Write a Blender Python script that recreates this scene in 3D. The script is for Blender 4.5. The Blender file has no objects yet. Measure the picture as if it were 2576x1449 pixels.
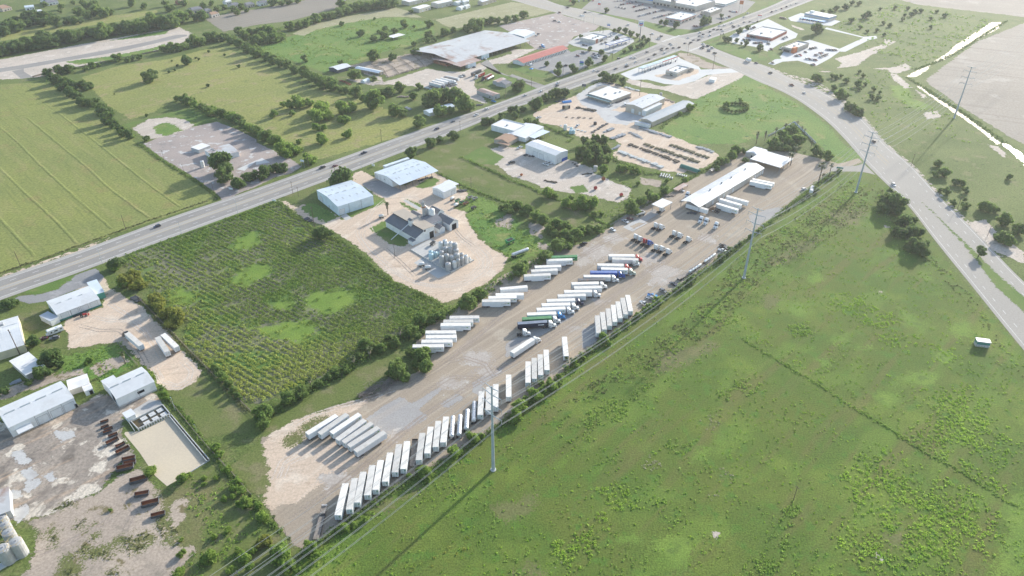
import bpy,bmesh,math,random
import numpy as np
from mathutils import Vector,Matrix
R=math.radians
rnd=random.Random(7)
nrs=np.random.RandomState(11)
sc=bpy.context.scene
col=sc.collection

# ------------------------------------------------------------------ camera
FPX,PITCH,CAMH=1826.5,R(33.357),235.8
cam=bpy.data.cameras.new('camera');camo=bpy.data.objects.new('camera',cam);col.objects.link(camo)
cam.sensor_width=36.0;cam.lens=36.0*FPX/2576.0;cam.clip_start=1.0;cam.clip_end=20000
camo.location=(0,0,CAMH);camo.rotation_euler=(math.pi/2-PITCH,0,0)
sc.camera=camo
# ------------------------------------------------------------------ sky, sun, exposure
SUN_EL,SUN_DIR=R(19.3),Vector((0.63,0.777,0)).normalized()
wd=bpy.data.worlds.new('World');sc.world=wd;wd.use_nodes=True
wn=wd.node_tree.nodes;wl=wd.node_tree.links
sky=wn.new('ShaderNodeTexSky');sky.sky_type='NISHITA';sky.sun_disc=False
sky.sun_elevation=SUN_EL;sky.sun_rotation=math.atan2(SUN_DIR.x,SUN_DIR.y)
sky.air_density=1.0;sky.dust_density=1.0;sky.ozone_density=1.0
bg=wn['Background'];wl.new(sky.outputs[0],bg.inputs[0]);bg.inputs[1].default_value=0.15
sun=bpy.data.lights.new('sun','SUN');sun.energy=4.0;sun.angle=R(0.9);sun.color=(1.0,0.955,0.88)
suno=bpy.data.objects.new('sun',sun);col.objects.link(suno)
sd_=Vector((SUN_DIR.x*math.cos(SUN_EL),SUN_DIR.y*math.cos(SUN_EL),math.sin(SUN_EL)))
suno.rotation_euler=sd_.to_track_quat('Z','Y').to_euler();suno.location=(300,600,300)
sc.view_settings.view_transform='Standard';sc.view_settings.look='None'
sc.view_settings.exposure=0.97;sc.view_settings.gamma=1.0;sc.view_settings.use_curve_mapping=False
sc.render.engine='CYCLES'
sc.cycles.use_denoising=True;sc.cycles.max_bounces=5;sc.cycles.diffuse_bounces=2;sc.cycles.glossy_bounces=2
sc.cycles.transparent_max_bounces=12;sc.cycles.volume_bounces=0;sc.cycles.caustics_reflective=False;sc.cycles.caustics_refractive=False

# ------------------------------------------------------------------ survey: picture coordinate -> point of the ground plan
SP,CP=math.sin(PITCH),math.cos(PITCH)
def full(p):
    """(x, y) in the 2576-wide picture, or (tile, x, y) in one of its sixteen enlarged tiles"""
    if len(p)==2:return p
    t,x,y=p
    return ((t%10)*644+x/4.0,(t//10)*362.25+y/4.0)
def at(p,z=0.0):
    x,y=full(p);x-=1288;y=724.5-y
    d=(x,FPX*CP+y*SP,-FPX*SP+y*CP)
    k=(z-CAMH)/d[2]
    return Vector((d[0]*k,d[1]*k,z))
def mpp(v):
    """metres per picture unit at world point v"""
    return (v.y*CP+(CAMH-v.z)*SP)/FPX

# ------------------------------------------------------------------ materials
def new_mat(name):
    m=bpy.data.materials.new(name);m.use_nodes=True
    nt=m.node_tree;return m,nt,nt.nodes['Principled BSDF'],nt.nodes['Material Output']
def nd(nt,typ,**kw):
    n=nt.nodes.new(typ)
    for k,v in kw.items():
        if k.startswith('i_'):n.inputs[k[2:].replace('_',' ')].default_value=v
        else:setattr(n,k,v)
    return n
def rgba(c):return (c[0],c[1],c[2],1.0)
def mixc(nt,fac,a,b,mode='MIX'):
    n=nt.nodes.new('ShaderNodeMix');n.data_type='RGBA';n.blend_type=mode
    for sock,v in ((0,fac),(6,a),(7,b)):
        if isinstance(v,(int,float)):n.inputs[sock].default_value=v
        elif isinstance(v,tuple):n.inputs[sock].default_value=rgba(v)
        else:nt.links.new(v,n.inputs[sock])
    return n.outputs[2]
def ramp(nt,v,lo,hi,a=0.0,b=1.0):
    n=nt.nodes.new('ShaderNodeMapRange');n.interpolation_type='SMOOTHSTEP'
    nt.links.new(v,n.inputs[0])
    n.inputs[1].default_value=lo;n.inputs[2].default_value=hi;n.inputs[3].default_value=a;n.inputs[4].default_value=b
    return n.outputs[0]
def noise(nt,vec,scale,detail=4,rough=0.55,dist=0.0):
    n=nd(nt,'ShaderNodeTexNoise');n.inputs['Scale'].default_value=scale;n.inputs['Detail'].default_value=detail
    n.inputs['Roughness'].default_value=rough;n.inputs['Distortion'].default_value=dist
    nt.links.new(vec,n.inputs['Vector']);return n.outputs[0]
def turned(nt,vec,ang,sx,sy):
    a=nd(nt,'ShaderNodeMapping');a.inputs['Rotation'].default_value=(0,0,-ang);nt.links.new(vec,a.inputs['Vector'])
    b=nd(nt,'ShaderNodeMapping');b.inputs['Scale'].default_value=(sx,sy,1);nt.links.new(a.outputs[0],b.inputs['Vector'])
    return b.outputs[0]
M={}
def gmat(name,a,b,c=None,s1=0.03,s2=0.15,cr=(0.55,0.66),d=None,s3=0.5,dr=(0.58,0.68),streak=None,grain=0.25,
         gs=1.2,rag=1.5,rs=0.25,soft=0.8,rough=0.95,bump=0.0,edge=True,spec=0.15,streak2=None):
    """ground cover: a/b blended by broad noise, patches of c and d, streaks along a direction, grain; ragged transparent edge"""
    m,nt,bs,out=new_mat(name)
    pos=nd(nt,'ShaderNodeNewGeometry').outputs['Position']
    co=mixc(nt,ramp(nt,noise(nt,pos,s1,5),0.35,0.65),a,b)
    if c:co=mixc(nt,ramp(nt,noise(nt,pos,s2,6,0.6),*cr),co,c)
    if d:co=mixc(nt,ramp(nt,noise(nt,pos,s3,5,0.65),*dr),co,d)
    for st in (streak,streak2):
        if st:
            ang,sx,sy,scol,fac=st
            f=ramp(nt,noise(nt,turned(nt,pos,ang,sx,sy),1.0,3,0.5,0.3),0.52,0.68,0.0,fac)
            co=mixc(nt,f,co,scol)
    if grain:
        g=noise(nt,pos,gs,3,0.7)
        f=ramp(nt,g,0.25,0.75,1.0-grain,1.0+grain)
        cc=nd(nt,'ShaderNodeCombineColor')
        for i in range(3):nt.links.new(f,cc.inputs[i])
        co=mixc(nt,1.0,co,cc.outputs[0],'MULTIPLY')
    nt.links.new(co,bs.inputs['Base Color'])
    bs.inputs['Roughness'].default_value=rough;bs.inputs['Specular IOR Level'].default_value=spec
    if bump:
        bn=nd(nt,'ShaderNodeBump');bn.inputs['Strength'].default_value=1.0;bn.inputs['Distance'].default_value=bump
        nt.links.new(noise(nt,pos,gs,4,0.7),bn.inputs['Height']);nt.links.new(bn.outputs[0],bs.inputs['Normal'])
    if edge:
        at_=nd(nt,'ShaderNodeAttribute',attribute_name='sd')
        n1=noise(nt,pos,rs,5,0.65)
        mm=nd(nt,'ShaderNodeMath',operation='MULTIPLY_ADD');nt.links.new(n1,mm.inputs[0])
        mm.inputs[1].default_value=rag*4;mm.inputs[2].default_value=-rag*2
        m2=nd(nt,'ShaderNodeMath',operation='MULTIPLY_ADD');nt.links.new(noise(nt,pos,1.1,3,0.75),m2.inputs[0]);m2.inputs[1].default_value=soft*3.6;m2.inputs[2].default_value=-soft*1.8
        ad=nd(nt,'ShaderNodeMath',operation='ADD');nt.links.new(at_.outputs['Fac'],ad.inputs[0]);nt.links.new(mm.outputs[0],ad.inputs[1])
        a3=nd(nt,'ShaderNodeMath',operation='ADD');nt.links.new(ad.outputs[0],a3.inputs[0]);nt.links.new(m2.outputs[0],a3.inputs[1])
        nt.links.new(ramp(nt,a3.outputs[0],-0.1,0.1),bs.inputs['Alpha'])
    M[name]=m;return m
def pmat(name,c,rough=0.6,var=0.12,scale=0.6,metal=0.0,spec=0.4,dirt=None,dfac=0.5,ds=0.25,objvar=0.0,streak=0.0):
    """painted / built surface: colour with slight unevenness, optional dirt patches, optional difference from copy to copy"""
    m,nt,bs,out=new_mat(name)
    tc=nd(nt,'ShaderNodeTexCoord').outputs['Object']
    f=ramp(nt,noise(nt,tc,scale,5,0.6),0.3,0.7,0.0,1.0)
    co=mixc(nt,f,tuple(x*(1-var) for x in c),tuple(min(1,x*(1+var*0.6)) for x in c))
    if dirt:
        co=mixc(nt,ramp(nt,noise(nt,tc,ds,6,0.65),0.5,0.7,0,dfac),co,dirt)
    if objvar:
        oi=nd(nt,'ShaderNodeObjectInfo').outputs['Random']
        f2=ramp(nt,oi,0,1,1-objvar,1+objvar*0.5)
        cc=nd(nt,'ShaderNodeCombineColor')
        for i in range(3):nt.links.new(f2,cc.inputs[i])
        co=mixc(nt,1.0,co,cc.outputs[0],'MULTIPLY')
    nt.links.new(co,bs.inputs['Base Color'])
    bs.inputs['Roughness'].default_value=rough;bs.inputs['Metallic'].default_value=metal;bs.inputs['Specular IOR Level'].default_value=spec
    M[name]=m;return m
def leafmat(name,a,b,c,trans=0.3):
    """foliage: colour by leaf (attribute lf) and by plant, part of the light passes through"""
    m,nt,bs,out=new_mat(name)
    lf=nd(nt,'ShaderNodeAttribute',attribute_name='lf').outputs['Fac']
    oi=nd(nt,'ShaderNodeObjectInfo').outputs['Random']
    co=mixc(nt,lf,a,b)
    co=mixc(nt,ramp(nt,oi,0.2,1.0,0.0,0.55),co,c)
    nt.links.new(co,bs.inputs['Base Color']);bs.inputs['Roughness'].default_value=0.65;bs.inputs['Specular IOR Level'].default_value=0.15
    tr=nd(nt,'ShaderNodeBsdfTranslucent');nt.links.new(co,tr.inputs[0])
    mx=nd(nt,'ShaderNodeMixShader');mx.inputs[0].default_value=trans
    nt.links.new(bs.outputs[0],mx.inputs[1]);nt.links.new(tr.outputs[0],mx.inputs[2]);nt.links.new(mx.outputs[0],out.inputs[0])
    M[name]=m;return m

# ------------------------------------------------------------------ mesh and object helpers
class MB:
    """collects faces, builds one mesh object"""
    def __init__(s):s.v=[];s.f=[];s.m=[]
    def face(s,pts,m=0):
        i=len(s.v);s.v+=[tuple(p) for p in pts];s.f.append(tuple(range(i,i+len(pts))));s.m.append(m);return s
    def box(s,x0,x1,y0,y1,z0,z1,m=0,top=None,bottom=True,tx=0,ty=0):
        i=len(s.v)
        s.v+=[(x0,y0,z0),(x1,y0,z0),(x1,y1,z0),(x0,y1,z0),(x0+tx,y0+ty,z1),(x1-tx,y0+ty,z1),(x1-tx,y1-ty,z1),(x0+tx,y1-ty,z1)]
        fs=[(0,1,5,4),(1,2,6,5),(2,3,7,6),(3,0,4,7),(4,5,6,7)]+([(3,2,1,0)] if bottom else [])
        for k,f in enumerate(fs):s.f.append(tuple(i+j for j in f));s.m.append(top if (k==4 and top is not None) else m)
        return s
    def prism(s,prof,x0,x1,m=0,axis='x',caps=True,mtop=None):
        """profile of (u, z) points swept along x (or y)"""
        n=len(prof);i=len(s.v)
        for xx in (x0,x1):
            for (u,z) in prof:s.v.append((xx,u,z) if axis=='x' else (u,xx,z))
        for k in range(n):
            j=(k+1)%n;s.f.append((i+k,i+j,i+n+j,i+n+k));s.m.append(m)
        if caps:
            s.f.append(tuple(i+k for k in range(n))[::-1]);s.m.append(m);s.f.append(tuple(i+n+k for k in range(n)));s.m.append(m)
        return s
    def cyl(s,p0,p1,r0,r1=None,n=10,m=0,caps=True):
        r1=r0 if r1 is None else r1
        p0=Vector(p0);p1=Vector(p1);d=(p1-p0).normalized()
        a=d.orthogonal().normalized();b=d.cross(a);i=len(s.v)
        for p,r in ((p0,r0),(p1,r1)):
            for k in range(n):
                t=2*math.pi*k/n;s.v.append(tuple(p+(a*math.cos(t)+b*math.sin(t))*r))
        for k in range(n):
            j=(k+1)%n;s.f.append((i+k,i+j,i+n+j,i+n+k));s.m.append(m)
        if caps:
            s.f.append(tuple(i+k for k in range(n))[::-1]);s.m.append(m);s.f.append(tuple(i+n+k for k in range(n)));s.m.append(m)
        return s
    def lathe(s,prof,n=14,m=0,o=(0,0,0)):
        """profile of (radius, z) about the z axis"""
        i=len(s.v);L=len(prof)
        for (r,z) in prof:
            for k in range(n):
                t=2*math.pi*k/n;s.v.append((o[0]+r*math.cos(t),o[1]+r*math.sin(t),o[2]+z))
        for q in range(L-1):
            for k in range(n):
                j=(k+1)%n;s.f.append((i+q*n+k,i+q*n+j,i+(q+1)*n+j,i+(q+1)*n+k));s.m.append(m)
        return s
    def build(s,name,mats,parent=None,smooth=False):
        me=bpy.data.meshes.new(name);me.from_pydata(s.v,[],s.f)
        for mt in (mats if isinstance(mats,(list,tuple)) else [mats]):me.materials.append(M[mt] if isinstance(mt,str) else mt)
        me.polygons.foreach_set('material_index',s.m)
        if smooth:me.polygons.foreach_set('use_smooth',[True]*len(s.f))
        me.update()
        o=bpy.data.objects.new(name,me);col.objects.link(o)
        if parent:o.parent=parent
        return o
def tag(o,label=None,cat=None,group=None,kind=None):
    if label:o['label']=label
    if cat:o['category']=cat
    if group:o['group']=group
    if kind:o['kind']=kind
    return o
def empty(name,loc=(0,0,0),rz=0.0,label=None,cat=None,group=None):
    o=bpy.data.objects.new(name,None);col.objects.link(o);o.location=loc;o.rotation_euler=(0,0,rz);o.empty_display_size=0.5
    return tag(o,label,cat,group)
def copy_tree(o,parent=None):
    c=o.copy();col.objects.link(c)
    if parent:c.parent=parent
    for ch in o.children:copy_tree(ch,c)
    return c
USED=set()
def spawn(proto,loc,rz,label,group=None,scale=None,cat=None):
    """first use moves the model itself, later uses copy it and its parts"""
    if proto.name not in USED:USED.add(proto.name);o=proto
    else:
        o=copy_tree(proto)
        for k in ('group',):
            if k in o:del o[k]
    o.location=loc;o.rotation_euler=(0,0,rz)
    if scale is not None:o.scale=scale if isinstance(scale,(tuple,list)) else (scale,)*3
    return tag(o,label,cat,group)
def npmesh(name,V,F,mats,attrs=None,parent=None,fattr=None):
    """mesh from arrays: V (n,3), F (m,k) all faces of one size"""
    me=bpy.data.meshes.new(name);n,k=F.shape
    me.vertices.add(len(V));me.vertices.foreach_set('co',np.ascontiguousarray(V,np.float32).ravel())
    me.loops.add(n*k);me.loops.foreach_set('vertex_index',np.ascontiguousarray(F,np.int32).ravel())
    me.polygons.add(n);me.polygons.foreach_set('loop_start',np.arange(0,n*k,k,dtype=np.int32))
    for nm,a in (attrs or {}).items():
        t=me.attributes.new(nm,'FLOAT','POINT');t.data.foreach_set('value',np.ascontiguousarray(a,np.float32))
    for nm,a in (fattr or {}).items():
        t=me.attributes.new(nm,'FLOAT','FACE');t.data.foreach_set('value',np.ascontiguousarray(a,np.float32))
    me.update(calc_edges=True)
    for mt in (mats if isinstance(mats,(list,tuple)) else [mats]):me.materials.append(M[mt])
    o=bpy.data.objects.new(name,me);col.objects.link(o)
    if parent:o.parent=parent
    return o
def poly_sd(X,Y,P):
    """signed distance (inside positive) of points to polygon"""
    P=np.asarray(P,float);n=len(P);d2=np.full(X.shape,1e18);ins=np.zeros(X.shape,bool)
    for i in range(n):
        ax,ay=P[i];bx,by=P[(i+1)%n];ex,ey=bx-ax,by-ay
        t=np.clip(((X-ax)*ex+(Y-ay)*ey)/(ex*ex+ey*ey+1e-12),0,1)
        d2=np.minimum(d2,(X-ax-t*ex)**2+(Y-ay-t*ey)**2)
        c=((ay>Y)!=(by>Y))&(X<(bx-ax)*(Y-ay)/(by-ay+1e-12)+ax);ins ^= c
    d=np.sqrt(d2);return np.where(ins,d,-d)
LAYER=0.003
ZC=[0]
def lift(layer):
    ZC[0]+=1;return layer*LAYER+ZC[0]*0.00003
def zone(name,mat,pts,layer,res=2.0,pad=4.0,kind='structure',holes=(),**kw):
    """a ground cover laid over an outline, on a grid that knows its distance to the edge"""
    P=[at(p)[:2] for p in pts];A=np.array(P);x0,y0=A.min(0)-pad;x1,y1=A.max(0)+pad
    nx,ny=int((x1-x0)/res)+2,int((y1-y0)/res)+2
    X,Y=np.meshgrid(x0+np.arange(nx)*res,y0+np.arange(ny)*res)
    S=poly_sd(X,Y,P)
    for h in holes:S=np.minimum(S,-poly_sd(X,Y,[at(p)[:2] for p in h]))
    keep=S>-pad;idx=np.arange(nx*ny).reshape(ny,nx)
    q=keep[:-1,:-1]&keep[1:,:-1]&keep[:-1,1:]&keep[1:,1:]
    F=np.stack([idx[:-1,:-1][q],idx[:-1,1:][q],idx[1:,1:][q],idx[1:,:-1][q]],1)
    used=np.unique(F);mp=np.zeros(nx*ny,int);mp[used]=np.arange(len(used))
    V=np.stack([X.ravel()[used],Y.ravel()[used],np.full(len(used),lift(layer))],1)
    o=npmesh(name,V,mp[F],mat,{'sd':S.ravel()[used]});tag(o,kind=kind,**kw);return o
def sheet(name,mat,pts,layer,kind='structure',parent=None,**kw):
    """hard-edged paving"""
    z=lift(layer);mb=MB();mb.face([Vector((*at(p)[:2],z)) for p in pts])
    o=mb.build(name,mat,parent)
    if o.data.polygons[0].normal.z<0:o.data.flip_normals()
    if not parent:tag(o,kind=kind,**kw)
    return o
def resample(pts,n):
    P=np.array([p[:2] for p in pts],float);s=np.r_[0,np.cumsum(np.hypot(*np.diff(P,axis=0).T))]
    t=np.linspace(0,s[-1],n);return np.stack([np.interp(t,s,P[:,0]),np.interp(t,s,P[:,1])],1)
def smooth_line(L,k=5):
    for _ in range(k):L[1:-1]=(L[:-2]+2*L[1:-1]+L[2:])/4
    return L
# ------------------------------------------------------------------ ground materials
def heading(p,q):
    d=at(q)-at(p);return math.atan2(d.y,d.x)
A_HW=heading((0,710),(1200,290));A_YD=heading((900,1240),(1900,560));A_HAY=heading((10,200,0),(10,1120,850));A_ROW=heading((10,1640,1120),(10,2300,1449))
gmat('scrub_grass',(0.104,0.143,0.036),(0.145,0.180,0.052),(0.172,0.180,0.071),d=(0.062,0.100,0.027),s1=0.02,s2=0.07,s3=0.22,grain=0.4,gs=0.9,edge=False,bump=0.2)
gmat('hay_grass',(0.233,0.251,0.072),(0.199,0.223,0.069),(0.238,0.219,0.078),d=(0.148,0.181,0.053),s1=0.012,s2=0.05,s3=0.16,dr=(0.54,0.72),grain=0.3,gs=0.6,streak=(A_HAY,0.012,0.5,(0.159,0.186,0.058),0.6),streak2=(A_HAY,0.03,0.12,(0.267,0.255,0.097),0.5),bump=0.15)
gmat('pasture_grass',(0.257,0.263,0.078),(0.216,0.236,0.070),(0.292,0.251,0.117),d=(0.153,0.186,0.053),s1=0.012,s2=0.05,s3=0.11,dr=(0.56,0.72),grain=0.3,gs=0.5,bump=0.2,rag=3,streak=(A_HW,0.01,0.12,(0.292,0.251,0.117),0.4))
gmat('lush_grass',(0.109,0.201,0.040),(0.150,0.222,0.049),(0.208,0.232,0.071),d=(0.068,0.132,0.036),s1=0.02,s2=0.05,s3=0.12,grain=0.35,gs=0.7,bump=0.2,rag=4)
gmat('meadow_grass',(0.091,0.147,0.025),(0.119,0.153,0.030),(0.154,0.209,0.036),d=(0.090,0.169,0.027),s1=0.03,s2=0.022,s3=0.13,cr=(0.5,0.68),dr=(0.52,0.66),grain=0.42,gs=1.4,bump=0.12,rag=3,streak=(A_YD,0.012,0.12,(0.154,0.139,0.050),0.55),streak2=(A_YD,0.03,0.07,(0.138,0.214,0.035),0.6))
gmat('bright_grass',(0.137,0.219,0.038),(0.173,0.250,0.045),(0.116,0.173,0.036),d=(0.100,0.168,0.032),s1=0.08,s2=0.12,s3=0.4,grain=0.35,gs=1.5,rag=6,rs=0.12,soft=6,bump=0.12,streak=(A_ROW,0.02,0.4,(0.179,0.265,0.045),0.5))
gmat('brown_grass',(0.182,0.171,0.075),(0.143,0.154,0.055),(0.110,0.154,0.045),s1=0.08,s2=0.2,grain=0.35,gs=1.2,rag=6,rs=0.08,soft=6,bump=0.1)
gmat('dry_lawn',(0.122,0.157,0.041),(0.149,0.167,0.055),(0.196,0.184,0.088),d=(0.085,0.130,0.033),s1=0.04,s2=0.08,s3=0.2,cr=(0.5,0.66),grain=0.3,gs=1.2,rag=2.5,soft=2)
gmat('mown_grass',(0.104,0.174,0.037),(0.129,0.190,0.045),(0.166,0.190,0.067),s1=0.05,s2=0.1,grain=0.22,gs=1.2,rag=1.6,soft=1.5)
gmat('tan_hay',(0.34,0.32,0.19),(0.29,0.28,0.155),(0.36,0.33,0.22),s1=0.02,s2=0.1,grain=0.18,gs=0.4,rag=2.5,streak=(A_HW-0.05,0.01,0.16,(0.24,0.24,0.13),0.6))
gmat('ploughed_soil',(0.27,0.24,0.195),(0.24,0.215,0.175),None,s1=0.01,grain=0.15,gs=0.6,rag=2,streak=(A_HW,0.006,0.25,(0.21,0.185,0.15),0.6))
gmat('fallow_soil',(0.351,0.308,0.255),(0.304,0.267,0.220),(0.399,0.359,0.308),d=(0.228,0.193,0.158),s1=0.008,s2=0.03,s3=0.06,dr=(0.64,0.75),grain=0.18,gs=0.5,rag=2,streak=(heading((2300,200),(2576,420))+1.2,0.006,0.2,(0.247,0.212,0.176),0.6))
gmat('caliche',(0.592,0.465,0.349),(0.541,0.426,0.321),(0.632,0.529,0.419),d=(0.459,0.353,0.260),s1=0.03,s2=0.06,s3=0.15,grain=0.16,gs=1.0,rag=2.2,rs=0.2,streak=(A_HW+0.3,0.02,0.35,(0.663,0.559,0.446),0.5),streak2=(A_HW-0.6,0.03,0.4,(0.439,0.343,0.260),0.5))
gmat('pale_caliche',(0.524,0.446,0.369),(0.456,0.395,0.329),(0.601,0.536,0.459),d=(0.320,0.291,0.243),s1=0.04,s2=0.08,s3=0.22,grain=0.22,gs=1.0,rag=2.4,rs=0.2,streak=(A_HW+0.1,0.02,0.3,(0.601,0.536,0.468),0.5))
gmat('sand_film',(0.43,0.38,0.33),(0.4,0.35,0.3),(0.5,0.46,0.41),s1=0.1,s2=0.2,grain=0.15,gs=1.0,rag=5,rs=0.2,soft=5,streak=(A_YD,0.02,0.3,(0.34,0.29,0.25),0.6))
gmat('yard_gravel',(0.380,0.310,0.233),(0.336,0.278,0.212),(0.402,0.342,0.265),d=(0.275,0.226,0.172),s1=0.015,s2=0.05,s3=0.2,dr=(0.6,0.75),grain=0.16,gs=1.3,rag=1.0,soft=0.6,streak=(A_YD,0.006,0.3,(0.462,0.383,0.293),0.55),streak2=(A_YD+0.05,0.012,0.45,(0.281,0.231,0.181),0.6))
gmat('old_slab',(0.357,0.304,0.247),(0.284,0.242,0.201),(0.589,0.522,0.427),d=(0.178,0.152,0.126),s1=0.05,s2=0.07,s3=0.1,cr=(0.54,0.575),dr=(0.54,0.64),grain=0.3,gs=0.8,rag=1.8,soft=1.5,streak=(A_HW-0.05,0.03,0.3,(0.452,0.332,0.234),0.7),streak2=(A_HW+0.6,0.04,0.3,(0.210,0.180,0.151),0.6))
gmat('muddy_dirt',(0.431,0.354,0.277),(0.363,0.299,0.239),(0.245,0.212,0.168),d=(0.186,0.156,0.080),s1=0.04,s2=0.07,s3=0.1,cr=(0.52,0.68),dr=(0.57,0.63),grain=0.22,gs=1.0,rag=3,rs=0.12,soft=1.5)
gmat('worn_lot',(0.39,0.325,0.285),(0.335,0.285,0.255),(0.5,0.485,0.46),d=(0.27,0.24,0.22),s1=0.03,s2=0.12,s3=0.07,cr=(0.58,0.62),dr=(0.56,0.68),grain=0.15,gs=1.0,rag=0.8)
gmat('concrete',(0.5,0.49,0.46),(0.45,0.44,0.415),None,s1=0.06,grain=0.1,gs=1.5,edge=False,streak=(A_YD,0.02,0.3,(0.4,0.39,0.37),0.5))
gmat('new_concrete',(0.55,0.55,0.53),(0.6,0.59,0.56),None,s1=0.05,grain=0.07,gs=1.5,edge=False)
gmat('grey_patch',(0.335,0.318,0.3),(0.36,0.345,0.325),None,s1=0.1,grain=0.14,gs=1.2,rag=0.8,soft=0.8,streak=(A_YD,0.01,0.35,(0.385,0.345,0.305),0.7))
gmat('soft_concrete',(0.46,0.45,0.43),(0.5,0.49,0.465),(0.42,0.4,0.38),s1=0.05,s2=0.15,grain=0.12,gs=1.2,rag=2.0,rs=0.2,soft=1.0,streak=(A_HW,0.02,0.25,(0.55,0.53,0.5),0.5))
gmat('asphalt_old',(0.260,0.245,0.226),(0.296,0.280,0.254),None,s1=0.03,grain=0.1,gs=1.2,edge=False,streak=(A_HW,0.004,0.6,(0.343,0.325,0.296),0.6))
gmat('asphalt_lot',(0.25,0.245,0.24),(0.285,0.28,0.272),(0.34,0.33,0.32),s1=0.02,s2=0.1,grain=0.12,gs=1.0,rag=0.6,soft=0.5)
gmat('shoulder',(0.385,0.360,0.323),(0.359,0.335,0.304),None,s1=0.03,grain=0.1,gs=1.2,edge=False,streak=(A_HW,0.005,0.5,(0.437,0.410,0.370),0.5))
gmat('road_tan',(0.386,0.355,0.309),(0.360,0.332,0.290),None,s1=0.02,grain=0.1,gs=1.0,edge=False)
gmat('crop_soil',(0.185,0.178,0.117),(0.160,0.178,0.077),(0.110,0.184,0.041),s1=0.03,s2=0.05,cr=(0.48,0.6),grain=0.3,gs=1.2,rag=2,soft=2)
gmat('arena_sand',(0.577,0.490,0.360),(0.536,0.456,0.342),None,d=(0.371,0.323,0.252),s1=0.04,s3=0.05,dr=(0.58,0.7),grain=0.06,gs=1.0,edge=False)
gmat('pit_water',(0.1,0.075,0.035),(0.075,0.06,0.03),None,s1=0.2,grain=0.05,edge=False,rough=0.15,spec=0.5)
gmat('paint_white',(0.72,0.71,0.68),(0.6,0.59,0.57),None,s1=0.3,grain=0.2,gs=2.0,edge=False)
gmat('paint_yellow',(0.55,0.42,0.2),(0.5,0.4,0.24),None,s1=0.3,grain=0.2,gs=2.0,edge=False)
m,nt,bs,out=new_mat('ditch_water');bs.inputs['Base Color'].default_value=(0.16,0.17,0.15,1);bs.inputs['Roughness'].default_value=0.12;bs.inputs['Specular IOR Level'].default_value=0.9
w_=nd(nt,'ShaderNodeAttribute',attribute_name='sd');pos_=nd(nt,'ShaderNodeNewGeometry').outputs['Position']
ad_=nd(nt,'ShaderNodeMath',operation='MULTIPLY_ADD');nt.links.new(noise(nt,pos_,0.18,5,0.65),ad_.inputs[0]);ad_.inputs[1].default_value=9.0;ad_.inputs[2].default_value=-4.5
a2_=nd(nt,'ShaderNodeMath',operation='ADD');nt.links.new(w_.outputs['Fac'],a2_.inputs[0]);nt.links.new(ad_.outputs[0],a2_.inputs[1])
nt.links.new(ramp(nt,a2_.outputs[0],-0.4,0.4),bs.inputs['Alpha'])
bn_=nd(nt,'ShaderNodeBump');bn_.inputs['Distance'].default_value=0.05;nt.links.new(noise(nt,pos_,0.8,3),bn_.inputs['Height']);nt.links.new(bn_.outputs[0],bs.inputs['Normal'])
M['ditch_water']=m

# ------------------------------------------------------------------ ground sheet
gm=MB();gm.face([(-6000,-2500,-0.02),(6000,-2500,-0.02),(6000,9000,-0.02),(-6000,9000,-0.02)])
tag(gm.build('ground','scrub_grass'),kind='structure')

# ------------------------------------------------------------------ fields
zone('hay_field','hay_grass',[(-160,222),(0,212),(00,400,830),(00,620,870),(00,900,1060),(00,1180,1270),(00,1380,1449),(10,1640,180),(10,1850,310),(10,2160,520),(10,2140,580),(10,1500,790),(10,1000,960),(10,400,1170),(10,0,1310),(-160,740)],1,res=3)
zone('pasture','pasture_grass',[(205,195),(300,165),(420,150),(500,128),(560,118),(650,155),(760,215),(900,250),(1060,305),(1000,345),(800,402),(760,380),(700,345),(560,285),(450,245),(380,285),(330,300),(270,265)],1,res=3)
zone('weed_meadow','lush_grass',[(1,0,480),(1,400,350),(1,600,300),(1,1000,200),(1,1450,170),(1,1780,230),(1,1800,330),(1,1700,420),(1,1300,520),(1,1000,640),(1,850,650),(1,700,740),(1,450,640),(1,200,560)],1,res=4)
zone('ploughed_field','ploughed_soil',[(00,2060,190),(00,2400,110),(1,0,95),(1,500,0),(1,700,-80),(1,1000,-80),(1,820,80),(1,640,130),(1,350,210),(1,0,250),(00,2250,320)],1,res=4)
zone('mown_strip','tan_hay',[(1,370,340),(1,500,260),(1,850,180),(1,1400,75),(1,1530,110),(1,1680,180),(1,1500,170),(1,1300,170),(1,900,235),(1,600,300),(1,480,362)],2,res=3)
zone('stubble_field','tan_hay',[(1,1800,200),(1,2576,20),(2,0,20),(2,160,40),(2,440,110),(2,0,215),(1,2300,250),(1,2000,285),(1,1900,260)],2,res=4)
zone('stubble_field','tan_hay',[(00,0,345),(00,900,185),(00,1580,100),(00,1580,130),(00,1300,200),(00,850,270),(00,400,350),(00,0,415)],2,res=4).data.materials[0]=M['pasture_grass']
zone('fallow_field','fallow_soil',[(3,1585,800),(3,1700,715),(3,2100,420),(3,2560,235),(2720,20),(2760,500),(13,2576,0),(3,2450,1390),(3,2200,1230),(3,1950,1080),(3,1700,900),(3,1620,850)],1,res=5)
zone('fallow_field','fallow_soil',[(3,1250,-20),(3,1900,-60),(3,2700,-10),(3,2700,190),(3,2400,150),(3,1900,95),(3,1500,45)],1,res=6)
zone('graded_dirt','pale_caliche',[(-60,155),(00,0,600),(00,900,430),(00,1800,270),(00,1950,345),(00,1850,420),(00,1600,510),(00,1200,565),(00,800,680),(00,430,770),(00,220,790),(00,0,800),(-60,210)],1,res=3)
zone('green_verge','lush_grass',[(00,650,620),(00,1150,560),(00,1550,480),(00,1650,440),(00,1700,470),(00,1300,570),(00,800,650)],2,res=3)
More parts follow.
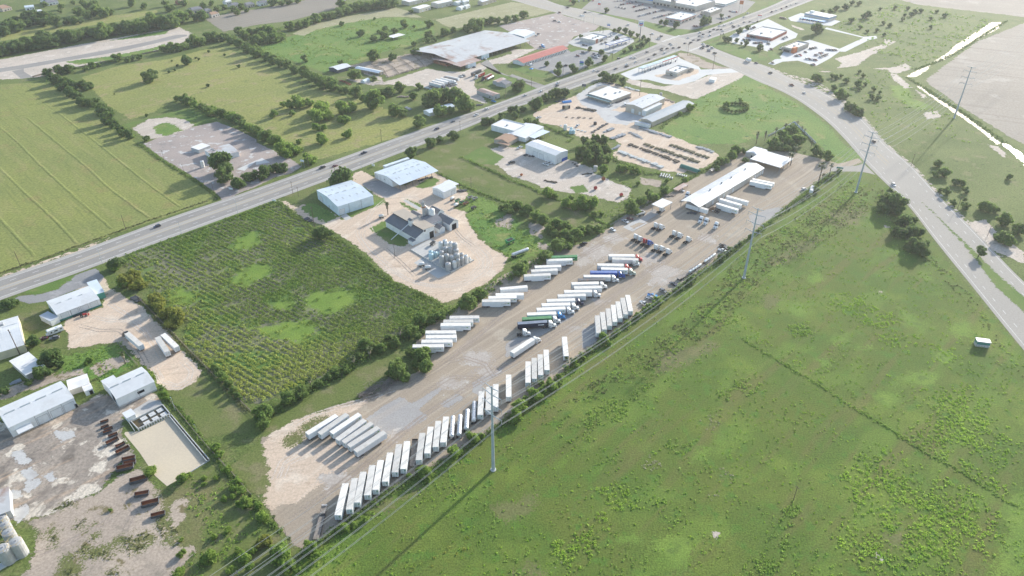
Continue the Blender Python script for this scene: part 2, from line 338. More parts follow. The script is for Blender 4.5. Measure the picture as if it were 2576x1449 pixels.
zone('green_verge','lush_grass',[(00,1100,410),(00,1500,330),(00,1700,300),(00,1680,340),(00,1350,385)],2,res=3)
MEADOW=[(560,1560),(700,1400),(760,1400),(860,1330),(960,1260),(1100,1165),(1250,1060),(1450,900),(1620,790),(1750,705),(1950,570),(2080,440),(2160,425),(2215,440),(2290,530),(2400,680),(2576,885),(2760,1100),(2760,1640),(520,1640)]
zone('meadow','meadow_grass',MEADOW,1,res=3)
for pts in ([(23,1350,900),(23,1500,820),(23,1700,870),(23,1720,960),(23,1600,1010),(23,1400,980)],[(23,1050,1060),(23,1200,1040),(23,1310,1090),(23,1220,1230),(23,1120,1130)],
            [(23,130,160),(23,300,150),(23,440,250),(23,380,300),(23,200,250)],[(23,920,590),(23,1030,580),(23,1070,630),(23,980,660)],
            [(32,1480,1080),(32,1650,1040),(32,1850,1180),(32,1700,1350),(32,1560,1320),(32,1460,1200)],[(32,1080,1040),(32,1250,1010),(32,1250,1110),(32,1100,1110)],
            [(33,2380,700),(33,2600,600),(33,2700,1449),(33,2250,1449),(33,2400,1050)],[(23,1830,380),(23,2000,350),(23,2070,480),(23,1900,520)],[(32,1850,250),(32,2050,60),(32,2150,40),(32,1980,300),(32,1880,330)],
            [(23,1680,620),(23,1850,640),(23,1900,770),(23,1760,760)],[(23,1320,200),(23,1500,300),(23,1540,420),(23,1400,380)],[(13,380,1330),(13,480,1280),(13,580,1380),(13,450,1440)],[(13,1540,1290),(13,1620,1300),(13,1660,1380),(13,1570,1350)],
            [(23,640,520),(23,780,460),(23,800,520),(23,700,580)],[(23,480,720),(23,580,690),(23,640,770),(23,540,790)]):
    zone('grass_patch','bright_grass',pts,2,res=2,pad=14)
for pts in (            [(31,1180,760),(31,1400,640),(31,1600,540),(31,1650,580),(31,1400,760),(31,1200,850)],[(32,-200,800),(32,120,680),(32,260,620),(32,180,760),(32,-40,900)],[(33,1230,1050),(33,1330,930),(33,1430,980),(33,1370,1130),(33,1230,1130)],
            [(22,1400,900),(22,1500,640),(22,2000,540),(22,2150,540),(22,1900,700),(22,1650,800)],[(13,560,700),(13,780,640),(13,1000,660),(13,900,820),(13,700,830),(13,600,780)],[(13,0,1180),(13,300,1020),(13,500,920),(13,560,960),(13,300,1130),(13,60,1260)],
            [(23,100,60),(23,0,60),(23,0,200),(23,90,180)],[(32,40,1370),(32,260,1380),(32,300,1449),(32,20,1449)]):
    zone('dry_patch','brown_grass',pts,2,res=2,pad=15)

# irrigation borders: low ridges across the hay field
def ridge(pts,w=1.3,h=0.22):
    L=resample([at(p) for p in pts],60);L=smooth_line(L,3);L[1:-1]+=nrs.normal(0,0.15,(58,2))
    T=np.gradient(L,axis=0);T /= np.linalg.norm(T,axis=1)[:,None];N=np.stack([-T[:,1],T[:,0]],1)
    hs=h*(0.7+0.5*nrs.rand(60));V=[]
    for o,z in ((-w,-0.01),(-w*.35,.85),(w*.35,1.0),(w,-0.01)):
        V.append(np.c_[L+N*o,np.where(z<0,z,z*hs)])
    V=np.stack(V,1).reshape(-1,3);i=np.arange(59)[:,None]*4+np.arange(3)[None];i=i.ravel()
    F=np.stack([i,i+4,i+5,i+1],1);return tag(npmesh('field_ridge',V,F[:,::-1],'hay_grass',{'sd':np.full(len(V),9.0)}),kind='structure')
for pts in ([(10,-60,190),(10,260,500),(10,570,780),(10,770,1000)],[(0,0,1280),(10,200,0),(10,360,170),(10,780,560),(10,1120,850)],[(0,280,1190),(10,590,0),(10,850,210),(10,1080,430),(10,1310,600),(10,1500,740)],
            [(0,580,1130),(10,990,0),(10,1200,170),(10,1450,370),(10,1650,520),(10,1810,630)],[(10,-60,690),(10,120,880),(10,350,1130)],
            [(0,-60,1225),(0,450,1110),(0,700,1060)],[(0,-60,1125),(0,330,1050),(0,600,990)],[(0,-60,1020),(0,450,920)],[(0,-60,930),(0,380,850)]):
    ridge(pts)

# ------------------------------------------------------------------ yards
YARD=[(2170,408),(2120,425),(2085,432),(2040,472),(1980,520),(1920,570),(1830,640),(1730,705),(1600,800),(1480,885),(1400,955),(1300,1035),(1200,1110),(1120,1155),(1000,1222),(900,1290),(830,1342),(757,1388),(735,1365),(690,1310),(640,1220),(630,1160),(665,1090),(760,1040),(870,1012),(935,995),(1000,955),(1062,930),(1098,880),(1045,868),(1050,850),(1080,815),(1120,795),(1200,745),(1225,718),(1270,690),(1330,660),(1375,635),(1480,608),(1540,568),(1575,540),(1640,500),(1700,478),(1722,462),(1800,420),(1870,378),(1990,382),(2060,398),(2110,412),(2160,398)]
zone('truck_yard','yard_gravel',YARD,3,res=2.5)
zone('sandy_loop','caliche',[(636,1170),(680,1090),(770,1045),(870,1018),(940,1005),(900,1030),(800,1062),(770,1080),(745,1108),(780,1128),(850,1110),(930,1130),(900,1165),(840,1205),(740,1265),(680,1285),(650,1240)],4,res=2,pad=7)
zone('weed_island','scrub_edge' if 'scrub_edge' in M else 'brown_grass',[(21,360,1430),(21,520,1340),(21,700,1290),(21,780,1270),(21,640,1350),(21,480,1449),(31,420,80),(31,330,130),(31,300,80)],5,res=1.5)
for pts in ([(21,1100,1320),(21,1280,1190),(21,1450,1090),(21,1570,1165),(21,1850,990),(21,1890,1005),(21,1640,1220),(21,1745,1300),(21,1560,1410),(31,1400,20),(31,1300,40)],[(21,1860,1165),(21,2030,1060),(21,2090,1105),(21,1920,1215)],[(21,2170,955),(21,2330,870),(21,2480,790),(21,2490,830),(21,2250,1000),(21,2320,1040),(21,2230,1085),(21,2180,1045)],
            [(22,700,420),(22,830,360),(22,860,540),(22,710,610)],[(22,-60,560),(22,330,330),(22,560,250),(22,640,270),(22,330,460),(22,-60,700)],[(12,1280,760),(12,1420,650),(12,1500,690),(12,1330,790)],[(13,-200,720),(13,60,640),(13,180,640),(13,60,740),(13,-150,830)]):
    zone('paving_patch','grey_patch',pts,4,res=1.5)
sheet('wash_pad','concrete',[(12,1115,838),(12,1275,748),(12,1365,795),(12,1215,884)],6)
for pts in ([(12,1190,830),(12,1270,790),(12,1340,800),(12,1230,850)],):zone('mud_stain','yard_gravel',pts,7,res=0.7,pad=2)
# sandy puddle-marks in the yard
for (t,x,y,r) in ((21,2230,700,7),(21,1960,965,6),(21,2300,850,5),(31,800,490,6),(12,1020,950,6),(12,1350,1160,7),(12,1540,1290,8),(22,630,395,3),(22,880,130,4),(12,860,1090,9),(12,1500,1370,6),(31,1350,30,4),(12,1960,950,5),(12,700,1180,6)):
    c=full((t,x,y));k=r/mpp(at(c));zone('sand_patch','sand_film',[(c[0]+k*math.cos(a)*1.2,c[1]+k*.55*math.sin(a)) for a in np.arange(0,6.28,.8)],5,res=1.2,pad=7)
CAL=[(11,230,560),(11,330,640),(11,480,750),(11,700,825),(11,880,940),(11,1100,1090),(11,1250,1240),(11,1400,1380),(21,1620,20),(21,1760,90),(21,1900,150),(21,2060,90),(21,2180,10),(11,2330,1400),(11,2470,1270),(11,2540,1150),(11,2400,1060),(11,2250,960),(11,2150,820),(11,2110,690),(11,1990,650),(11,2090,560),(11,2140,500),(11,2010,430),(11,1880,330),(11,1800,290),(11,1700,270),(11,1500,430),(11,1190,340),(11,1080,270),(11,990,285),(11,950,400),(11,1080,420),(11,1270,560),(11,1170,640),(11,950,740),(11,870,760),(11,840,730),(11,600,610),(11,450,610),(11,420,640),(11,330,590)]
zone('caliche_yard','caliche',CAL,3,res=2,pad=7)
for pts in ([(11,1140,850),(11,1300,770),(11,1560,930),(11,1500,1040),(11,1330,1000),(11,1220,910)],[(11,1450,580),(11,1620,660),(11,1600,690),(11,1460,610)],[(11,1500,550),(11,1680,610),(11,1650,640)],[(11,1760,640),(11,1940,780),(11,1900,790),(11,1840,740)],[(11,1590,430),(11,1760,330),(11,1850,360),(11,1800,420),(11,1680,450)],[(11,920,700),(11,1290,545),(11,1310,590),(11,1050,690),(11,950,740)]):
    zone('weed_strip','mown_grass',pts,4,res=1.5)
zone('grass_plot','dry_lawn',[(11,280,530),(11,500,440),(11,590,420),(11,1000,360),(11,700,330),(11,560,480),(11,520,560),(11,400,600)],4,res=1.5)
zone('shaded_plot','lush_grass',[(11,420,640),(11,570,590),(11,840,730),(11,700,790),(11,550,720)],4,res=1.5)
zone('asphalt_pad','asphalt_lot',[(11,1060,400),(11,1230,360),(11,1480,470),(11,1310,550),(11,1090,430)],4,res=1.5)
sheet('loading_ramp','concrete',[(11,850,725),(11,905,700),(11,965,745),(11,905,770)],6)
sheet('loading_slab','concrete',[(11,1800,905),(11,1845,865),(11,1905,890),(11,1800,940)],6)
sheet('tank_pad','concrete',[(11,1550,1060),(11,1760,950),(11,2195,1170),(11,1960,1300),(11,1830,1352),(11,1590,1195),(11,1680,1140)],5)
sheet('long_slab','concrete',[(11,1480,570),(11,1510,560),(11,1670,650),(11,1640,665)],6)
zone('strip_lawn','dry_lawn',[(11,1600,60),(11,1780,20),(1,1900,1440),(1,2200,1330),(2,-200,1440),(2,0,1445),(12,0,340),(12,250,480),(12,500,590),(12,800,750),(12,970,820),(12,870,860),(12,640,840),(12,420,730),(12,0,560),(11,2300,440),(11,2050,350),(11,1800,270),(11,1650,170)],2,res=2)
zone('weed_lot','lush_grass',[(11,2130,500),(11,2350,560),(11,2576,700),(12,0,700),(12,200,900),(12,400,1000),(12,300,1100),(12,0,1200),(11,2540,1140),(11,2300,970),(11,2150,820),(11,2100,680)],2,res=2)
for pts in ([(12,160,780),(12,330,830),(12,290,940),(12,180,900)],[(12,260,990),(12,380,1000),(12,340,1060),(12,270,1060)],[(11,2420,760),(11,2576,700),(11,2576,860),(11,2440,830)],[(12,1290,330),(12,1500,370),(12,1480,440),(12,1310,410)]):
    zone('bare_patch','muddy_dirt',pts,3,res=1.5,pad=6)
# pump yard with the spools
zone('spool_yard','pale_caliche',[(12,-150,0),(12,160,60),(12,440,205),(12,560,150),(12,800,240),(12,820,290),(12,1000,370),(12,1200,450),(12,1180,540),(12,1060,590),(12,900,550),(12,720,500),(12,480,480),(12,300,440),(12,190,380),(12,0,330),(11,2440,220),(11,2300,170),(11,2350,60),(11,2500,0)],3,res=2,pad=6)
zone('grass_patch','mown_grass',[(12,580,430),(12,720,410),(12,770,480),(12,640,500)],4,res=1.5)
zone('grass_patch','mown_grass',[(11,2080,130),(11,2280,20),(11,2340,50),(11,2500,130),(11,2400,210),(11,2200,190)],3,res=1.5)
# material storage yard
zone('storage_yard','caliche',[(2,200,1150),(2,330,1090),(2,640,960),(2,740,900),(2,860,830),(2,1000,830),(2,1180,900),(2,1540,980),(2,1650,1040),(2,1330,1180),(2,1230,1260),(2,1500,1330),(2,1700,1400),(12,1800,0),(12,2060,90),(12,2090,130),(12,1950,230),(12,1700,290),(12,1500,270),(12,1200,190),(12,1060,160),(12,1000,120),(12,1060,60),(12,1090,0),(2,1000,1380),(2,700,1390),(2,480,1270),(2,300,1240)],3,res=2.5)
zone('concrete_court','soft_concrete',[(2,640,960),(2,800,860),(2,900,830),(2,1180,930),(2,1180,1040),(2,1000,1110),(2,1160,1130),(2,1330,1180),(2,1150,1260),(2,950,1230),(2,850,1130),(2,700,1050)],4,res=2)
# gas station under construction
zone('building_site','pale_caliche',[(2,1130,820),(2,1200,790),(2,1500,870),(2,1800,830),(2,2000,750),(2,2200,720),(2,2350,735),(2,2300,800),(2,2150,860),(2,1950,960),(2,1850,1000),(2,1700,960),(2,1500,900),(2,1300,880)],2,res=2.5,pad=8)
zone('building_site','muddy_dirt',[(2,1660,530),(2,1800,540),(2,2000,640),(2,2200,690),(2,2050,710),(2,1880,670),(2,1700,590)],3,res=2)
sheet('station_forecourt','new_concrete',[(2,1090,745),(2,1320,655),(2,1660,560),(2,1700,590),(2,1880,670),(2,1900,700),(2,2200,690),(2,2340,725),(2,2150,735),(2,1960,755),(2,1830,820),(2,1680,855),(2,1540,845),(2,1360,800),(2,1210,805)],5)
zone('bare_patch','caliche',[(2,1420,760),(2,1560,740),(2,1680,775),(2,1800,690),(2,1890,700),(2,1880,730),(2,1680,810),(2,1560,800)],6,res=1.5,pad=3)
zone('green_lot','meadow_grass',[(2,2380,740),(2,2576,850),(3,0,880),(3,300,1040),(3,600,1260),(3,760,1449),(13,960,130),(13,930,200),(13,700,210),(13,640,130),(3,350,1300),(3,300,1200),(3,0,1350),(2,2300,1449),(12,1700,0),(2,1500,1290),(2,1650,1150),(2,1850,1000),(2,2150,870)],2,res=3).data.materials[0]=M['lush_grass']
# commercial strip
sheet('shopping_lot','asphalt_old',[(2,700,90),(2,850,-40),(2,1200,-120),(2,2100,-60),(2,2450,20),(2,2350,120),(2,2130,215),(2,1830,300),(2,1560,300),(2,1230,195),(2,1050,160)],3)
zone('worn_parking','worn_lot',[(1,2440,260),(2,0,230),(2,450,130),(2,560,145),(2,880,260),(2,840,300),(2,620,370),(2,560,470),(2,250,500),(2,180,450),(2,0,330)],3,res=3)
zone('motel_lot','asphalt_lot',[(2,130,650),(2,560,500),(2,680,500),(2,1000,540),(2,930,610),(2,460,780),(2,380,720),(2,260,700)],3,res=2)
sheet('gas_forecourt','concrete',[(2,560,430),(2,720,330),(2,980,300),(2,1220,390),(2,1230,420),(2,1030,540),(2,780,500),(2,620,460)],4)
zone('dirt_lot','pale_caliche',[(1,1180,850),(1,1420,790),(1,1720,690),(1,1900,720),(1,2100,720),(1,2230,640),(1,2576,540),(2,0,500),(2,260,490),(2,100,560),(2,-40,640),(1,2400,640),(1,2300,700),(1,2200,760),(1,2200,870),(1,2300,1000),(1,2330,1050),(1,2200,1010),(1,1950,900),(1,1600,870),(1,1400,850)],3,res=2.5,pad=6)
zone('dirt_lane','pale_caliche',[(1,900,790),(1,1080,800),(1,1180,830),(1,1250,800),(1,1300,830),(1,1180,860),(1,950,815)],3,res=1.5)
zone('dirt_lane','pale_caliche',[(1,1050,720),(1,1120,720),(1,1260,780),(1,1300,840),(1,1200,790)],3,res=1.5)
zone('cattle_pens','muddy_dirt',[(1,950,660),(1,1200,600),(1,1450,560),(1,1750,500),(1,1900,560),(1,1780,640),(1,1330,780),(1,1250,730),(1,1000,690)],2,res=2,pad=6)
sheet('side_street','asphalt_old',[(2,-60,790),(2,0,745),(2,330,860),(2,250,890),(2,60,800),(1,2250,640),(1,2330,600)],4)
zone('verge','mown_grass',[(2,390,825),(2,700,720),(2,1020,600),(2,1060,600),(2,700,735),(2,400,838)],4,res=1.5)
for pts in ([(2,1040,540),(2,1240,440),(2,1420,385),(2,1480,430),(2,1380,490),(2,1150,575),(2,1060,570)],[(2,740,95),(2,1000,150),(2,1240,210),(2,1180,220),(2,800,125)],[(2,1260,230),(2,1350,215),(2,1650,290),(2,1830,300),(2,1950,270),(2,2050,245),(2,1800,330),(2,1640,355),(2,1450,300)],[(2,500,140),(2,900,240),(2,880,255),(2,520,155)],
            [(2,2150,215),(2,2350,150),(2,2300,180)],[(2,1930,400),(2,2100,350),(2,2080,400),(2,1980,415)],[(2,1960,450),(2,2090,415),(2,2576,580),(2,2560,610),(2,2350,600),(2,2100,500)],[(2,560,490),(2,640,480),(2,680,500),(2,590,525)],[(2,0,640),(2,80,660),(2,180,700),(2,380,740),(2,330,780),(2,200,770),(2,0,690)],[(1,2270,830),(1,2450,740),(1,2576,780),(2,60,790),(2,0,880),(1,2500,900)],[(2,0,930),(2,120,850),(2,260,890),(2,60,965)],[(3,0,560),(3,40,600),(3,140,590),(3,60,520),(3,0,500)],[(3,0,60),(3,150,10),(3,0,20)],[(2,2500,70),(2,2576,50),(2,2576,70),(2,2520,100)]):
    zone('lawn','mown_grass',pts,4,res=2)
sheet('shop_lot','new_concrete',[(2,2130,400),(2,2250,330),(2,2400,260),(2,2576,190),(3,100,240),(3,300,340),(3,280,380),(3,120,440),(3,40,490),(3,0,520),(2,2440,470),(2,2240,440)],3)
sheet('restaurant_lot','new_concrete',[(3,0,640),(3,130,560),(3,200,460),(3,420,400),(3,720,490),(3,740,505),(3,620,590),(3,480,665),(3,300,610),(3,150,620),(3,60,655)],3)
sheet('access_lane','new_concrete',[(3,590,275),(3,960,370),(3,1090,360),(3,1100,385),(3,1000,410),(3,780,520),(3,730,520),(3,700,500),(3,960,380),(3,570,290)],3)
sheet('drive_in_lot','new_concrete',[(3,200,180),(3,330,130),(3,640,190),(3,730,215),(3,640,260),(3,480,250),(3,230,210)],3)
zone('dirt_track','pale_caliche',[(3,670,590),(3,900,530),(3,1080,470),(3,1180,440),(3,1160,390),(3,1290,415),(3,1180,480),(3,1000,580),(3,900,660),(3,700,690),(3,740,630)],3,res=2.5,pad=6)
for pts in ([(3,1030,690),(3,1250,680),(3,1380,640),(3,1460,690),(3,1300,740),(3,1230,735),(3,1200,700)],[(3,1230,730),(3,1300,750),(3,1450,880),(3,1380,890),(3,1260,800)],[(3,480,715),(3,640,715),(3,600,730)],[(3,1560,1140),(3,1700,1110),(3,1740,1180),(3,1600,1200)],[(3,1480,900),(3,1620,980),(3,1560,985)],[(3,230,245),(3,380,300),(3,340,305),(3,250,270)],[(13,2200,0),(13,2300,20),(13,2400,100),(13,2380,140)],[(13,2000,790),(13,2200,760),(13,2300,900),(13,2576,1080),(13,2576,1200),(13,2300,1090),(13,2130,940)]):
    zone('bare_patch','pale_caliche',pts,3,res=2.5,pad=6)
zone('green_verge','bright_grass',[(3,1220,850),(3,1400,870),(3,1480,1000),(3,1600,1040),(3,1680,1090),(3,1500,1110),(3,1250,960)],2,res=3,pad=8)
for pts in ([(3,2250,225),(3,2385,222),(3,2300,295),(3,2150,375),(3,2000,460),(3,1880,540),(3,1790,590),(3,1690,630),(3,1670,615),(3,1800,540),(3,1900,450),(3,1960,405),(3,2150,290)],[(3,1380,775),(3,1440,740),(3,1550,690),(3,1640,650),(3,1600,705),(3,1500,770)],
            [(3,1490,860),(3,1520,860),(3,1700,990),(3,1850,1080),(3,2000,1180),(3,2150,1290),(3,2340,1440),(3,2300,1449),(3,2080,1270),(3,1900,1150),(3,1720,1030)],[(13,2350,0),(13,2400,-10),(13,2500,60),(13,2576,120),(2620,420),(2600,430),(13,2520,140),(13,2440,70)]):
    zone('ditch_pool','ditch_water',pts,4,res=1.5,pad=4)
for pts in ([(32,2020,1010),(32,2060,1000),(32,2092,1035),(32,2070,1070),(32,2035,1070)],[(33,1080,1230),(33,1130,1225),(33,1168,1265),(33,1140,1295),(33,1085,1265)],[(13,1165,822),(13,1195,818),(13,1208,832),(13,1180,838)],[(23,1100,40),(23,1130,36),(23,1138,52),(23,1108,56)]):
    zone('bare_hole','pale_caliche',pts,3,res=0.8,pad=2)

# abandoned lot in the upper left
zone('abandoned_lot','worn_lot',[(0,1440,1449),(0,1640,1370),(0,1840,1300),(0,1990,1265),(0,2180,1225),(0,2380,1300),(0,2576,1400),(1,0,1430),(11,120,40),(11,350,150),(11,460,230),(11,340,300),(11,200,330),(10,2576,430),(10,2390,500),(10,2250,580),(10,2180,500),(10,1900,300),(10,1600,120),(10,1450,0)],3,res=2)
zone('sand_circle','pale_caliche',[(0,1330,1290),(0,1500,1200),(0,1680,1180),(0,1850,1200),(0,1960,1260),(0,1840,1320),(0,1600,1390),(0,1500,1400),(0,1400,1350)],4,res=1.5)
zone('weed_circle','lush_grass',[(0,1550,1270),(0,1680,1225),(0,1800,1280),(0,1840,1310),(0,1660,1370),(0,1570,1340)],5,res=1)
zone('weed_strip','mown_grass',[(0,1230,1250),(0,1450,1200),(0,1800,1110),(0,2000,1080),(0,2200,1200),(0,1980,1270),(0,1800,1190),(0,1500,1190),(0,1300,1290)],3,res=2)
# yards along the left edge
zone('dirt_yard','caliche',[(10,700,1449),(10,840,1330),(10,960,1255),(10,1030,1320),(10,1100,1449),(20,1240,80),(20,1420,180),(20,1560,330),(20,1720,470),(20,1800,620),(20,1960,760),(20,2030,830),(20,1960,960),(20,1780,1040),(20,1600,970),(20,1560,860),(20,1450,780),(20,1380,700),(20,1200,540),(20,900,580),(20,690,610),(20,680,480),(20,620,350),(20,900,230),(20,1040,190),(20,1060,60)],3,res=2,pad=7)
zone('driveway','asphalt_lot',[(10,960,1250),(10,700,1340),(10,600,1449),(20,420,60),(20,200,80),(20,130,110),(20,300,160),(20,480,130),(20,800,0),(10,1000,1400),(10,1050,1340)],4,res=2)
zone('grass_plot','dry_lawn',[(20,60,230),(20,250,180),(20,460,150),(20,560,330),(20,480,420),(20,620,440),(20,680,600),(20,500,640),(20,280,470),(20,190,330)],4,res=1.5)
zone('verge_island','mown_grass',[(20,230,50),(20,330,0),(10,760,1310),(10,740,1350),(20,560,20),(20,370,65)],5,res=1.5)
zone('weed_plot','lush_grass',[(20,600,700),(20,1000,600),(20,1200,560),(20,1380,780),(20,1000,940),(20,880,860),(20,640,860)],3,res=1.5)
zone('bare_patch','muddy_dirt',[(20,900,780),(20,1200,680),(20,1300,720),(20,1000,900)],4,res=1.5)
zone('bare_patch','muddy_dirt',[(20,0,1010),(20,340,920),(20,700,830),(20,840,800),(20,830,890),(20,620,920),(20,300,1030),(20,0,1120)],3,res=1.5)
zone('rough_lawn','dry_lawn',[(20,1650,1020),(20,2000,850),(20,2300,1080),(20,2576,1280),(20,2576,1449),(30,2200,40),(30,2060,60),(20,1900,1330),(20,1720,1150)],2,res=2)
zone('old_slab_yard','old_slab',[(20,-60,1330),(20,300,1420),(20,760,1210),(20,1000,1060),(20,1180,1100),(20,1560,1040),(20,1620,1130),(20,1250,1280),(30,1200,0),(30,1260,100),(30,1350,230),(30,1180,330),(30,1000,600),(30,800,680),(30,500,830),(30,250,880),(30,-60,900)],4,res=2)
for pts in ([(30,210,400),(30,330,340),(30,385,440),(30,290,480)],[(30,230,520),(30,390,460),(30,430,520),(30,310,605),(30,240,590)],[(30,110,800),(30,250,740),(30,310,800),(30,200,920),(30,150,870)],[(30,40,600),(30,200,580),(30,230,660),(30,80,690)],[(30,540,0),(30,720,-20),(30,770,40),(30,620,100)],[(30,110,200),(30,220,180),(30,300,300),(30,200,350)],[(30,430,440),(30,520,410),(30,580,470),(30,480,490)]):
    zone('slab_patch','soft_concrete',pts,5,res=1.2,pad=6)
zone('dirt_yard','muddy_dirt',[(30,980,590),(30,1280,420),(30,1420,380),(30,1560,560),(30,1660,660),(30,1900,640),(30,1980,800),(30,1950,1120),(30,1900,1300),(30,1700,1449),(30,1600,1560),(30,100,1560),(30,330,1300),(30,400,1100),(30,260,900),(30,520,830),(30,800,680)],3,res=2,pad=8)
zone('green_corner','dry_lawn',[(30,1900,320),(30,2120,290),(30,2260,420),(30,2560,680),(31,100,900),(31,360,1180),(31,440,1300),(31,200,1560),(30,1720,1560),(30,1950,1250),(30,2000,950),(30,1950,700),(30,1720,560),(30,1690,600),(30,1620,560),(30,1760,480),(30,1920,400)],4,res=2,pad=6)
zone('weedy_dirt','brown_grass',[(30,1600,640),(30,1760,540),(30,2150,480),(30,2250,620),(30,2100,900),(30,2050,1150),(30,1800,1200),(30,1620,1000)],5,res=2,pad=14)
zone('bare_patch','muddy_dirt',[(30,1700,860),(30,1760,680),(30,1900,680),(30,1880,850),(30,1760,950)],6,res=1.5,pad=8)
zone('bare_patch','muddy_dirt',[(30,1250,1330),(30,1500,1200),(30,1980,1130),(30,1950,1220),(30,1650,1420),(30,1300,1400)],6,res=1.5,pad=8)
for pts in ([(30,540,790),(30,700,660),(30,790,690),(30,720,740)],[(30,760,950),(30,850,840),(30,920,930),(30,800,970)],[(30,470,1040),(30,560,1020),(30,580,1120),(30,510,1130)],[(30,690,1250),(30,900,1100),(30,980,1030),(30,900,1180),(30,1180,1200),(30,1100,1290),(30,900,1260)],[(30,1230,1060),(30,1500,990),(30,1570,1060),(30,1400,1200),(30,1300,1260)],[(30,640,1380),(30,800,1350),(30,820,1449),(30,640,1449)],[(30,1080,1400),(30,1220,1330),(30,1250,1400),(30,1100,1449)],[(30,1560,980),(30,1600,880),(30,1800,980),(30,1780,1080),(30,1640,1080)],[(30,1620,700),(30,1800,750),(30,1700,840)]):
    zone('weed_patch','brown_grass',pts,5,res=1.5,pad=6)
sheet('settling_floor','arena_sand',[(20,1260,1449),(20,1420,1440),(20,1700,1290),(30,1880,60),(30,2100,290),(30,1920,405),(30,1680,545),(30,1560,440),(30,1400,200),(30,1250,20)],5)
sheet('tank_water','pit_water',[(20,1320,1350),(20,1640,1185),(20,1712,1272),(20,1395,1425)],7)
sheet('pit_apron','concrete',[(20,1240,1290),(20,1500,1130),(20,1610,1130),(20,1640,1180),(20,1310,1340)],6)
zone('grass_track','dry_lawn',[(30,2150,220),(31,0,20),(31,100,60),(31,180,30),(21,900,1130),(21,1060,1090),(21,1400,930),(21,1550,900),(21,1380,680),(21,1000,830),(21,700,980),(21,420,1170),(21,200,1290),(21,0,1400),(30,2300,120)],2,res=2)
zone('weed_bank','dry_lawn',[(30,2250,400),(31,40,80),(31,120,300),(31,140,480),(31,90,700),(30,2576,640),(30,2400,480)],4,res=2,pad=6)
# crop field
CROP=[(10,1240,1150),(10,1640,1010),(10,2200,790),(11,130,590),(11,300,640),(11,560,850),(11,800,950),(11,1050,1110),(11,1300,1320),(21,1560,30),(21,1890,220),(21,1700,330),(21,1450,530),(21,1040,700),(21,700,880),(21,400,1000),(21,60,1160),(20,2450,1130),(20,2200,950),(20,2060,800),(20,1850,560),(20,1880,330),(20,1600,60),(10,1480,1400),(10,1280,1260)]
zone('crop_field','crop_soil',CROP,3,res=2.5)
CROP_HOLES=[[(10,2330,1030),(10,2360,960),(10,2560,880),(11,60,940),(11,70,990),(10,2500,1060),(10,2380,1070)],[(10,2330,1380),(10,2370,1290),(10,2576,1190),(11,140,1220),(11,160,1300),(11,0,1390),(21,-120,0),(10,2400,1420)],
              [(21,470,120),(21,560,40),(21,850,0),(21,1010,50),(21,1000,140),(21,860,230),(21,680,290),(21,530,220)],[(21,-80,400),(21,200,350),(21,500,310),(21,600,350),(21,640,440),(21,450,560),(21,240,530),(21,0,440)],[(20,1640,130),(20,1800,0),(20,1960,40),(20,2000,110),(20,1880,200),(20,1740,190)],[(21,130,150),(21,300,100),(21,420,140),(21,320,215),(21,180,210)]]
for h in CROP_HOLES:zone('grass_clearing','bright_grass',h,4,res=1.5,pad=12)
zone('roadside_grass','mown_grass',[(10,1250,1110),(10,1840,890),(10,2576,630),(11,0,630),(11,200,560),(11,230,580),(11,100,620),(10,2200,800),(10,1640,1010),(10,1250,1160)],2,res=2)

# ------------------------------------------------------------------ roads
def strip(name,mat,L,Rr,layer,n=80,kind='structure',sm=8):
    A=smooth_line(resample([at(p) for p in L],n),sm);B=smooth_line(resample([at(p) for p in Rr],n),sm)
    V=np.concatenate([np.c_[A,np.full(n,layer*LAYER)],np.c_[B,np.full(n,layer*LAYER)]]);i=np.arange(n-1)
    F=np.stack([i,i+1,i+1+n,i+n],1)
    o=npmesh(name,V,F,mat);tag(o,kind=kind)
    if o.data.polygons[0].normal.z<0:o.data.flip_normals()
    return o,A,B
def marking(name,A,B,t,w,layer,mat,road,dash=None,s0=0.0,s1=1.0):
    """painted line between edges A and B at fraction t; dash = (length, gap) in metres"""
    L=A*(1-t)+B*t;s=np.r_[0,np.cumsum(np.hypot(*np.diff(L,axis=0).T))];T=s[-1]
    segs=[(T*s0,T*s1)] if not dash else [(a,a+dash[0]) for a in np.arange(T*s0,T*s1,sum(dash))]
    mb=MB()
    for a,b in segs:
        k=2 if dash else max(2,int((b-a)/15));q=np.linspace(a,b,k)
        P=np.stack([np.interp(q,s,L[:,0]),np.interp(q,s,L[:,1])],1);D=np.gradient(P,axis=0);D /= np.linalg.norm(D,axis=1)[:,None];N=np.stack([-D[:,1],D[:,0]],1)*w/2
        for i in range(k-1):
            mb.face([(*(P[i]-N[i]),layer*LAYER),(*(P[i+1]-N[i+1]),layer*LAYER),(*(P[i+1]+N[i+1]),layer*LAYER),(*(P[i]+N[i]),layer*LAYER)])
    return mb.build(name,mat,road)
UP=[(-160,752),(10,0,1345),(10,600,1150),(10,1200,930),(10,1600,775),(10,2240,562),(11,0,452),(11,500,270),(11,1240,0),(1,1830,1240),(1,2340,1072),(2,0,985),(2,390,835),(2,1060,605),(2,1500,430),(2,1640,360),(2,1900,320),(2,2300,175),(3,0,72),(3,200,-20),(3,460,-130)]
LO=[(-160,818),(20,0,115),(10,350,1445),(10,950,1245),(10,1240,1120),(10,1840,900),(11,0,632),(11,700,372),(11,980,272),(11,1500,70),(1,1690,1449),(1,2200,1260),(2,0,1075),(2,170,1050),(2,870,800),(2,1290,655),(2,1690,510),(2,1900,425),(2,2300,280),(3,0,175),(3,460,0),(3,760,-110)]
road,A1,B1=strip('road','shoulder',UP,LO,8,140)
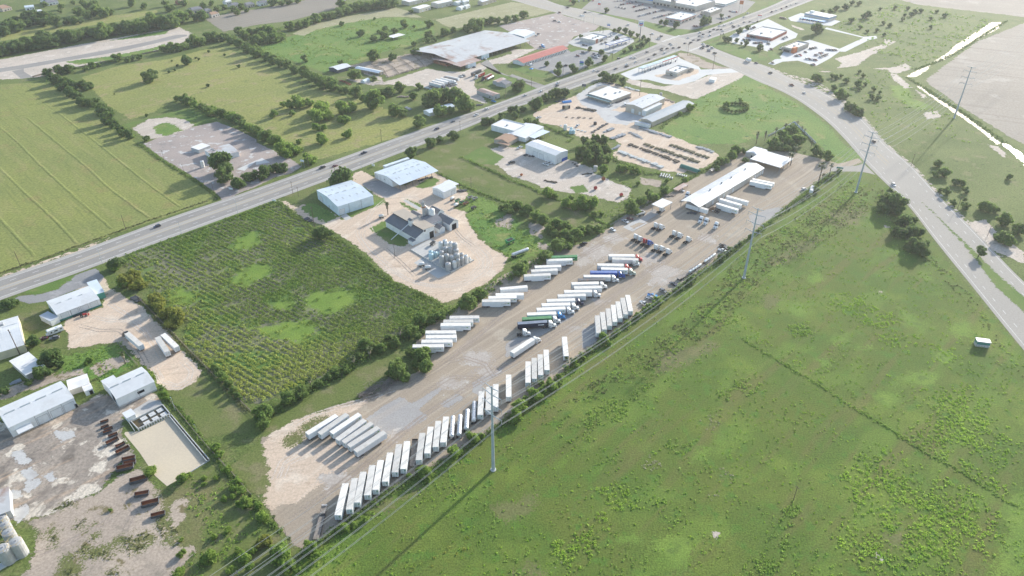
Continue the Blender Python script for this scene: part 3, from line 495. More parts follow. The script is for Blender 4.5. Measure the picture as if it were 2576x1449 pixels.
def inner(name,mat,A,B,t0,t1,layer):
    n=len(A);V=np.concatenate([np.c_[A*(1-t0)+B*t0,np.full(n,layer*LAYER)],np.c_[A*(1-t1)+B*t1,np.full(n,layer*LAYER)]]);i=np.arange(n-1)
    o=npmesh(name,V,np.stack([i,i+1,i+1+n,i+n],1),mat,parent=road)
    if o.data.polygons[0].normal.z<0:o.data.flip_normals()
    return o
inner('carriageway','asphalt_old',A1,B1,.13,.43,9);inner('carriageway','asphalt_old',A1,B1,.57,.87,9)
for t,dsh,mt in ((.28,(3.5,9),'paint_white'),(.72,(3.5,9),'paint_white'),(.125,None,'paint_white'),(.875,None,'paint_white'),(.43,None,'paint_yellow'),(.57,None,'paint_yellow')):
    for s0,s1 in ((0,.63),(.71,1)):marking('lane_marking',A1,B1,t,.3,10,mt,road,dsh,s0,s1)
XU=[(2,90,-90),(2,300,-20),(2,500,60),(2,730,95),(2,1250,235),(2,1540,345),(2,1900,420),(2,2060,495),(2,2330,600),(2,2576,660),(3,100,720),(3,250,800),(3,600,935),(3,760,1040),(3,980,1200),(3,1180,1449),(13,1450,215),(13,1750,560),(13,2000,790),(13,2330,1140),(13,2576,1400),(23,2700,50),(23,2900,230)]
XL=[(2,-330,-60),(2,0,0),(2,200,60),(2,440,125),(2,920,268),(2,1400,420),(2,1700,512),(2,1830,530),(2,2230,700),(2,2576,870),(3,0,850),(3,300,1000),(3,600,1220),(3,820,1449),(13,1000,220),(13,1180,390),(13,1450,650),(13,1600,870),(13,1880,1220),(13,2070,1449),(23,2330,330),(23,2700,780),(23,2900,1020)]
road2,A2,B2=strip('road','road_tan',XU,XL,11,160,sm=10)
for t,dsh,mt in ((.3,(3.5,9),'paint_white'),(.7,(3.5,9),'paint_white'),(.1,None,'paint_white'),(.9,None,'paint_white'),(.44,None,'paint_yellow'),(.54,None,'paint_yellow')):
    for s0,s1 in ((0,.22),(.33,.76)):marking('lane_marking',A2,B2,t,.3,12,mt,road2,dsh,s0,s1)
    if mt=='paint_white':marking('lane_marking',A2,B2,{.3:.22,.7:.8,.1:.05,.9:.93}[t],.3,12,mt,road2,dsh,.76,1.0)
zone('median','mown_grass',[(13,1530,570),(13,1640,660),(13,1800,820),(13,2060,1060),(13,2330,1330),(23,2640,140),(23,2900,400),(23,2900,500),(23,2576,240),(23,2300,0),(13,2150,1240),(13,1950,990),(13,1700,730)],13,res=1.5,pad=3)
# crosswalk bars at the crossing
for (a,b) in (((2,1510,420),(2,1690,355)),((2,1790,510),(2,1920,465))):
    p,q=at(a),at(b);mb=MB();d=(q-p);n=Vector((-d.y,d.x,0)).normalized();K=9
    for k in range(K):
        c=p+d*(k+.25)/K;e=p+d*(k+.7)/K
        mb.face([Vector((*v[:2],13*LAYER)) for v in (c-n*2,e-n*2,e+n*2,c+n*2)])
    mb.build('crosswalk','paint_white',road2)
strip('dirt_verge','caliche',[(-100,740),(10,0,1325),(10,300,1225),(10,700,1085),(10,1100,940)],[(-100,752),(10,0,1350),(10,300,1250),(10,700,1115),(10,1150,945)],7,30)
cul,A3,B3=strip('street','asphalt_old',[(-80,178),(0,0,692),(0,600,590),(0,1200,480),(0,1650,385),(0,1790,335),(0,1885,350)],[(-80,195),(0,0,725),(0,250,690),(0,600,625),(0,1200,520),(0,1700,405),(0,1880,365)],5,40)
sheet('street','asphalt_old',[(0,120,715),(0,240,690),(0,240,720),(0,330,775),(0,215,795)],4)
strip('driveway','road_tan',[(13,620,235),(13,700,222),(13,900,225),(13,960,195)],[(13,640,275),(13,780,278),(13,960,275),(13,1080,310)],9,14)
strip('roadside_dirt','pale_caliche',[(3,0,665),(3,250,770),(3,430,780),(3,620,890),(3,800,1030),(3,1000,1190),(3,1190,1449),(13,1480,210),(13,1780,550),(13,2020,770),(13,2380,1130)],[(3,0,690),(3,250,810),(3,430,870),(3,600,940),(3,760,1050),(3,980,1210),(3,1170,1449),(13,1440,220),(13,1740,560),(13,1990,795),(13,2310,1140)],7,60)

# ------------------------------------------------------------------ tyre ruts worn into the yards
gmat('rut_pale',(0.62,0.54,0.46),(0.58,0.5,0.42),None,s1=0.2,grain=0.15,gs=1.5,rag=0.3,rs=0.4,soft=0.7)
gmat('rut_dark',(0.33,0.275,0.23),(0.36,0.3,0.25),None,s1=0.2,grain=0.15,gs=1.5,rag=0.3,rs=0.4,soft=0.7)
def ruts(pts,mat,layer,n=90,gauge=1.0,w=.55):
    """pair of wheel tracks along a line"""
    L=smooth_line(resample([at(p) for p in pts],n),12);T=np.gradient(L,axis=0);T /= np.linalg.norm(T,axis=1)[:,None];N=np.stack([-T[:,1],T[:,0]],1);z=lift(layer);Vs=[];Fs=[];S=[]
    fade=np.minimum(1,np.minimum(np.arange(n),n-1-np.arange(n))/12)*(.75+.5*nrs.rand(n))
    for g in (-gauge,gauge):
        for o,sd in ((-w,-.5),(0,.35),(w,-.5)):Vs.append(np.c_[L+N*(g+o),np.full(n,z)]);S.append(sd*fade if sd>0 else np.full(n,sd))
    for b in (0,1,3,4):i=np.arange(n-1)+b*n;Fs.append(np.stack([i,i+n,i+n+1,i+1],1))
    o=npmesh('tyre_rut',np.concatenate(Vs),np.concatenate(Fs),mat,{'sd':np.concatenate(S)});tag(o,kind='structure')
    if o.data.polygons[0].normal.z<0:o.data.flip_normals()
for pts in ([(11,1150,800),(11,1050,900),(11,1150,1050),(11,1350,1230),(11,1500,1360),(11,1750,1430),(11,2050,1420),(11,2300,1280),(11,2320,1130),(11,2150,980),(11,2020,860)],[(11,1100,780),(11,1000,880),(11,1120,1070),(11,1380,1290),(11,1600,1400),(11,1850,1449),(11,2150,1410),(11,2380,1250),(11,2350,1110),(11,2200,1000)],[(11,1850,650),(11,1980,800),(11,2050,950),(11,2200,1080),(11,2280,1200),(11,2150,1330),(11,1950,1370)],[(11,1300,560),(11,1180,660),(11,1120,780),(11,1180,900)],[(11,1450,500),(11,1600,540),(11,1750,620),(11,1900,760)],
            [(20,1580,830),(20,1640,940),(20,1780,990),(20,1900,930),(20,1930,830),(20,1830,740)],[(20,1560,800),(20,1620,960),(20,1800,1015),(20,1950,920)],[(20,1050,130),(20,1250,250),(20,1450,420),(20,1620,700)],[(20,900,280),(20,1100,330),(20,1300,330),(20,1480,480)],[(31,180,480),(31,260,300),(31,420,180)],[(31,260,470),(31,320,320),(31,480,240)],[(21,340,1400),(21,560,1280),(21,850,1190),(21,1100,1120),(21,1400,1020)],
            [(2,300,1150),(2,480,1130),(2,640,1180),(2,820,1200)],[(2,350,1170),(2,520,1170),(2,700,1230)],[(12,700,330),(12,900,400),(12,1080,470)],[(12,100,150),(12,300,290),(12,600,360),(12,800,400)]):ruts(pts,'rut_pale',10)
for pts in ([(31,330,900),(31,700,640),(31,1100,330),(21,1600,1340),(21,2000,1080),(22,0,780),(22,500,400)],[(31,420,800),(31,800,560),(31,1250,200),(21,1700,1280),(21,2200,950),(22,150,620)],[(21,1450,1000),(21,1750,850),(21,2050,620),(21,2350,380),(12,300,1380),(12,700,1130),(12,1000,980)],[(21,1500,980),(21,1850,820),(21,2150,560),(21,2450,300),(12,380,1330),(12,800,1060)],[(22,250,560),(22,700,300),(22,1100,20),(12,1400,1250),(12,1700,1080),(12,2100,850),(12,2400,620)],[(22,350,560),(22,800,270),(12,1250,1370),(12,1600,1150),(12,2000,900),(12,2350,600),(13,100,400),(13,500,180)],[(21,1700,1060),(21,1950,900),(21,2200,900),(21,2350,1000)],[(21,1900,760),(21,2100,700),(21,2300,760),(21,2400,900)],[(12,600,1180),(12,900,1000),(12,1150,900),(12,1500,720),(12,1700,560)],[(11,1300,1050),(11,1450,1180),(11,1600,1330)],[(11,2000,860),(11,2070,940),(11,2180,1020)],[(30,300,1250),(30,600,1150),(30,1000,950),(30,1200,800)],[(30,1250,1000),(30,1350,800),(30,1250,650)],[(20,800,380),(20,1000,430),(20,1200,420),(20,1400,620),(20,1480,760)]):ruts(pts,'rut_dark',11)
# ------------------------------------------------------------------ paints and built materials
for n_,c_ in dict(white=(0.78,0.78,0.76),red=(0.42,0.03,0.03),blue=(0.03,0.1,0.36),skyblue=(0.04,0.25,0.55),navy=(0.02,0.03,0.07),black=(0.02,0.02,0.022),silver=(0.5,0.51,0.52),grey=(0.16,0.17,0.18),maroon=(0.14,0.025,0.03),tan=(0.42,0.36,0.27),green=(0.03,0.25,0.09),sage=(0.4,0.45,0.38),orange=(0.5,0.14,0.03),yellow=(0.7,0.5,0.05),brown=(0.2,0.13,0.08)).items():
    pmat('car_'+n_,c_,0.28 if n_ not in ('brown',) else 0.6,0.06,0.8,spec=0.5)
pmat('glass',(0.02,0.025,0.03),0.08,0.05,spec=0.7)
pmat('tyre',(0.02,0.02,0.02),0.85,0.15)
pmat('rim',(0.4,0.4,0.42),0.4,0.1,metal=0.6)
pmat('dark_steel',(0.045,0.045,0.05),0.7,0.25,dirt=(0.16,0.1,0.06),dfac=0.4)
pmat('trailer_white',(0.78,0.79,0.79),0.45,0.07,0.4,dirt=(0.55,0.53,0.49),dfac=0.35,ds=0.3,objvar=0.1)
pmat('trailer_roof',(0.73,0.695,0.63),0.6,0.08,0.5,dirt=(0.52,0.46,0.38),dfac=0.6,ds=0.3,objvar=0.22)
pmat('door_white',(0.66,0.7,0.72),0.5,0.08,0.8)
pmat('box_green',(0.03,0.22,0.07),0.5,0.15);pmat('box_blue',(0.03,0.09,0.38),0.5,0.15,dirt=(0.3,0.25,0.2),dfac=0.3)
pmat('box_navy',(0.015,0.022,0.05),0.5,0.2);pmat('box_grey',(0.13,0.135,0.14),0.6,0.2,dirt=(0.36,0.17,0.08),dfac=0.9,ds=0.35)
pmat('roof_green',(0.09,0.27,0.11),0.6,0.15,dirt=(0.3,0.36,0.25),dfac=0.5);pmat('roof_blue',(0.12,0.2,0.45),0.6,0.15,dirt=(0.4,0.4,0.42),dfac=0.5);pmat('roof_navy',(0.2,0.24,0.3),0.6,0.15,dirt=(0.4,0.42,0.45),dfac=0.6)
pmat('plank',(0.3,0.26,0.22),0.85,0.25,1.5,dirt=(0.18,0.15,0.12),dfac=0.6)
pmat('polished',(0.66,0.67,0.68),0.35,0.1,metal=0.25)
pmat('emblem_green',(0.1,0.35,0.05),0.5,0.1);pmat('emblem_gold',(0.6,0.45,0.08),0.5,0.1);pmat('emblem_dark',(0.03,0.04,0.05),0.5,0.1)
pmat('lamp_red',(0.4,0.02,0.02),0.4,0.1);pmat('lamp_clear',(0.8,0.8,0.75),0.2,0.05)

def wheel(parent,x,y,r=0.5,w=0.3,name='wheel'):
    mb=MB();mb.cyl((x,y-w/2,r),(x,y+w/2,r),r,n=14,m=0);s=1 if y>0 else-1
    mb.cyl((x,y+s*(w/2-0.02),r),(x,y+s*(w/2+0.02),r),r*0.55,n=10,m=1)
    return mb.build(name,['tyre','rim'],parent)
KIDS={}
def kids(o):
    if o.name not in KIDS:KIDS[o.name]=list(o.children)
    return KIDS[o.name]
def copy_tree(o,parent=None):
    c=o.copy();col.objects.link(c)
    if parent:c.parent=parent
    for ch in kids(o):copy_tree(ch,c)
    return c
PROTO={}
def proto(key,fn,*a):
    if key not in PROTO:PROTO[key]=fn(*a)
    return PROTO[key]

def make_trailer(side='trailer_white',top='trailer_roof',logo=1,skirt=True):
    root=empty('box_trailer')
    L,W,z0,z1=16.15,1.3,1.15,4.08
    mb=MB();mb.box(-L/2,L/2,-W,W,z0,z1-0.03)
    for k in range(1,14):                                            # side posts
        x=-L/2+k*L/14
        for s in (-1,1):mb.box(x-.04,x+.04,s*W-.015,s*W+.015,z0+.1,z1-.1)
    for s in (-1,1):mb.box(-L/2,L/2,s*W-.02,s*W+.03,z0,z0+.12);mb.box(-L/2,L/2,s*W-.02,s*W+.03,z1-.16,z1-.02)
    mb.build('body',side,root)
    rf=MB();rf.box(-L/2,L/2,-W-.02,W+.02,z1-.03,z1)
    for k in range(1,22):x=-L/2+k*L/22;rf.box(x-.03,x+.03,-W,W,z1,z1+.012)
    rf.build('roof',top,root)
    for s in (-1,1):
        d=MB();d.box(-L/2-.05,-L/2,min(0,s*(W-.08))+.01,max(0,s*(W-.08))-.01,z0+.08,z1-.12);dd=d.build('door','door_white' if side=='trailer_white' else side,root)
        b=MB()
        for yy in (.35,.75):b.cyl((-L/2-.08,s*yy,z0+.05),(-L/2-.08,s*yy,z1-.1),.03,n=6)
        b.build('lock_rod','dark_steel',dd)
    c=MB();c.box(-L/2-.06,-L/2,-W,W,.55,.66);c.box(-L/2-.06,-L/2,-.5,-.4,.6,z0);c.box(-L/2-.06,-L/2,.4,.5,.6,z0)
    c.build('underride_bar','dark_steel',root)
    f=MB();f.box(-L/2,L/2-.2,-.5,-.35,.85,z0);f.box(-L/2,L/2-.2,.35,.5,.85,z0);f.box(-7.4,-3.2,-.9,.9,.6,.95);f.build('chassis','dark_steel',root)
    for x in (-6.6,-5.3):
        for s in (-1,1):wheel(root,x,s*.95,.5,.55)
    for s in (-1,1):g=MB();g.box(4.6,4.8,s*.8-.08,s*.8+.08,.05,z0);g.box(4.5,4.9,s*.8-.18,s*.8+.18,0,.06);g.build('landing_gear','dark_steel',root)
    if skirt:
        for s in (-1,1):k=MB();k.box(-3.6,3.9,s*1.25-.02,s*1.25+.02,.35,z0);k.build('side_skirt',side,root)
    if logo:
        for s in (-1,1):
            e=MB();y=s*(W+.035)
            def pt(x,z):return (x,y,z)
            if logo==1:                                             # long swoosh with a small green dome at its end
                a0=6.9;e.face([pt(a0+.55*math.cos(t),2.75+.5*math.sin(t)) for t in np.linspace(0,math.pi,9)],0)
                e.face([pt(3.2,2.42),pt(7.4,2.6),pt(7.4,2.72),pt(4.0,2.58)],2);e.face([pt(4.4,2.85),pt(6.4,3.15),pt(6.4,3.22),pt(5.0,3.1)],1);e.face([pt(2.6,2.25),pt(5.6,2.3),pt(5.6,2.36),pt(2.9,2.32)],2)
            else:                                                     # lone dome with a thin line of lettering behind it
                e.face([pt(6.3+.5*math.cos(t),2.6+.55*math.sin(t)) for t in np.linspace(0,math.pi,9)],0);e.face([pt(6.1+.25*math.cos(t),2.62+.28*math.sin(t)) for t in np.linspace(0,math.pi,7)],1)
                for q in range(7):e.face([pt(3.0+q*.38,2.62),pt(3.28+q*.38,2.62),pt(3.28+q*.38,2.82),pt(3.0+q*.38,2.82)],2)
            e.build('emblem',['emblem_green','emblem_gold','emblem_dark'],root)
        e=MB();e.face([(-L/2-.06,-.62+.32*math.cos(t),3.0+.42*math.sin(t)) for t in np.linspace(0,math.pi,9)],0);e.face([(-L/2-.065,-.62+.3*math.cos(t),2.92+.08*math.sin(t)) for t in np.linspace(0,2*math.pi,9)],1)
        e.build('door_emblem',['emblem_green','emblem_dark'],root)
    for s in (-1,1):l=MB();l.box(-L/2-.03,-L/2,s*1.07-.13,s*1.07+.13,.95,1.1);l.build('tail_lamp','lamp_red',root)
    return root
def make_container(side,top):
    """shipping container on a skeletal chassis"""
    root=empty('container_trailer');L,W,z0,z1=16.1,1.22,1.25,4.1
    mb=MB();mb.box(-L/2,L/2,-W,W,z0,z1-.03)
    for k in range(46):
        x=-L/2+.25+k*(L-.5)/46
        for s in (-1,1):mb.box(x,x+.17,s*W-.02,s*W+.035,z0+.15,z1-.15)
    mb.build('body',side,root);rf=MB();rf.box(-L/2,L/2,-W,W,z1-.03,z1)
    for k in range(30):x=-L/2+.3+k*(L-.6)/30;rf.box(x,x+.25,-W+.15,W-.15,z1,z1+.03)
    rf.build('roof',top,root)
    for s in (-1,1):
        d=MB();d.box(-L/2-.05,-L/2,min(0,s*1.15)+.01,max(0,s*1.15)-.01,z0+.08,z1-.12);d.build('door',side,root)
        e=MB();e.box(3.0,6.2,s*(W+.04)-.01,s*(W+.04)+.01,2.6,3.1);e.build('lettering','door_white',root)
    f=MB();f.box(-L/2,L/2,-.5,-.35,.85,z0);f.box(-L/2,L/2,.35,.5,.85,z0);f.box(-7.2,-4.2,-.9,.9,.6,.95);f.build('chassis','dark_steel',root)
    for x in (-6.5,-5.2):
        for s in (-1,1):wheel(root,x,s*.95,.5,.55)
    return root
def make_flatbed():
    root=empty('flatbed_trailer');L=15.5
    f=MB();f.box(-L/2,L/2,-.5,-.3,.8,1.3);f.box(-L/2,L/2,.3,.5,.8,1.3);f.box(-L/2,L/2,-1.28,-1.2,1.25,1.45);f.box(-L/2,L/2,1.2,1.28,1.25,1.45);f.build('frame','dark_steel',root)
    for k in range(8):p=MB();p.box(-L/2,L/2-(0.0 if k%3 else .25),-1.2+k*.3,-1.2+k*.3+.27,1.4,1.46+.01*(k%2));p.build('plank','plank',root)
    for x in (-6.4,-5.1):
        for s in (-1,1):wheel(root,x,s*.95,.5,.5)
    h=MB();h.box(L/2-.1,L/2,-1.25,1.25,1.4,2.3);h.build('headboard','dark_steel',root);return root
def make_lowboy():
    root=empty('lowboy_trailer')
    f=MB();f.box(-8.2,3.6,-1.3,-1.1,.6,.95);f.box(-8.2,3.6,1.1,1.3,.6,.95);f.box(3.4,7.6,-1.2,1.2,1.15,1.4);f.box(3.2,3.7,-1.2,1.2,.6,1.3);f.build('frame','dark_steel',root)
    for k in range(5):p=MB();p.box(-8.1,3.2,-1.1+k*.45,-1.1+k*.45+.36,.85,.97+.015*(k%2));p.build('plank','plank',root)
    for k in range(4):p=MB();p.box(3.9,7.5,-1.1+k*.56,-1.1+k*.56+.5,1.4,1.47);p.build('plank','plank',root)
    for k in range(4):q=MB();q.box(7.5,7.9,-1.0+k*.58,-.7+k*.58,1.2,2.0);q.build('stake','polished',root)
    for x in (-7.2,-6.1):
        for s in (-1,1):wheel(root,x,s*1.0,.42,.4)
    return root
def make_tanker(m='polished',fat=1.2):
    root=empty('tank_trailer');L=12.8
    t=MB();t.lathe([(0,-L/2),(.6*fat,-L/2+.05),(.85*fat,-L/2+.3),(.88*fat,-L/2+.6),(.88*fat,L/2-.6),(.85*fat,L/2-.3),(.6*fat,L/2-.05),(0,L/2)],18)
    t.v=[(z,x,y+2.25) for (x,y,z) in t.v];t.build('tank',m,root,True)
    for x in (-4.2,-1.5,1.5,4.2):
        r=MB();r.lathe([(.9*fat,-.06),(.93*fat,-.06),(.93*fat,.06),(.9*fat,.06)],18);r.v=[(z+x,a,b+2.25) for (a,b,z) in r.v];r.build('band','rim',root)
    for x in (-3,0,3):h=MB();h.cyl((x,0,3.05*(.75+.25*fat)),(x,0,3.3),.3,n=10);h.build('hatch','rim',root)
    w=MB();w.box(-5.5,5.5,.3,.65,3.1,3.14);w.build('catwalk','dark_steel',root)
    f=MB();f.box(-6.6,6.2,-.5,-.3,.9,1.3);f.box(-6.6,6.2,.3,.5,.9,1.3);f.box(-6.9,-6.6,-1.2,1.2,.6,.9);f.build('chassis','dark_steel',root)
    for x in (-5.6,-4.3):
        for s in (-1,1):wheel(root,x,s*.95,.5,.5)
    for s in (-1,1):g=MB();g.box(4.0,4.2,s*.7-.08,s*.7+.08,0,1.1);g.build('landing_gear','dark_steel',root)
    return root
def make_tractor(c='white',stripe='emblem_dark'):
    root=empty('truck_tractor');cm='car_'+c
    ch=MB();ch.box(-3.7,3.3,-.48,-.32,.7,1.0);ch.box(-3.7,3.3,.32,.48,.7,1.0);ch.box(-3.7,-3.6,-.6,.6,.6,1.0);ch.box(-2.2,-.7,-.5,.5,.95,1.06);ch.build('chassis','dark_steel',root)
    cb=MB();cb.prism([(-.6,1.0),(2.05,1.0),(2.05,2.1),(1.6,3.0),(1.15,3.55),(.5,3.95),(-.3,4.02),(-.6,3.95)],-1.22,1.22,axis='y');cb.v=[(x,y*(1.0 if z<2.6 else .93),z) for (x,y,z) in cb.v];cb.v=[(a,b,c_) for (a,b,c_) in cb.v]
    cb.build('cab',cm,root)
    ho=MB();ho.prism([(2.03,.75),(3.55,.6),(3.6,1.5),(3.35,1.85),(2.03,2.1)],-1.0,1.0,axis='y');ho.v=[(x,y*(1.0 if x<2.5 else .88),z) for (x,y,z) in ho.v];ho.build('hood',cm,root)
    gr=MB();gr.face([(3.615,-.45,.8),(3.615,.45,.8),(3.64,.45,1.45),(3.64,-.45,1.45)]);gr.build('grille','dark_steel',root)
    bu=MB();bu.box(3.45,3.78,-1.18,1.18,.35,.75);bu.build('bumper',cm,root)
    ws=MB();ws.face([(2.075,-1.05,2.12),(2.075,1.05,2.12),(1.64,.98,3.0),(1.64,-.98,3.0)]);ws.face([(2.08,-1.05,2.12),(2.08,1.05,2.12),(1.65,.98,3.0),(1.65,-.98,3.0)][::-1]);ws.build('windshield','glass',root)
    for s in (-1,1):
        d=MB();d.box(.75,1.75,s*1.225-.012,s*1.225+.012,1.05,2.75);dd=d.build('door',cm,root)
        w=MB();w.box(.9,1.6,s*1.225-.025,s*1.225+.025,2.1,2.68);w.build('side_window','glass',dd)
        w2=MB();w2.box(-.1,.3,s*1.225-.02,s*1.225+.02,2.3,2.65);w2.build('sleeper_window','glass',root)
        k=MB();k.cyl((-.2,s*1.0,.68),(1.3,s*1.0,.68),.32,n=12);k.build('fuel_tank','polished',root)
        mi=MB();mi.box(1.95,2.1,s*1.45-.1,s*1.45+.1,2.0,2.7);mi.box(1.98,2.05,min(s*1.2,s*1.4),max(s*1.2,s*1.4),2.4,2.46);mi.build('mirror','dark_steel',root)
        hl=MB();hl.box(3.35,3.6,s*.82-.14,s*.82+.14,.95,1.25);hl.build('headlight','lamp_clear',root)
        fd=MB();fd.prism([(2.1,.95),(2.3,1.15),(2.95,1.15),(3.2,.95)],min(s*.85,s*1.2),max(s*.85,s*1.2),axis='y');fd.build('fender',cm,root)
        st=MB();st.face([(-.5,s*1.24,1.35),(.7,s*1.24,1.25),(.7,s*1.24,1.45),(-.5,s*1.24,1.75)]);st.build('stripe',stripe,root)
        wheel(root,2.65,s*1.02,.52,.32)
        for x in (-1.0-.9,-1.0-2.2):wheel(root,x,s*.93,.52,.58)
    fw=MB();fw.cyl((-1.7,0,1.05),(-1.7,0,1.16),.5,n=12);fw.build('fifth_wheel','dark_steel',root)
    for s in (-1,1):ex=MB();ex.cyl((-.75,s*.95,1.0),(-.75,s*.95,3.9),.08,n=8);ex.build('exhaust_stack','polished',root)
    return root
def make_car(kind='sedan',c='white',far=False):
    nm=dict(sedan='car',suv='car',pickup='pickup_truck',van='van')[kind]
    L,W=dict(sedan=(4.75,.91),suv=(4.8,.96),pickup=(5.7,.99),van=(5.6,1.0))[kind];h=L/2
    bd=MB()
    prof=dict(sedan=[(-h,.35),(h,.35),(h,.62),(h-.12,.74),(.95,.92),(-1.55,.98),(-h+.05,.95),(-h,.7)],suv=[(-h,.4),(h,.4),(h,.75),(h-.15,.9),(1.1,1.05),(-h+.05,1.08),(-h,.8)],
                pickup=[(-h,.5),(h,.5),(h,.85),(h-.12,1.0),(1.35,1.12),(-.75,1.14),(-.75,.75),(-h+.12,.75),(-h+.12,1.1),(-h,1.1)],van=[(-h,.4),(h,.4),(h,.9),(h-.2,1.1),(1.9,1.3),(-h,1.35)])[kind]
    bd.prism(prof,-W,W,axis='y')
    cab=dict(sedan=(-1.6,.95,-1.0,.25,.95,1.42),suv=(-2.25,1.1,-1.9,.4,1.06,1.75),pickup=(-.75,1.35,-.6,.65,1.13,1.82),van=(-2.75,2.0,-2.65,1.3,1.34,2.2))[kind]
    xb,xf,tb,tf,z0,z1=cab;wi=W-.06;wt=W-.24
    cabf=[[(xb,-wi,z0),(xf,-wi,z0),(tf,-wt,z1),(tb,-wt,z1)],[(xf,wi,z0),(xb,wi,z0),(tb,wt,z1),(tf,wt,z1)],[(xf,-wi,z0),(xf,wi,z0),(tf,wt,z1),(tf,-wt,z1)],[(xb,wi,z0),(xb,-wi,z0),(tb,-wt,z1),(tb,wt,z1)]]
    if kind=='pickup':
        for s in (-1,1):bd.box(-h,-.7,s*W-.06,s*W+.0,.75,1.13)
    if far:
        for f in cabf:bd.face(f,1)
        bd.box(tb,tf,-wt,wt,z1-.02,z1+.03,0)
        for x in (-h+.95,h-.95):
            for s in (-1,1):bd.cyl((x,s*(W-.2),.33),(x,s*(W+.02),.33),.33,n=8,m=2)
        return bd.build(nm,['car_'+c,'glass','tyre'])
    root=empty(nm);bd.build('body','car_'+c,root)
    g=MB()
    for f in cabf:g.face(f)
    g.build('window_band','glass',root)
    rf=MB();rf.box(tb,tf,-wt-.01,wt+.01,z1-.02,z1+.04,tx=.05,ty=.05)
    if kind=='van':rf.box(xb+.02,.9,-wi-.01,wi+.01,z0,z1-.1)
    for s in (-1,1):
        for x in ((xb+xf)/2-.1,):rf.face([(x-.05,s*(wi+.005),z0),(x+.05,s*(wi+.005),z0),(x+.05,s*(wt+.012),z1),(x-.05,s*(wt+.012),z1)])
    rf.build('roof','car_'+c,root)
    for x in (-h+.95,h-.95):
        for s in (-1,1):wheel(root,x,s*(W-.1),.34 if kind!='pickup' else .39,.24)
    for s in (-1,1):
        q=MB();q.box(h-.1,h+.02,s*(W-.25)-.16,s*(W-.25)+.16,.6 if kind=='sedan' else .72,.75 if kind=='sedan' else .9);q.build('headlight','lamp_clear',root)
        q=MB();q.box(-h-.02,-h+.08,s*(W-.2)-.14,s*(W-.2)+.14,.72,.9);q.build('tail_lamp','lamp_red',root)
    return root
ORD=['first','second','third','fourth','fifth','sixth','seventh','eighth','ninth','tenth','eleventh','twelfth','thirteenth','fourteenth','fifteenth','sixteenth','seventeenth','eighteenth','nineteenth','twentieth']
ZY=5*LAYER+0.02
def lay(front,rear,z):
    a,b=at(front,z),at(rear,z);d=a-b;return (a+b)/2,math.atan2(d.y,d.x),d.length
def put_trailer(key,front,rear,label,group,z=4.08,zb=ZY):
    P={'w1':lambda:make_trailer(logo=1),'w2':lambda:make_trailer(logo=2),'w0':lambda:make_trailer(logo=0,skirt=False),'green':lambda:make_container('box_green','roof_green'),'blue':lambda:make_container('box_blue','roof_blue'),'navy':lambda:make_container('box_navy','roof_navy'),'rusty':lambda:make_container('box_grey','box_grey'),'flat':make_flatbed,'low':make_lowboy,'tanker':make_tanker,'wtank':lambda:make_tanker('trailer_white',.8)}
    p=proto('tr_'+key,P[key]);c,a,L=lay(front,rear,z)
    cat={'flat':'flatbed trailer','low':'lowboy trailer','tanker':'tank trailer','wtank':'tank trailer'}.get(key,'trailer')
    o=spawn(p,(c.x,c.y,zb),a,label,group,cat=cat);return o,Vector((math.cos(a),math.sin(a),0)),c
def put_tractor(c,pos,ang,label,group='truck tractors',zb=ZY):
    p=proto('tractor_'+c,make_tractor,c);return spawn(p,(pos.x,pos.y,zb),ang,label,group,cat='truck')
GF='trailers along the lower fence'
row=[('w1',(31,900,518),(31,822,835)),('w1',(31,993,465),(31,937,778)),('w1',(31,1080,401),(31,1017,708)),('w2',(31,1172,334),(31,1120,635)),('w1',(31,1255,284),(31,1202,578)),('w1',(31,1350,207),(31,1298,498)),('w1',(31,1440,121),(31,1397,405)),('w2',(31,1520,92),(31,1482,371)),
       ('flat',(31,1600,83),(31,1572,345)),('w0',(31,1675,8),(31,1637,283)),('w1',(31,1758,-52),(31,1722,213)),('w0',(31,1835,-112),(31,1806,150)),('w1',(21,1913,1295),(31,1882,103))]
for i,(k,f,r) in enumerate(row):
    put_trailer(k,f,r,('weathered empty flatbed trailer squeezed between two white box trailers along the lower fence' if k=='flat' else f'white box trailer, {ORD[i]} from the lower end of the long diagonal row along the fence'),GF,z=1.45 if k=='flat' else 4.08)
for i,(f,r) in enumerate([((21,1980,1285),(21,1966,1480)),((21,2055,1268),(21,2042,1470)),((21,2128,1210),(21,2115,1415)),((21,2198,1130),(21,2190,1330))]):
    put_trailer('tanker',f,r,f'polished tank trailer, {ORD[i]} of the four beside the nearest tall power pole',GF,z=3.0)
for i,(k,f,r) in enumerate([('w1',(21,2270,1040),(21,2256,1275)),('w0',(21,2345,992),(21,2337,1230)),('w1',(21,2413,970),(21,2410,1195)),('w1',(21,2542,872),(21,2543,1095))]):
    put_trailer(k,f,r,['white box trailer right after the tank trailers, behind the power pole','white box trailer partly hidden by the nearest tall power pole','white box trailer just past the nearest tall power pole','white box trailer standing alone between the pole and the row of four'][i],GF)
for i,(f,r) in enumerate([((22,162,739),(22,162,953)),((22,223,701),(22,226,914)),((22,283,667),(22,290,876)),((22,343,620),(22,352,826))]):
    put_trailer('w1' if i%2 else 'w2',f,r,f'white box trailer, {ORD[i]} from the near end in the row of four by the fence','row of four trailers by the fence')
put_trailer('w0',(22,528,499),(22,545,675),'cream topped box trailer standing alone with its tail in a yucca clump',None)
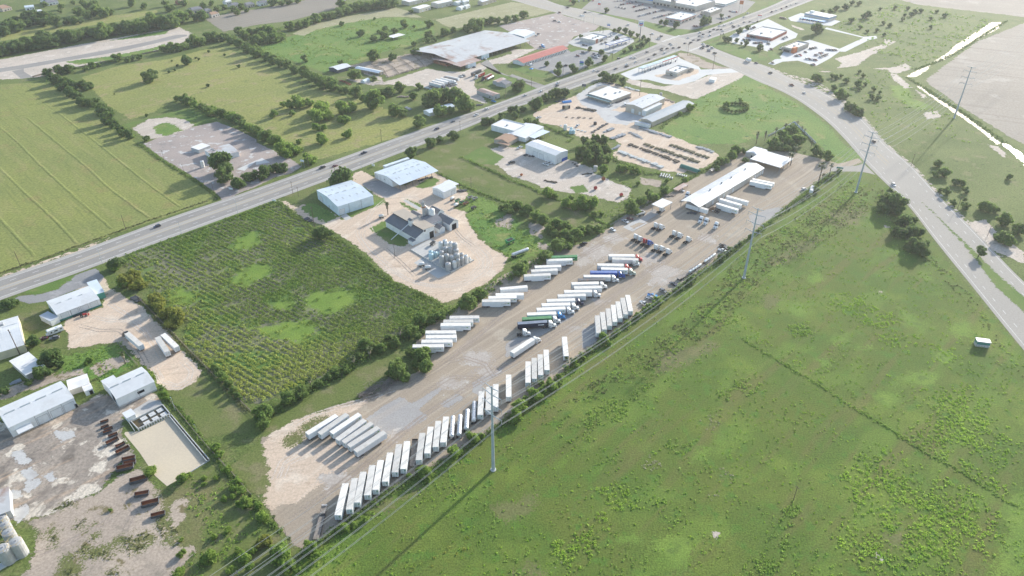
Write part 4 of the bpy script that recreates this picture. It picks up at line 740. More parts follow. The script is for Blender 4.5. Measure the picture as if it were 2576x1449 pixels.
for i,(f,r) in enumerate([((22,858,275),(22,872,455)),((22,909,240),(22,930,418)),((22,967,207),(22,983,378)),((22,1018,169),(22,1036,340)),((22,1065,136),(22,1090,303)),((22,1113,99),(22,1144,263)),((22,1163,70),(22,1195,233))]):
    put_trailer('w0' if i%3 else 'w1',f,r,f'white box trailer, {ORD[i]} from the near end in the row of seven by the hedge','row of seven trailers by the hedge')
for i,(f,r) in enumerate([((21,803,1285),(31,522,10)),((21,912,1272),(31,643,12)),((21,1037,1270),(31,765,5)),((21,1092,1327),(31,820,75)),((21,1160,1360),(31,885,98)),((21,1222,1405),(31,942,135)),((31,1285,5),(31,1010,185))]):
    put_trailer('w2' if i in (1,) else ('w0' if i in (0,6) else 'w1'),f,r,f'white box trailer, {ORD[i]} from the upper side of the seven on the sandy loop','seven trailers on the sandy loop')
for i,(k,f,r) in enumerate([('w2',(21,1887,580),(21,1578,583)),('w2',(21,1971,533),(21,1669,535)),('w0',(21,2014,487),(21,1713,490)),('w2',(21,2007,440),(21,1710,443)),('w2',(21,2155,365),(21,1862,367)),('w1',(21,2180,330),(21,1890,333)),('w1',(21,2241,290),(21,1953,294)),('w1',(21,2555,125),(21,2280,128)),('w1',(22,44,88),(21,2342,95)),('w0',(22,114,60),(21,2416,65)),('w0',(12,151,1432),(21,2460,8)),('w1',(12,383,1310),(12,125,1323)),('w0',(12,456,1262),(12,196,1275)),('w0',(12,491,1226),(12,231,1235)),('w1',(12,606,1160),(12,350,1168)),('green',(12,651,1125),(12,403,1135))]):
    put_trailer(k,f,r,'green container trailer at the upper end of the row backed to the trees' if k=='green' else f'white box trailer, {ORD[i]} from the near end of the row backed to the trees','trailers backed to the trees')
GC='trucks and trailers in the middle of the yard'
mid=[('w0',(12,1232,1120),(12,976,1120),'red'),('w1',(12,1268,1160),(12,1013,1150),None),('flat',(12,1160,1200),(12,985,1195),'white'),('w0',(12,1122,1215),(12,862,1213),'red'),('w1',(12,1162,1258),(12,900,1252),'sage'),('blue',(12,1055,1287),(12,792,1285),'blue'),('w0',(12,990,1328),(12,723,1328),'white'),('rusty',(12,935,1360),(12,668,1364),None),('w0',(12,870,1395),(12,603,1403),'white'),('w0',(12,900,1438),(12,628,1444),None),
       ('w0',(22,805,30),(22,528,33),'white'),('w0',(22,740,68),(22,463,77),None),('w0',(22,632,115),(22,354,125),'navy'),('w0',(22,583,160),(22,302,167),'white'),('w1',(22,535,200),(22,252,213),'white'),('w0',(22,440,250),(22,158,262),'skyblue'),('green',(22,395,292),(22,106,308),'white'),('navy',(22,350,335),(22,60,355),'white')]
KN=dict(w0='white box',w1='white box',w2='white box',flat='flatbed',blue='blue container',rusty='rust streaked grey container',green='green container',navy='dark navy container')
for i,(k,f,r,tc) in enumerate(mid):
    o,d,c=put_trailer(k,f,r,f'{KN[k]} trailer, {ORD[i]} down from the top of the middle yard row',GC,z=1.45 if k=='flat' else 4.08)
    if tc:
        p=c+d*(8.05+1.45) if k!='flat' else c+d*9.2
        cn=dict(sage='pale grey green',skyblue='bright blue').get(tc,tc)
        put_tractor(tc,p,math.atan2(d.y,d.x),f'{cn} sleeper truck coupled to the {ORD[i]} trailer of the middle yard row',GC)
o,d,c=put_trailer('w0',(22,203,515),(22,10,642),'white box trailer pulled diagonally across the lower yard behind a white truck',None)
put_tractor('white',c+d*9.5,math.atan2(d.y,d.x)-.06,'white sleeper truck pulling a trailer diagonally across the lower yard',None)
def bob(c,t,x,y,hx,hy,label,group='truck tractors without trailers'):
    p=at((t,x,y),1.8);q=at((t,x+hx,y+hy),1.8);dd=q-p;return put_tractor(c,p,math.atan2(dd.y,dd.x),label,group)
bob('white',22,120,452,100,-8,'white sleeper truck without trailer below the dark navy container trailer',None)
for i,(c,x,y) in enumerate([('white',1445,822),('white',1497,838)]):bob(c,12,x,y,80,-42,['white sleeper truck, left one of the pair by the concrete wash pad','white sleeper truck, right one of the pair by the concrete wash pad'][i])
for i,(x,y) in enumerate([(1630,902),(1683,922),(1770,962)]):bob('white',12,x,y,80,-46,f'white sleeper truck, {ORD[i]} of three parked in the middle of the upper yard')
for i,(c,x,y) in enumerate([('white',1243,937),('white',1285,958),('red',1333,983),('blue',1380,1000)]):bob(c,12,x,y,80,-50,['white sleeper truck at the outer end of the row with the red one','white sleeper truck next to the red truck','red sleeper truck parked between a white and a blue one','blue sleeper truck parked beside the red one'][i])
for i,(x,y) in enumerate([(1447,1042),(1505,1057),(1567,1085)]):bob('white',12,x,y,80,-46,f'white sleeper truck, {ORD[i]} of the three above the middle trailer row')
for i,(x,y) in enumerate([(1905,757),(1958,774),(2058,815)]):bob('white',12,x,y,-56,62,f'white sleeper truck facing the camera, {ORD[i]} of three near the dock trailers')
bob('white',12,1770,508,-40,40,'white sleeper truck parked behind the long terminal building',None);bob('white',12,1500,660,80,-40,'white truck parked under the fuel canopy',None);bob('brown',12,2038,655,-70,-28,'brown yard truck backed beside the dock trailers',None)
for i,(k,f,r) in enumerate([('w0',(12,1955,655),(12,1775,600)),('w1',(12,2262,657),(12,2072,600)),('w2',(12,2295,609),(12,2108,554)),('w0',(12,2364,577),(12,2175,524)),('w1',(13,32,412),(12,2408,372)),('w0',(13,52,392),(12,2432,352))]):
    put_trailer(k,f,r,['white box trailer parked under the open end of the terminal building','white box trailer, nearest of the three at the terminal dock','white box trailer, middle of the three at the terminal dock','white box trailer, farthest of the three at the terminal dock','white box trailer at the far dock, nearer of two','white box trailer at the far dock, farther of two'][i],'trailers at the terminal docks')
put_trailer('low',(31,692,745),(31,600,1075),'empty wooden deck lowboy trailer at the bottom tip of the yard',None,z=1.0)
put_trailer('wtank',(12,2030,1112),(12,1955,1165),'white tank trailer by the hedge, upper of two','white tank trailers by the hedge',z=2.6);put_trailer('wtank',(12,1900,1205),(12,1785,1280),'white tank trailer by the hedge, lower of two','white tank trailers by the hedge',z=2.6)
put_trailer('flat',(12,1790,1290),(12,1715,1330),'flatbed trailer at the hedge behind the white tank trailers',None,z=1.4)
put_trailer('tanker',(12,150,1060),(12,15,1110),'silver tank trailer lying in the weeds behind the tree row',None,z=2.3)
for i,(k,f,r) in enumerate([('w0',(20,1272,448),(20,1422,578)),('w0',(20,1582,492),(20,1682,640)),('w0',(20,1637,462),(20,1778,592))]):
    o,d,c=put_trailer(k,f,r,['white box trailer hitched to a dark truck on the dirt yard','white box trailer, shorter one of two side by side on the dirt yard','cream box trailer, outer one of two side by side on the dirt yard'][i],'trailers on the small dirt yard',zb=.03)
    if i==0:put_tractor('black',c+d*9.5,math.atan2(d.y,d.x),'black truck hitched to a white trailer on the dirt yard',None,.03)
# ------------------------------------------------------------------ cars
def put_car(kind,c,p,q,label,group=None,far=False,z=None):
    """p: picture point of the car's middle, q: offset in the picture along which its nose points, or a heading"""
    a=at(p,.7)
    if isinstance(q,tuple):b=at((p[0],p[1]+q[0],p[2]+q[1]),.7);d=b-a;ang=math.atan2(d.y,d.x)
    else:ang=q
    pr=proto(f'car_{kind}_{c}_{far}',make_car,kind,c,far)
    return spawn(pr,(a.x,a.y,z if z is not None else .05),ang,label,group,cat=dict(sedan='car',suv='car',pickup='pickup truck',van='van')[kind])
CN=dict(navy='dark blue',skyblue='bright blue',sage='pale green')
up,dn=(100,-36),(-100,36)
for k,c,t,x,y,d,lb in [('suv','navy',10,1580,828,dn,'dark blue car alone on the lower stretch of the highway'),('pickup','black',11,665,237,dn,'black pickup on the highway behind a maroon car'),('sedan','maroon',11,795,218,up,'maroon sedan on the highway near the big round tree'),('pickup','navy',11,1087,88,up,'dark blue pickup on the highway above the big white sheds'),
    ('suv','navy',1,1818,1298,dn,'dark blue car on the highway below the tree shaded house'),('sedan','grey',1,1980,1222,dn,'grey sedan on the highway below the shade trees'),('pickup','white',1,2217,1157,up,'white pickup on the highway beside the mown verge'),('suv','white',1,2322,1097,up,'white car on the highway near the rusty roofed house'),('pickup','skyblue',1,2392,1020,(-80,-30),'light blue pickup parked beside the rusty roofed house'),
    ('sedan','silver',2,130,960,dn,'silver sedan on the highway, lower of two by the grass corner'),('suv','white',2,290,922,dn,'white car on the highway opposite the row of street trees'),('suv','white',2,460,838,dn,'white car on the highway side by side with a dark one'),('sedan','black',2,453,862,dn,'black car on the highway side by side with a white one'),('sedan','white',2,825,713,dn,'white car leading a grey one past the motel'),('sedan','grey',2,866,716,dn,'grey car following a white one past the motel'),
    ('suv','grey',2,1042,692,dn,'grey car on the highway near the new station driveway'),('pickup','white',2,1160,650,up,'white pickup beside a black one at the new station'),('pickup','black',2,1155,668,up,'black pickup beside a white one at the new station')]:
    put_car(k,c,(t,x,y),d,lb)
hw=[(1200,580,'white','sedan'),(1240,583,'white','suv'),(1245,622,'white','sedan'),(1075,587,'navy','suv'),(1375,595,'navy','sedan'),(1360,522,'grey','suv'),(1435,548,'black','pickup'),(1540,532,'white','suv'),(1505,490,'black','suv'),(1510,502,'grey','sedan'),(1560,486,'black','sedan'),(1625,480,'navy','sedan'),(1680,478,'black','suv'),(1590,440,'grey','sedan'),(1605,451,'white','sedan'),(1740,435,'navy','sedan'),(1797,430,'black','pickup'),(1775,380,'white','sedan'),(1825,403,'grey','sedan'),(1880,400,'navy','suv'),(1890,328,'white','suv'),(1925,345,'black','sedan'),(1885,362,'grey','sedan'),(1917,369,'white','sedan'),(1990,357,'white','suv'),(1995,318,'grey','suv'),(2030,293,'black','sedan'),(2070,297,'grey','suv'),(2105,295,'black','sedan'),(2125,309,'white','sedan'),(2085,260,'white','sedan'),(2137,255,'white','suv'),(2210,232,'white','pickup'),(2222,258,'grey','sedan'),(2232,272,'black','suv'),(2290,255,'white','sedan'),(2335,222,'grey','sedan'),(2395,217,'black','sedan'),(2097,225,'black','suv'),(2375,132,'white','pickup'),(2335,170,'silver','sedan'),(2475,213,'black','sedan')]
for i,(x,y,c,k) in enumerate(hw):put_car(k,c,(2,x,y),up if i%2 else dn,f'{CN.get(c, c)} {"pickup" if k == "pickup" else "car"} in the traffic around the big intersection','traffic around the big intersection',True)
xr=[(560,75,'black','pickup'),(480,125,'maroon','suv'),(735,122,'navy','suv'),(697,157,'white','suv'),(1165,250,'white','suv'),(1415,338,'white','sedan'),(1500,363,'black','suv'),(1480,377,'grey','sedan'),(1475,391,'white','pickup'),(1925,440,'white','sedan'),(1970,460,'black','suv'),(1930,464,'grey','sedan'),(1910,482,'black','pickup'),(2015,480,'silver','suv'),(1985,495,'silver','sedan'),(1980,511,'navy','sedan'),(2040,532,'black','suv'),(2460,632,'black','sedan')]
for i,(x,y,c,k) in enumerate(xr):put_car(k,c,(2,x,y),(100,34) if i%2 else (-100,-34),f'{CN.get(c, c)} {"pickup" if k == "pickup" else "car"} on the crossing road','cars on the crossing road',True)
for k,c,x,y,d,lb in [('suv','black',25,730,(-100,-50),'black car on the curved road before the bend'),('pickup','maroon',237,853,(-100,-50),'dark red pickup on the curved road'),('sedan','white',365,932,(-100,-55),'white sedan on the curved road'),('suv','black',1065,1420,(-80,-90),'black pickup on the curved road under the power line')]:put_car(k,c,(3,x,y),d,lb)
put_car('suv','white',(13,1265,408),(80,85),'white car on the wide road by the big roadside trees');put_car('suv','white',(13,367,455),(100,-10),'white car parked at the upper end of the truck yard')
for t,k,c,x,y,d,lb in [(12,'pickup','silver',1140,778,(80,40),'silver pickup beside the concrete wash pad'),(12,'sedan','maroon',1190,750,(80,15),'maroon sedan beside a silver pickup at the wash pad'),(12,'sedan','white',1015,860,(70,40),'white sedan parked alone at the upper edge of the yard'),(12,'pickup','black',720,1005,(80,-35),'black pickup half under the trees at the yard edge'),(12,'pickup','white',340,206,(-80,-30),'white pickup by the blue based metal building'),(12,'suv','white',372,190,(80,20),'white car behind the white pickup at the metal building'),(12,'pickup','white',78,36,(-80,30),'white pickup at the corner of the white metal building'),(12,'pickup','black',-5,186,(-80,10),'black pickup on the pale yard with the spools'),(12,'pickup','white',2118,1072,(80,25),'white pickup by the hedge beside two black ones'),(12,'pickup','black',2135,1045,(80,25),'black pickup between a white and another black pickup at the hedge'),(12,'pickup','black',2128,1024,(80,25),'black pickup farthest up in the trio at the hedge'),(12,'sedan','navy',1625,1405,(80,40),'dark blue sedan parked by the hedge above the row of seven trailers'),(12,'sedan','silver',1708,466,(60,20),'silver car under the rusty canopy'),
    (22,'suv','grey',1520,28,(80,38),'grey car by the hedge nearest the dark blue sedan'),(22,'pickup','skyblue',1412,76,(80,15),'bright blue pickup by the hedge'),(22,'pickup','silver',1400,102,(80,15),'silver pickup beside the bright blue one'),(22,'pickup','white',1328,155,(80,42),'white pickup at the hedge nearest the row of seven trailers'),(20,'sedan','maroon',430,507,(-80,20),'maroon car parked under trees beside a grey one'),(20,'suv','grey',548,502,(-80,15),'dark grey car parked on the weeds below the motorhome'),
    (2,'pickup','white',993,1062,(80,-30),'white pickup on the concrete court'),(2,'van','white',1140,1056,(30,40),'white van at the tan gabled workshop'),(2,'pickup','white',268,1184,(-80,20),'white pickup on the storage yard by the hedge'),(2,'pickup','white',205,1400,(80,10),'white pickup under the pale carport'),(2,'pickup','white',660,1265,(-60,40),'white pickup among the tanks of the storage yard'),(2,'van','white',193,655,(80,-25),'white van at the end of the red roofed motel'),(2,'suv','maroon',663,560,(80,20),'maroon car in the middle of the motel lot'),(2,'suv','black',715,527,(80,20),'black car in the motel lot near the store'),(2,'suv','black',540,658,(-80,-8),'black car in the motel lot by the verge'),(2,'suv','white',245,357,(80,-20),'white car at the pale shed beside the worn lot'),(2,'sedan','black',265,340,(80,-20),'black car behind a white one at the pale shed'),(2,'suv','white',478,220,(80,15),'white car beside the lone black truck on the worn lot'),(2,'pickup','black',432,208,(80,15),'black truck standing in the empty worn lot'),(1,'pickup','white',2062,766,(60,20),'white pickup with a stock trailer at the cattle barn'),(1,'suv','grey',2092,762,(60,20),'grey car beside the white pickup at the cattle barn'),(1,'suv','white',2305,590,(60,20),'white car at the wall of the cattle barn'),(1,'sedan','navy',2195,675,(80,-20),'dark blue car at the corner of the rusty barn wing')]:
    put_car(k,c,(t,x,y),d,lb,z=.09)
pal=['white','white','white','silver','black','grey','black','navy','maroon','red','tan','silver']
def carrow(t,a,b,n,nose,place,group):
    for i in range(n):
        f=(i+.5)/n;x=a[0]+(b[0]-a[0])*f+rnd.uniform(-3,3);y=a[1]+(b[1]-a[1])*f+rnd.uniform(-1,1)
        c=rnd.choice(pal);k=rnd.choice(['sedan','suv','suv','pickup'])
        put_car(k,c,(t,x,y),nose,f'{CN.get(c, c)} {"pickup" if k == "pickup" else "car"} {place}',group,True)
for a,b,n in [((1020,15),(1200,-5),6),((1085,48),(1260,18),8),((1030,65),(1150,88),4),((1215,72),(1320,42),6),((1240,112),(1450,62),11),((1275,162),(1550,92),14),((1415,183),(1670,122),12),((560,10),(840,5),6)]:carrow(2,a,b,n,(50,60),'in the shopping centre lot','cars in the shopping centre lot')
for a,b,n in [((1880,160),(1925,130),3),((2100,195),(2200,160),4),((2180,110),(2270,120),4),((1820,260),(1870,265),2)]:carrow(2,a,b,n,(60,50),'parked beside the flat roofed diners','cars beside the diners')
for a,b,n in [((805,572),(880,548),4),((820,540),(860,560),2),((840,582),(865,574),1)]:carrow(2,a,b,n,(80,30),'at the far corner of the motel lot','cars at the far corner of the motel lot')
for a,b,n in [((700,450),(770,460),2),((890,445),(960,420),2),((975,372),(1015,350),2),((1010,408),(1090,378),2),((1130,440),(1165,430),1)]:carrow(2,a,b,n,(70,40),'around the blue trimmed fuel station','cars around the fuel station')
for a,b,n in [((2230,350),(2260,340),2),((2320,320),(2330,317),1),((2320,398),(2400,405),4),((2430,432),(2520,430),5),((2400,345),(2480,392),2),((2400,290),(2450,272),3)]:carrow(2,a,b,n,(60,40),'in front of the brick corner store','cars in front of the brick store')
for a,b,n in [((125,492),(160,480),2),((30,500),(40,490),1),((420,492),(495,475),3),((375,524),(382,522),1),((275,565),(330,550),3),((470,560),(560,520),4),((520,578),(610,540),5),((590,500),(690,505),7),((380,590),(490,605),5),((435,648),(470,650),2),((40,632),(50,630),1),((145,390),(195,370),3),((5,450),(10,415),2)]:carrow(3,a,b,n,(70,30),'around the orange trimmed restaurant','cars around the restaurant')
carrow(3,(320,185),(560,222),11,(30,-40),'under the drive-in awning','cars at the drive-in');carrow(3,(120,175),(190,190),3,(60,20),'on the drive-in lane','cars at the drive-in')
carrow(3,(15,128),(310,25),6,(80,-36),'on the far end of the highway','cars on the far highway')
# ------------------------------------------------------------------ buildings
def metalroof(name,c,c2=None,cf=0.5,ds=0.12,rough=0.5,ribs=True):
    pmat(name,c,rough,0.07,0.25,metal=0.0,dirt=c2,dfac=cf,ds=ds,spec=0.35)
metalroof('roof_pale',(0.6,0.665,0.71),(0.5,0.56,0.6),.6);metalroof('roof_white',(0.66,0.67,0.665),(0.54,0.54,0.52),.7);metalroof('roof_galv',(0.5,0.52,0.54),(0.42,0.44,0.45),.6)
metalroof('roof_grey',(0.3,0.34,0.37),(0.25,0.28,0.3),.5);metalroof('roof_rust',(0.48,0.48,0.47),(0.27,0.14,0.085),.95,.055);metalroof('roof_redrust',(0.36,0.24,0.19),(0.52,0.5,0.48),.7,.15);metalroof('roof_tan',(0.36,0.31,0.25),(0.3,0.26,0.21),.5)
metalroof('roof_shingle',(0.17,0.175,0.185),(0.21,0.21,0.215),.6,.4,.9);metalroof('roof_red',(0.42,0.11,0.08),(0.37,0.11,0.085),.5);metalroof('roof_brown',(0.34,0.22,0.15),(0.4,0.3,0.22),.5,.3,.9);metalroof('roof_membrane',(0.72,0.71,0.68),(0.58,0.57,0.55),.5,.2,.8);metalroof('roof_slate',(0.18,0.185,0.2),(0.22,0.225,0.235),.5,.3,.9)
metalroof('awning_teal',(0.1,0.2,0.22));metalroof('awning_blue',(0.12,0.3,0.55));pmat('skylight',(0.6,0.6,0.55),0.4,0.1);pmat('skylight_dark',(0.42,0.46,0.48),0.4,0.1)
for n_,c_ in dict(white=(0.74,0.75,0.74),blue=(0.62,0.72,0.78),tan=(0.46,0.41,0.34),cream=(0.58,0.52,0.36),grey=(0.42,0.43,0.43),dark=(0.09,0.1,0.12),brick=(0.33,0.12,0.08),beige=(0.58,0.54,0.48),teal=(0.05,0.22,0.18),stone=(0.4,0.36,0.31),red=(0.55,0.06,0.05),signblue=(0.04,0.12,0.45),black=(0.02,0.02,0.02),orange=(0.5,0.15,0.05)).items():pmat('wall_'+n_,c_,0.7,0.08,0.3,dirt=tuple(x*.75 for x in c_),dfac=0.5,ds=0.2)
pmat('shutter',(0.66,0.68,0.68),0.6,0.08);pmat('opening',(0.015,0.015,0.015),0.9,0.1);pmat('post',(0.3,0.3,0.31),0.6,0.15);pmat('rust',(0.3,0.12,0.06),0.9,0.3,0.8,dirt=(0.16,0.07,0.04),dfac=.7);pmat('rust_bright',(0.42,0.17,0.07),0.9,0.25,0.5,dirt=(0.2,0.09,0.05),dfac=.7)
pmat('steel_dark',(0.07,0.08,0.09),0.7,0.2,dirt=(0.16,0.1,0.07),dfac=.5);pmat('galv_pole',(0.36,0.41,0.45),0.5,0.1,0.3);pmat('wood_pole',(0.13,0.095,0.07),0.9,0.25,1.0);pmat('cable',(0.45,0.45,0.43),0.9,0.05,spec=0.05);pmat('old_wood',(0.26,0.22,0.18),0.9,0.25,1.0);pmat('tank_grey',(0.42,0.42,0.41),0.6,0.15,0.4,dirt=(0.3,0.28,0.25),dfac=.6);pmat('tank_white',(0.7,0.7,0.67),0.5,0.1,0.4,dirt=(0.55,0.5,0.42),dfac=.5);pmat('tank_aqua',(0.45,0.62,0.66),0.5,0.1);pmat('tarp_green',(0.05,0.19,0.14),0.6,0.2);pmat('tarp_blue',(0.05,0.25,0.6),0.5,0.15);pmat('block_wall',(0.5,0.5,0.47),0.9,0.15,0.5)

def hgt(base,top,z0=0.0):
    """height of the picture point top above the ground point seen at base"""
    g=at(base);x,y=full(top);y=724.5-y;dy,dz=FPX*CP+y*SP,-FPX*SP+y*CP
    return max(2.0,CAMH+dz*g.y/dy)
class Bld:
    """frame of a building from three eave corners in the picture: A - B - C, B nearest; u runs B to C, v runs B to A"""
    def __init__(s,name,label,A,B,C,h,cat='building',group=None):
        s.h=h;a,b,c=at(A,h),at(B,h),at(C,h)
        u=c-b;s.L=u.length;u.normalize();v=Vector((-u.y,u.x,0));s.W=(a-b).dot(v)
        if s.W<0:v=-v;s.W=-s.W
        s.flip=(u.x*v.y-u.y*v.x)<0
        s.root=empty(name,(b.x,b.y,0),math.atan2(u.y,u.x),label,cat,group);s.ud=u
    def part(s,mb,name,mat,parent=None,smooth=False):
        if s.flip:mb.v=[(x,-y,z) for (x,y,z) in mb.v];mb.f=[f[::-1] for f in mb.f]
        return mb.build(name,mat,parent or s.root,smooth)
    def walls(s,mat,rise=0.0,ridge='u',u0=0.0,u1=None,v0=0.0,v1=None,z0=-.1):
        u1=s.L if u1 is None else u1;v1=s.W if v1 is None else v1;h=s.h;mb=MB()
        um,vm=(u0+u1)/2,(v0+v1)/2;i=.02
        def gab(pts):mb.face(pts)
        if rise and ridge=='u':
            gab([(u0,v1,z0),(u0,v0,z0),(u0,v0,h-i),(u0,vm,h+rise-i),(u0,v1,h-i)]);gab([(u1,v0,z0),(u1,v1,z0),(u1,v1,h-i),(u1,vm,h+rise-i),(u1,v0,h-i)])
            gab([(u0,v0,z0),(u1,v0,z0),(u1,v0,h-i),(u0,v0,h-i)]);gab([(u1,v1,z0),(u0,v1,z0),(u0,v1,h-i),(u1,v1,h-i)])
        elif rise and ridge=='v':
            gab([(u0,v0,z0),(u1,v0,z0),(u1,v0,h-i),(um,v0,h+rise-i),(u0,v0,h-i)]);gab([(u1,v1,z0),(u0,v1,z0),(u0,v1,h-i),(um,v1,h+rise-i),(u1,v1,h-i)])
            gab([(u0,v1,z0),(u0,v0,z0),(u0,v0,h-i),(u0,v1,h-i)]);gab([(u1,v0,z0),(u1,v1,z0),(u1,v1,h-i),(u1,v0,h-i)])
        else:mb.box(u0,u1,v0,v1,z0,h-.03)
        return s.part(mb,'wall',mat)
    def roof(s,mat,rise=0.0,ridge='u',over=.15,t=.1,hip=0.0,u0=0,u1=None,ribs=0.0,seam=True,name='roof'):
        u1=s.L if u1 is None else u1;h=s.h;o=over;mb=MB();W,L=s.W,u1
        if not rise:mb.box(u0-o,L+o,-o,W+o,h-.02,h+t)
        elif ridge=='u':
            m=W/2;dz=rise/m*o;a,b=u0-o,L+o
            for sg in (0,1):
                y0,y1=(-o,m) if sg==0 else (W+o,m)
                ra,rb=a+hip,b-hip
                top=[(a,y0,h-dz+t),(b,y0,h-dz+t),(rb,y1,h+rise+t),(ra,y1,h+rise+t)];bot=[(x,y,z-t) for (x,y,z) in top]
                if sg:top=top[::-1];bot=bot[::-1]
                mb.face(top);mb.face(bot[::-1])
                for k in range(4):j=(k+1)%4;mb.face([bot[k],bot[j],top[j],top[k]])
                if ribs:
                    for x in np.arange(a+ribs,b-.1,ribs):
                        if hip==0:mb.face([(x-.06,y0,h-dz+t+.035),(x+.06,y0,h-dz+t+.035),(x+.06,y1,h+rise+t+.035),(x-.06,y1,h+rise+t+.035)][::1 if sg==0 else-1])
            if hip:
                for (x0,x1) in ((a,a+hip),(b,b-hip)):mb.face([(x0,W+o,h-dz+t),(x0,-o,h-dz+t),(x1,m,h+rise+t)])
        else:
            m=(u0+L)/2;hw=(L-u0)/2;dz=rise/hw*o;a,b=-o,W+o
            for sg in (0,1):
                x0,x1=(u0-o,m) if sg==0 else (L+o,m)
                top=[(x0,b,h-dz+t),(x0,a,h-dz+t),(x1,a,h+rise+t),(x1,b,h+rise+t)];bot=[(x,y,z-t) for (x,y,z) in top]
                if sg:top=top[::-1];bot=bot[::-1]
                mb.face(top);mb.face(bot[::-1])
                for k in range(4):j=(k+1)%4;mb.face([bot[k],bot[j],top[j],top[k]])
        s.rise,s.ridge,s.t,s.u0r,s.u1r=rise,ridge,t,u0,L
        s.rf=s.part(mb,name,mat);return s.rf
    def rz(s,u,v):
        if not s.rise:return s.h+s.t
        if s.ridge=='u':return s.h+s.t+s.rise*(1-abs(v-s.W/2)/(s.W/2))
        m=(s.u0r+s.u1r)/2;return s.h+s.t+s.rise*(1-abs(u-m)/(m-s.u0r))
    def patch(s,u,v,du,dv,mat,name='skylight',up=.04):
        """panel lying in the roof, centre at fractions (u, v)"""
        U,V=u*s.L,v*s.W;P=[(U-du/2,V-dv/2),(U+du/2,V-dv/2),(U+du/2,V+dv/2),(U-du/2,V+dv/2)]
        mb=MB();top=[(x,y,s.rz(x,y)+up) for x,y in P];bot=[(x,y,z-up-.02) for x,y,z in top];mb.face(top)
        for k in range(4):j=(k+1)%4;mb.face([bot[k],bot[j],top[j],top[k]])
        return s.part(mb,name,mat,s.rf)
    def vent(s,u,v=.5,l=3.0,along='u',mat='skylight_dark',w=.6,hh=.45):
        U,V=u*s.L,v*s.W;z=s.rz(U,V);mb=MB()
        if along=='u':mb.box(U-l/2,U+l/2,V-w/2,V+w/2,z-.15,z+hh,tx=.05,ty=.15)
        else:mb.box(U-w/2,U+w/2,V-l/2,V+l/2,z-.15,z+hh,tx=.15,ty=.05)
        return s.part(mb,'ridge_vent',mat,s.rf)
    def unit(s,u,v,w=1.6,l=1.6,h=1.0,mat='wall_grey',name='rooftop_unit'):
        U,V=u*s.L,v*s.W;z=s.rz(U,V);mb=MB();mb.box(U-l/2,U+l/2,V-w/2,V+w/2,z-.1,z+h);mb.box(U-l/4,U+l/4,V-w/4,V+w/4,z+h,z+h+.12);return s.part(mb,name,mat,s.rf)
    def door(s,side,f,w,h,mat='shutter',z0=0.0,name='door',d=.06,frame=True):
        """panel on a wall: side n (v=0), f (v=W), l (u=0), r (u=L); f fraction of its middle"""
        T=s.L if side in 'nf' else s.W;c=f*T;mb=MB();fr=MB()
        def B(q,a,b,z0,z1,d):
            if side=='n':q.box(a,b,-d,.02,z0,z1)
            elif side=='f':q.box(a,b,s.W-.02,s.W+d,z0,z1)
            elif side=='l':q.box(-d,.02,a,b,z0,z1)
            else:q.box(s.L-.02,s.L+d,a,b,z0,z1)
        B(mb,c-w/2,c+w/2,z0,z0+h,d)
        if mat=='shutter':
            for k in range(1,int(h/.6)):B(mb,c-w/2,c+w/2,z0+k*.6-.03,z0+k*.6+.03,d+.02)
        o=s.part(mb,name,mat)
        if frame:
            B(fr,c-w/2-.12,c-w/2,z0,z0+h+.12,d+.03);B(fr,c+w/2,c+w/2+.12,z0,z0+h+.12,d+.03);B(fr,c-w/2,c+w/2,z0+h,z0+h+.12,d+.03);s.part(fr,'frame','post',o)
        return o
    def posts(s,side,n,mat='post',r=.15,f0=0.0,f1=1.0,inset=.2,h=None):
        T=s.L if side in 'nf' else s.W
        for k in range(n):
            c=T*(f0+(f1-f0)*k/max(1,n-1));c=min(max(c,inset),T-inset)
            x,y=dict(n=(c,inset),f=(c,s.W-inset),l=(inset,c),r=(s.L-inset,c))[side]
            mb=MB();mb.box(x-r,x+r,y-r,y+r,-.1,h or s.h);s.part(mb,'post',mat)
    def parapet(s,mat,hh=.8,w=.25,name='parapet'):
        mb=MB();L,W,z=s.L,s.W,s.h
        for (a,b,c,d) in ((-.05,L+.05,-.05,w),(-.05,L+.05,W-w,W+.05),(-.05,w,w,W-w),(L-w,L+.05,w,W-w)):mb.box(a,b,c,d,z-.1,z+hh)
        return s.part(mb,name,mat)
    def band(s,mat,z0,z1,name='trim_band',o=.08):
        mb=MB();mb.box(-o,s.L+o,-o,0,z0,z1);mb.box(-o,s.L+o,s.W,s.W+o,z0,z1);mb.box(-o,0,0,s.W,z0,z1);mb.box(s.L,s.L+o,0,s.W,z0,z1);return s.part(mb,name,mat)
def bld(name,label,A,B,C,base,wall,roofm,rise=0.0,ridge='u',corner='B',h=None,cat='building',**kw):
    H=h if h else hgt(base,B if corner=='B' else C)
    b=Bld(name,label,A,B,C,H,cat)
    b.walls(wall,rise,ridge);b.roof(roofm,rise,ridge,**kw);return b

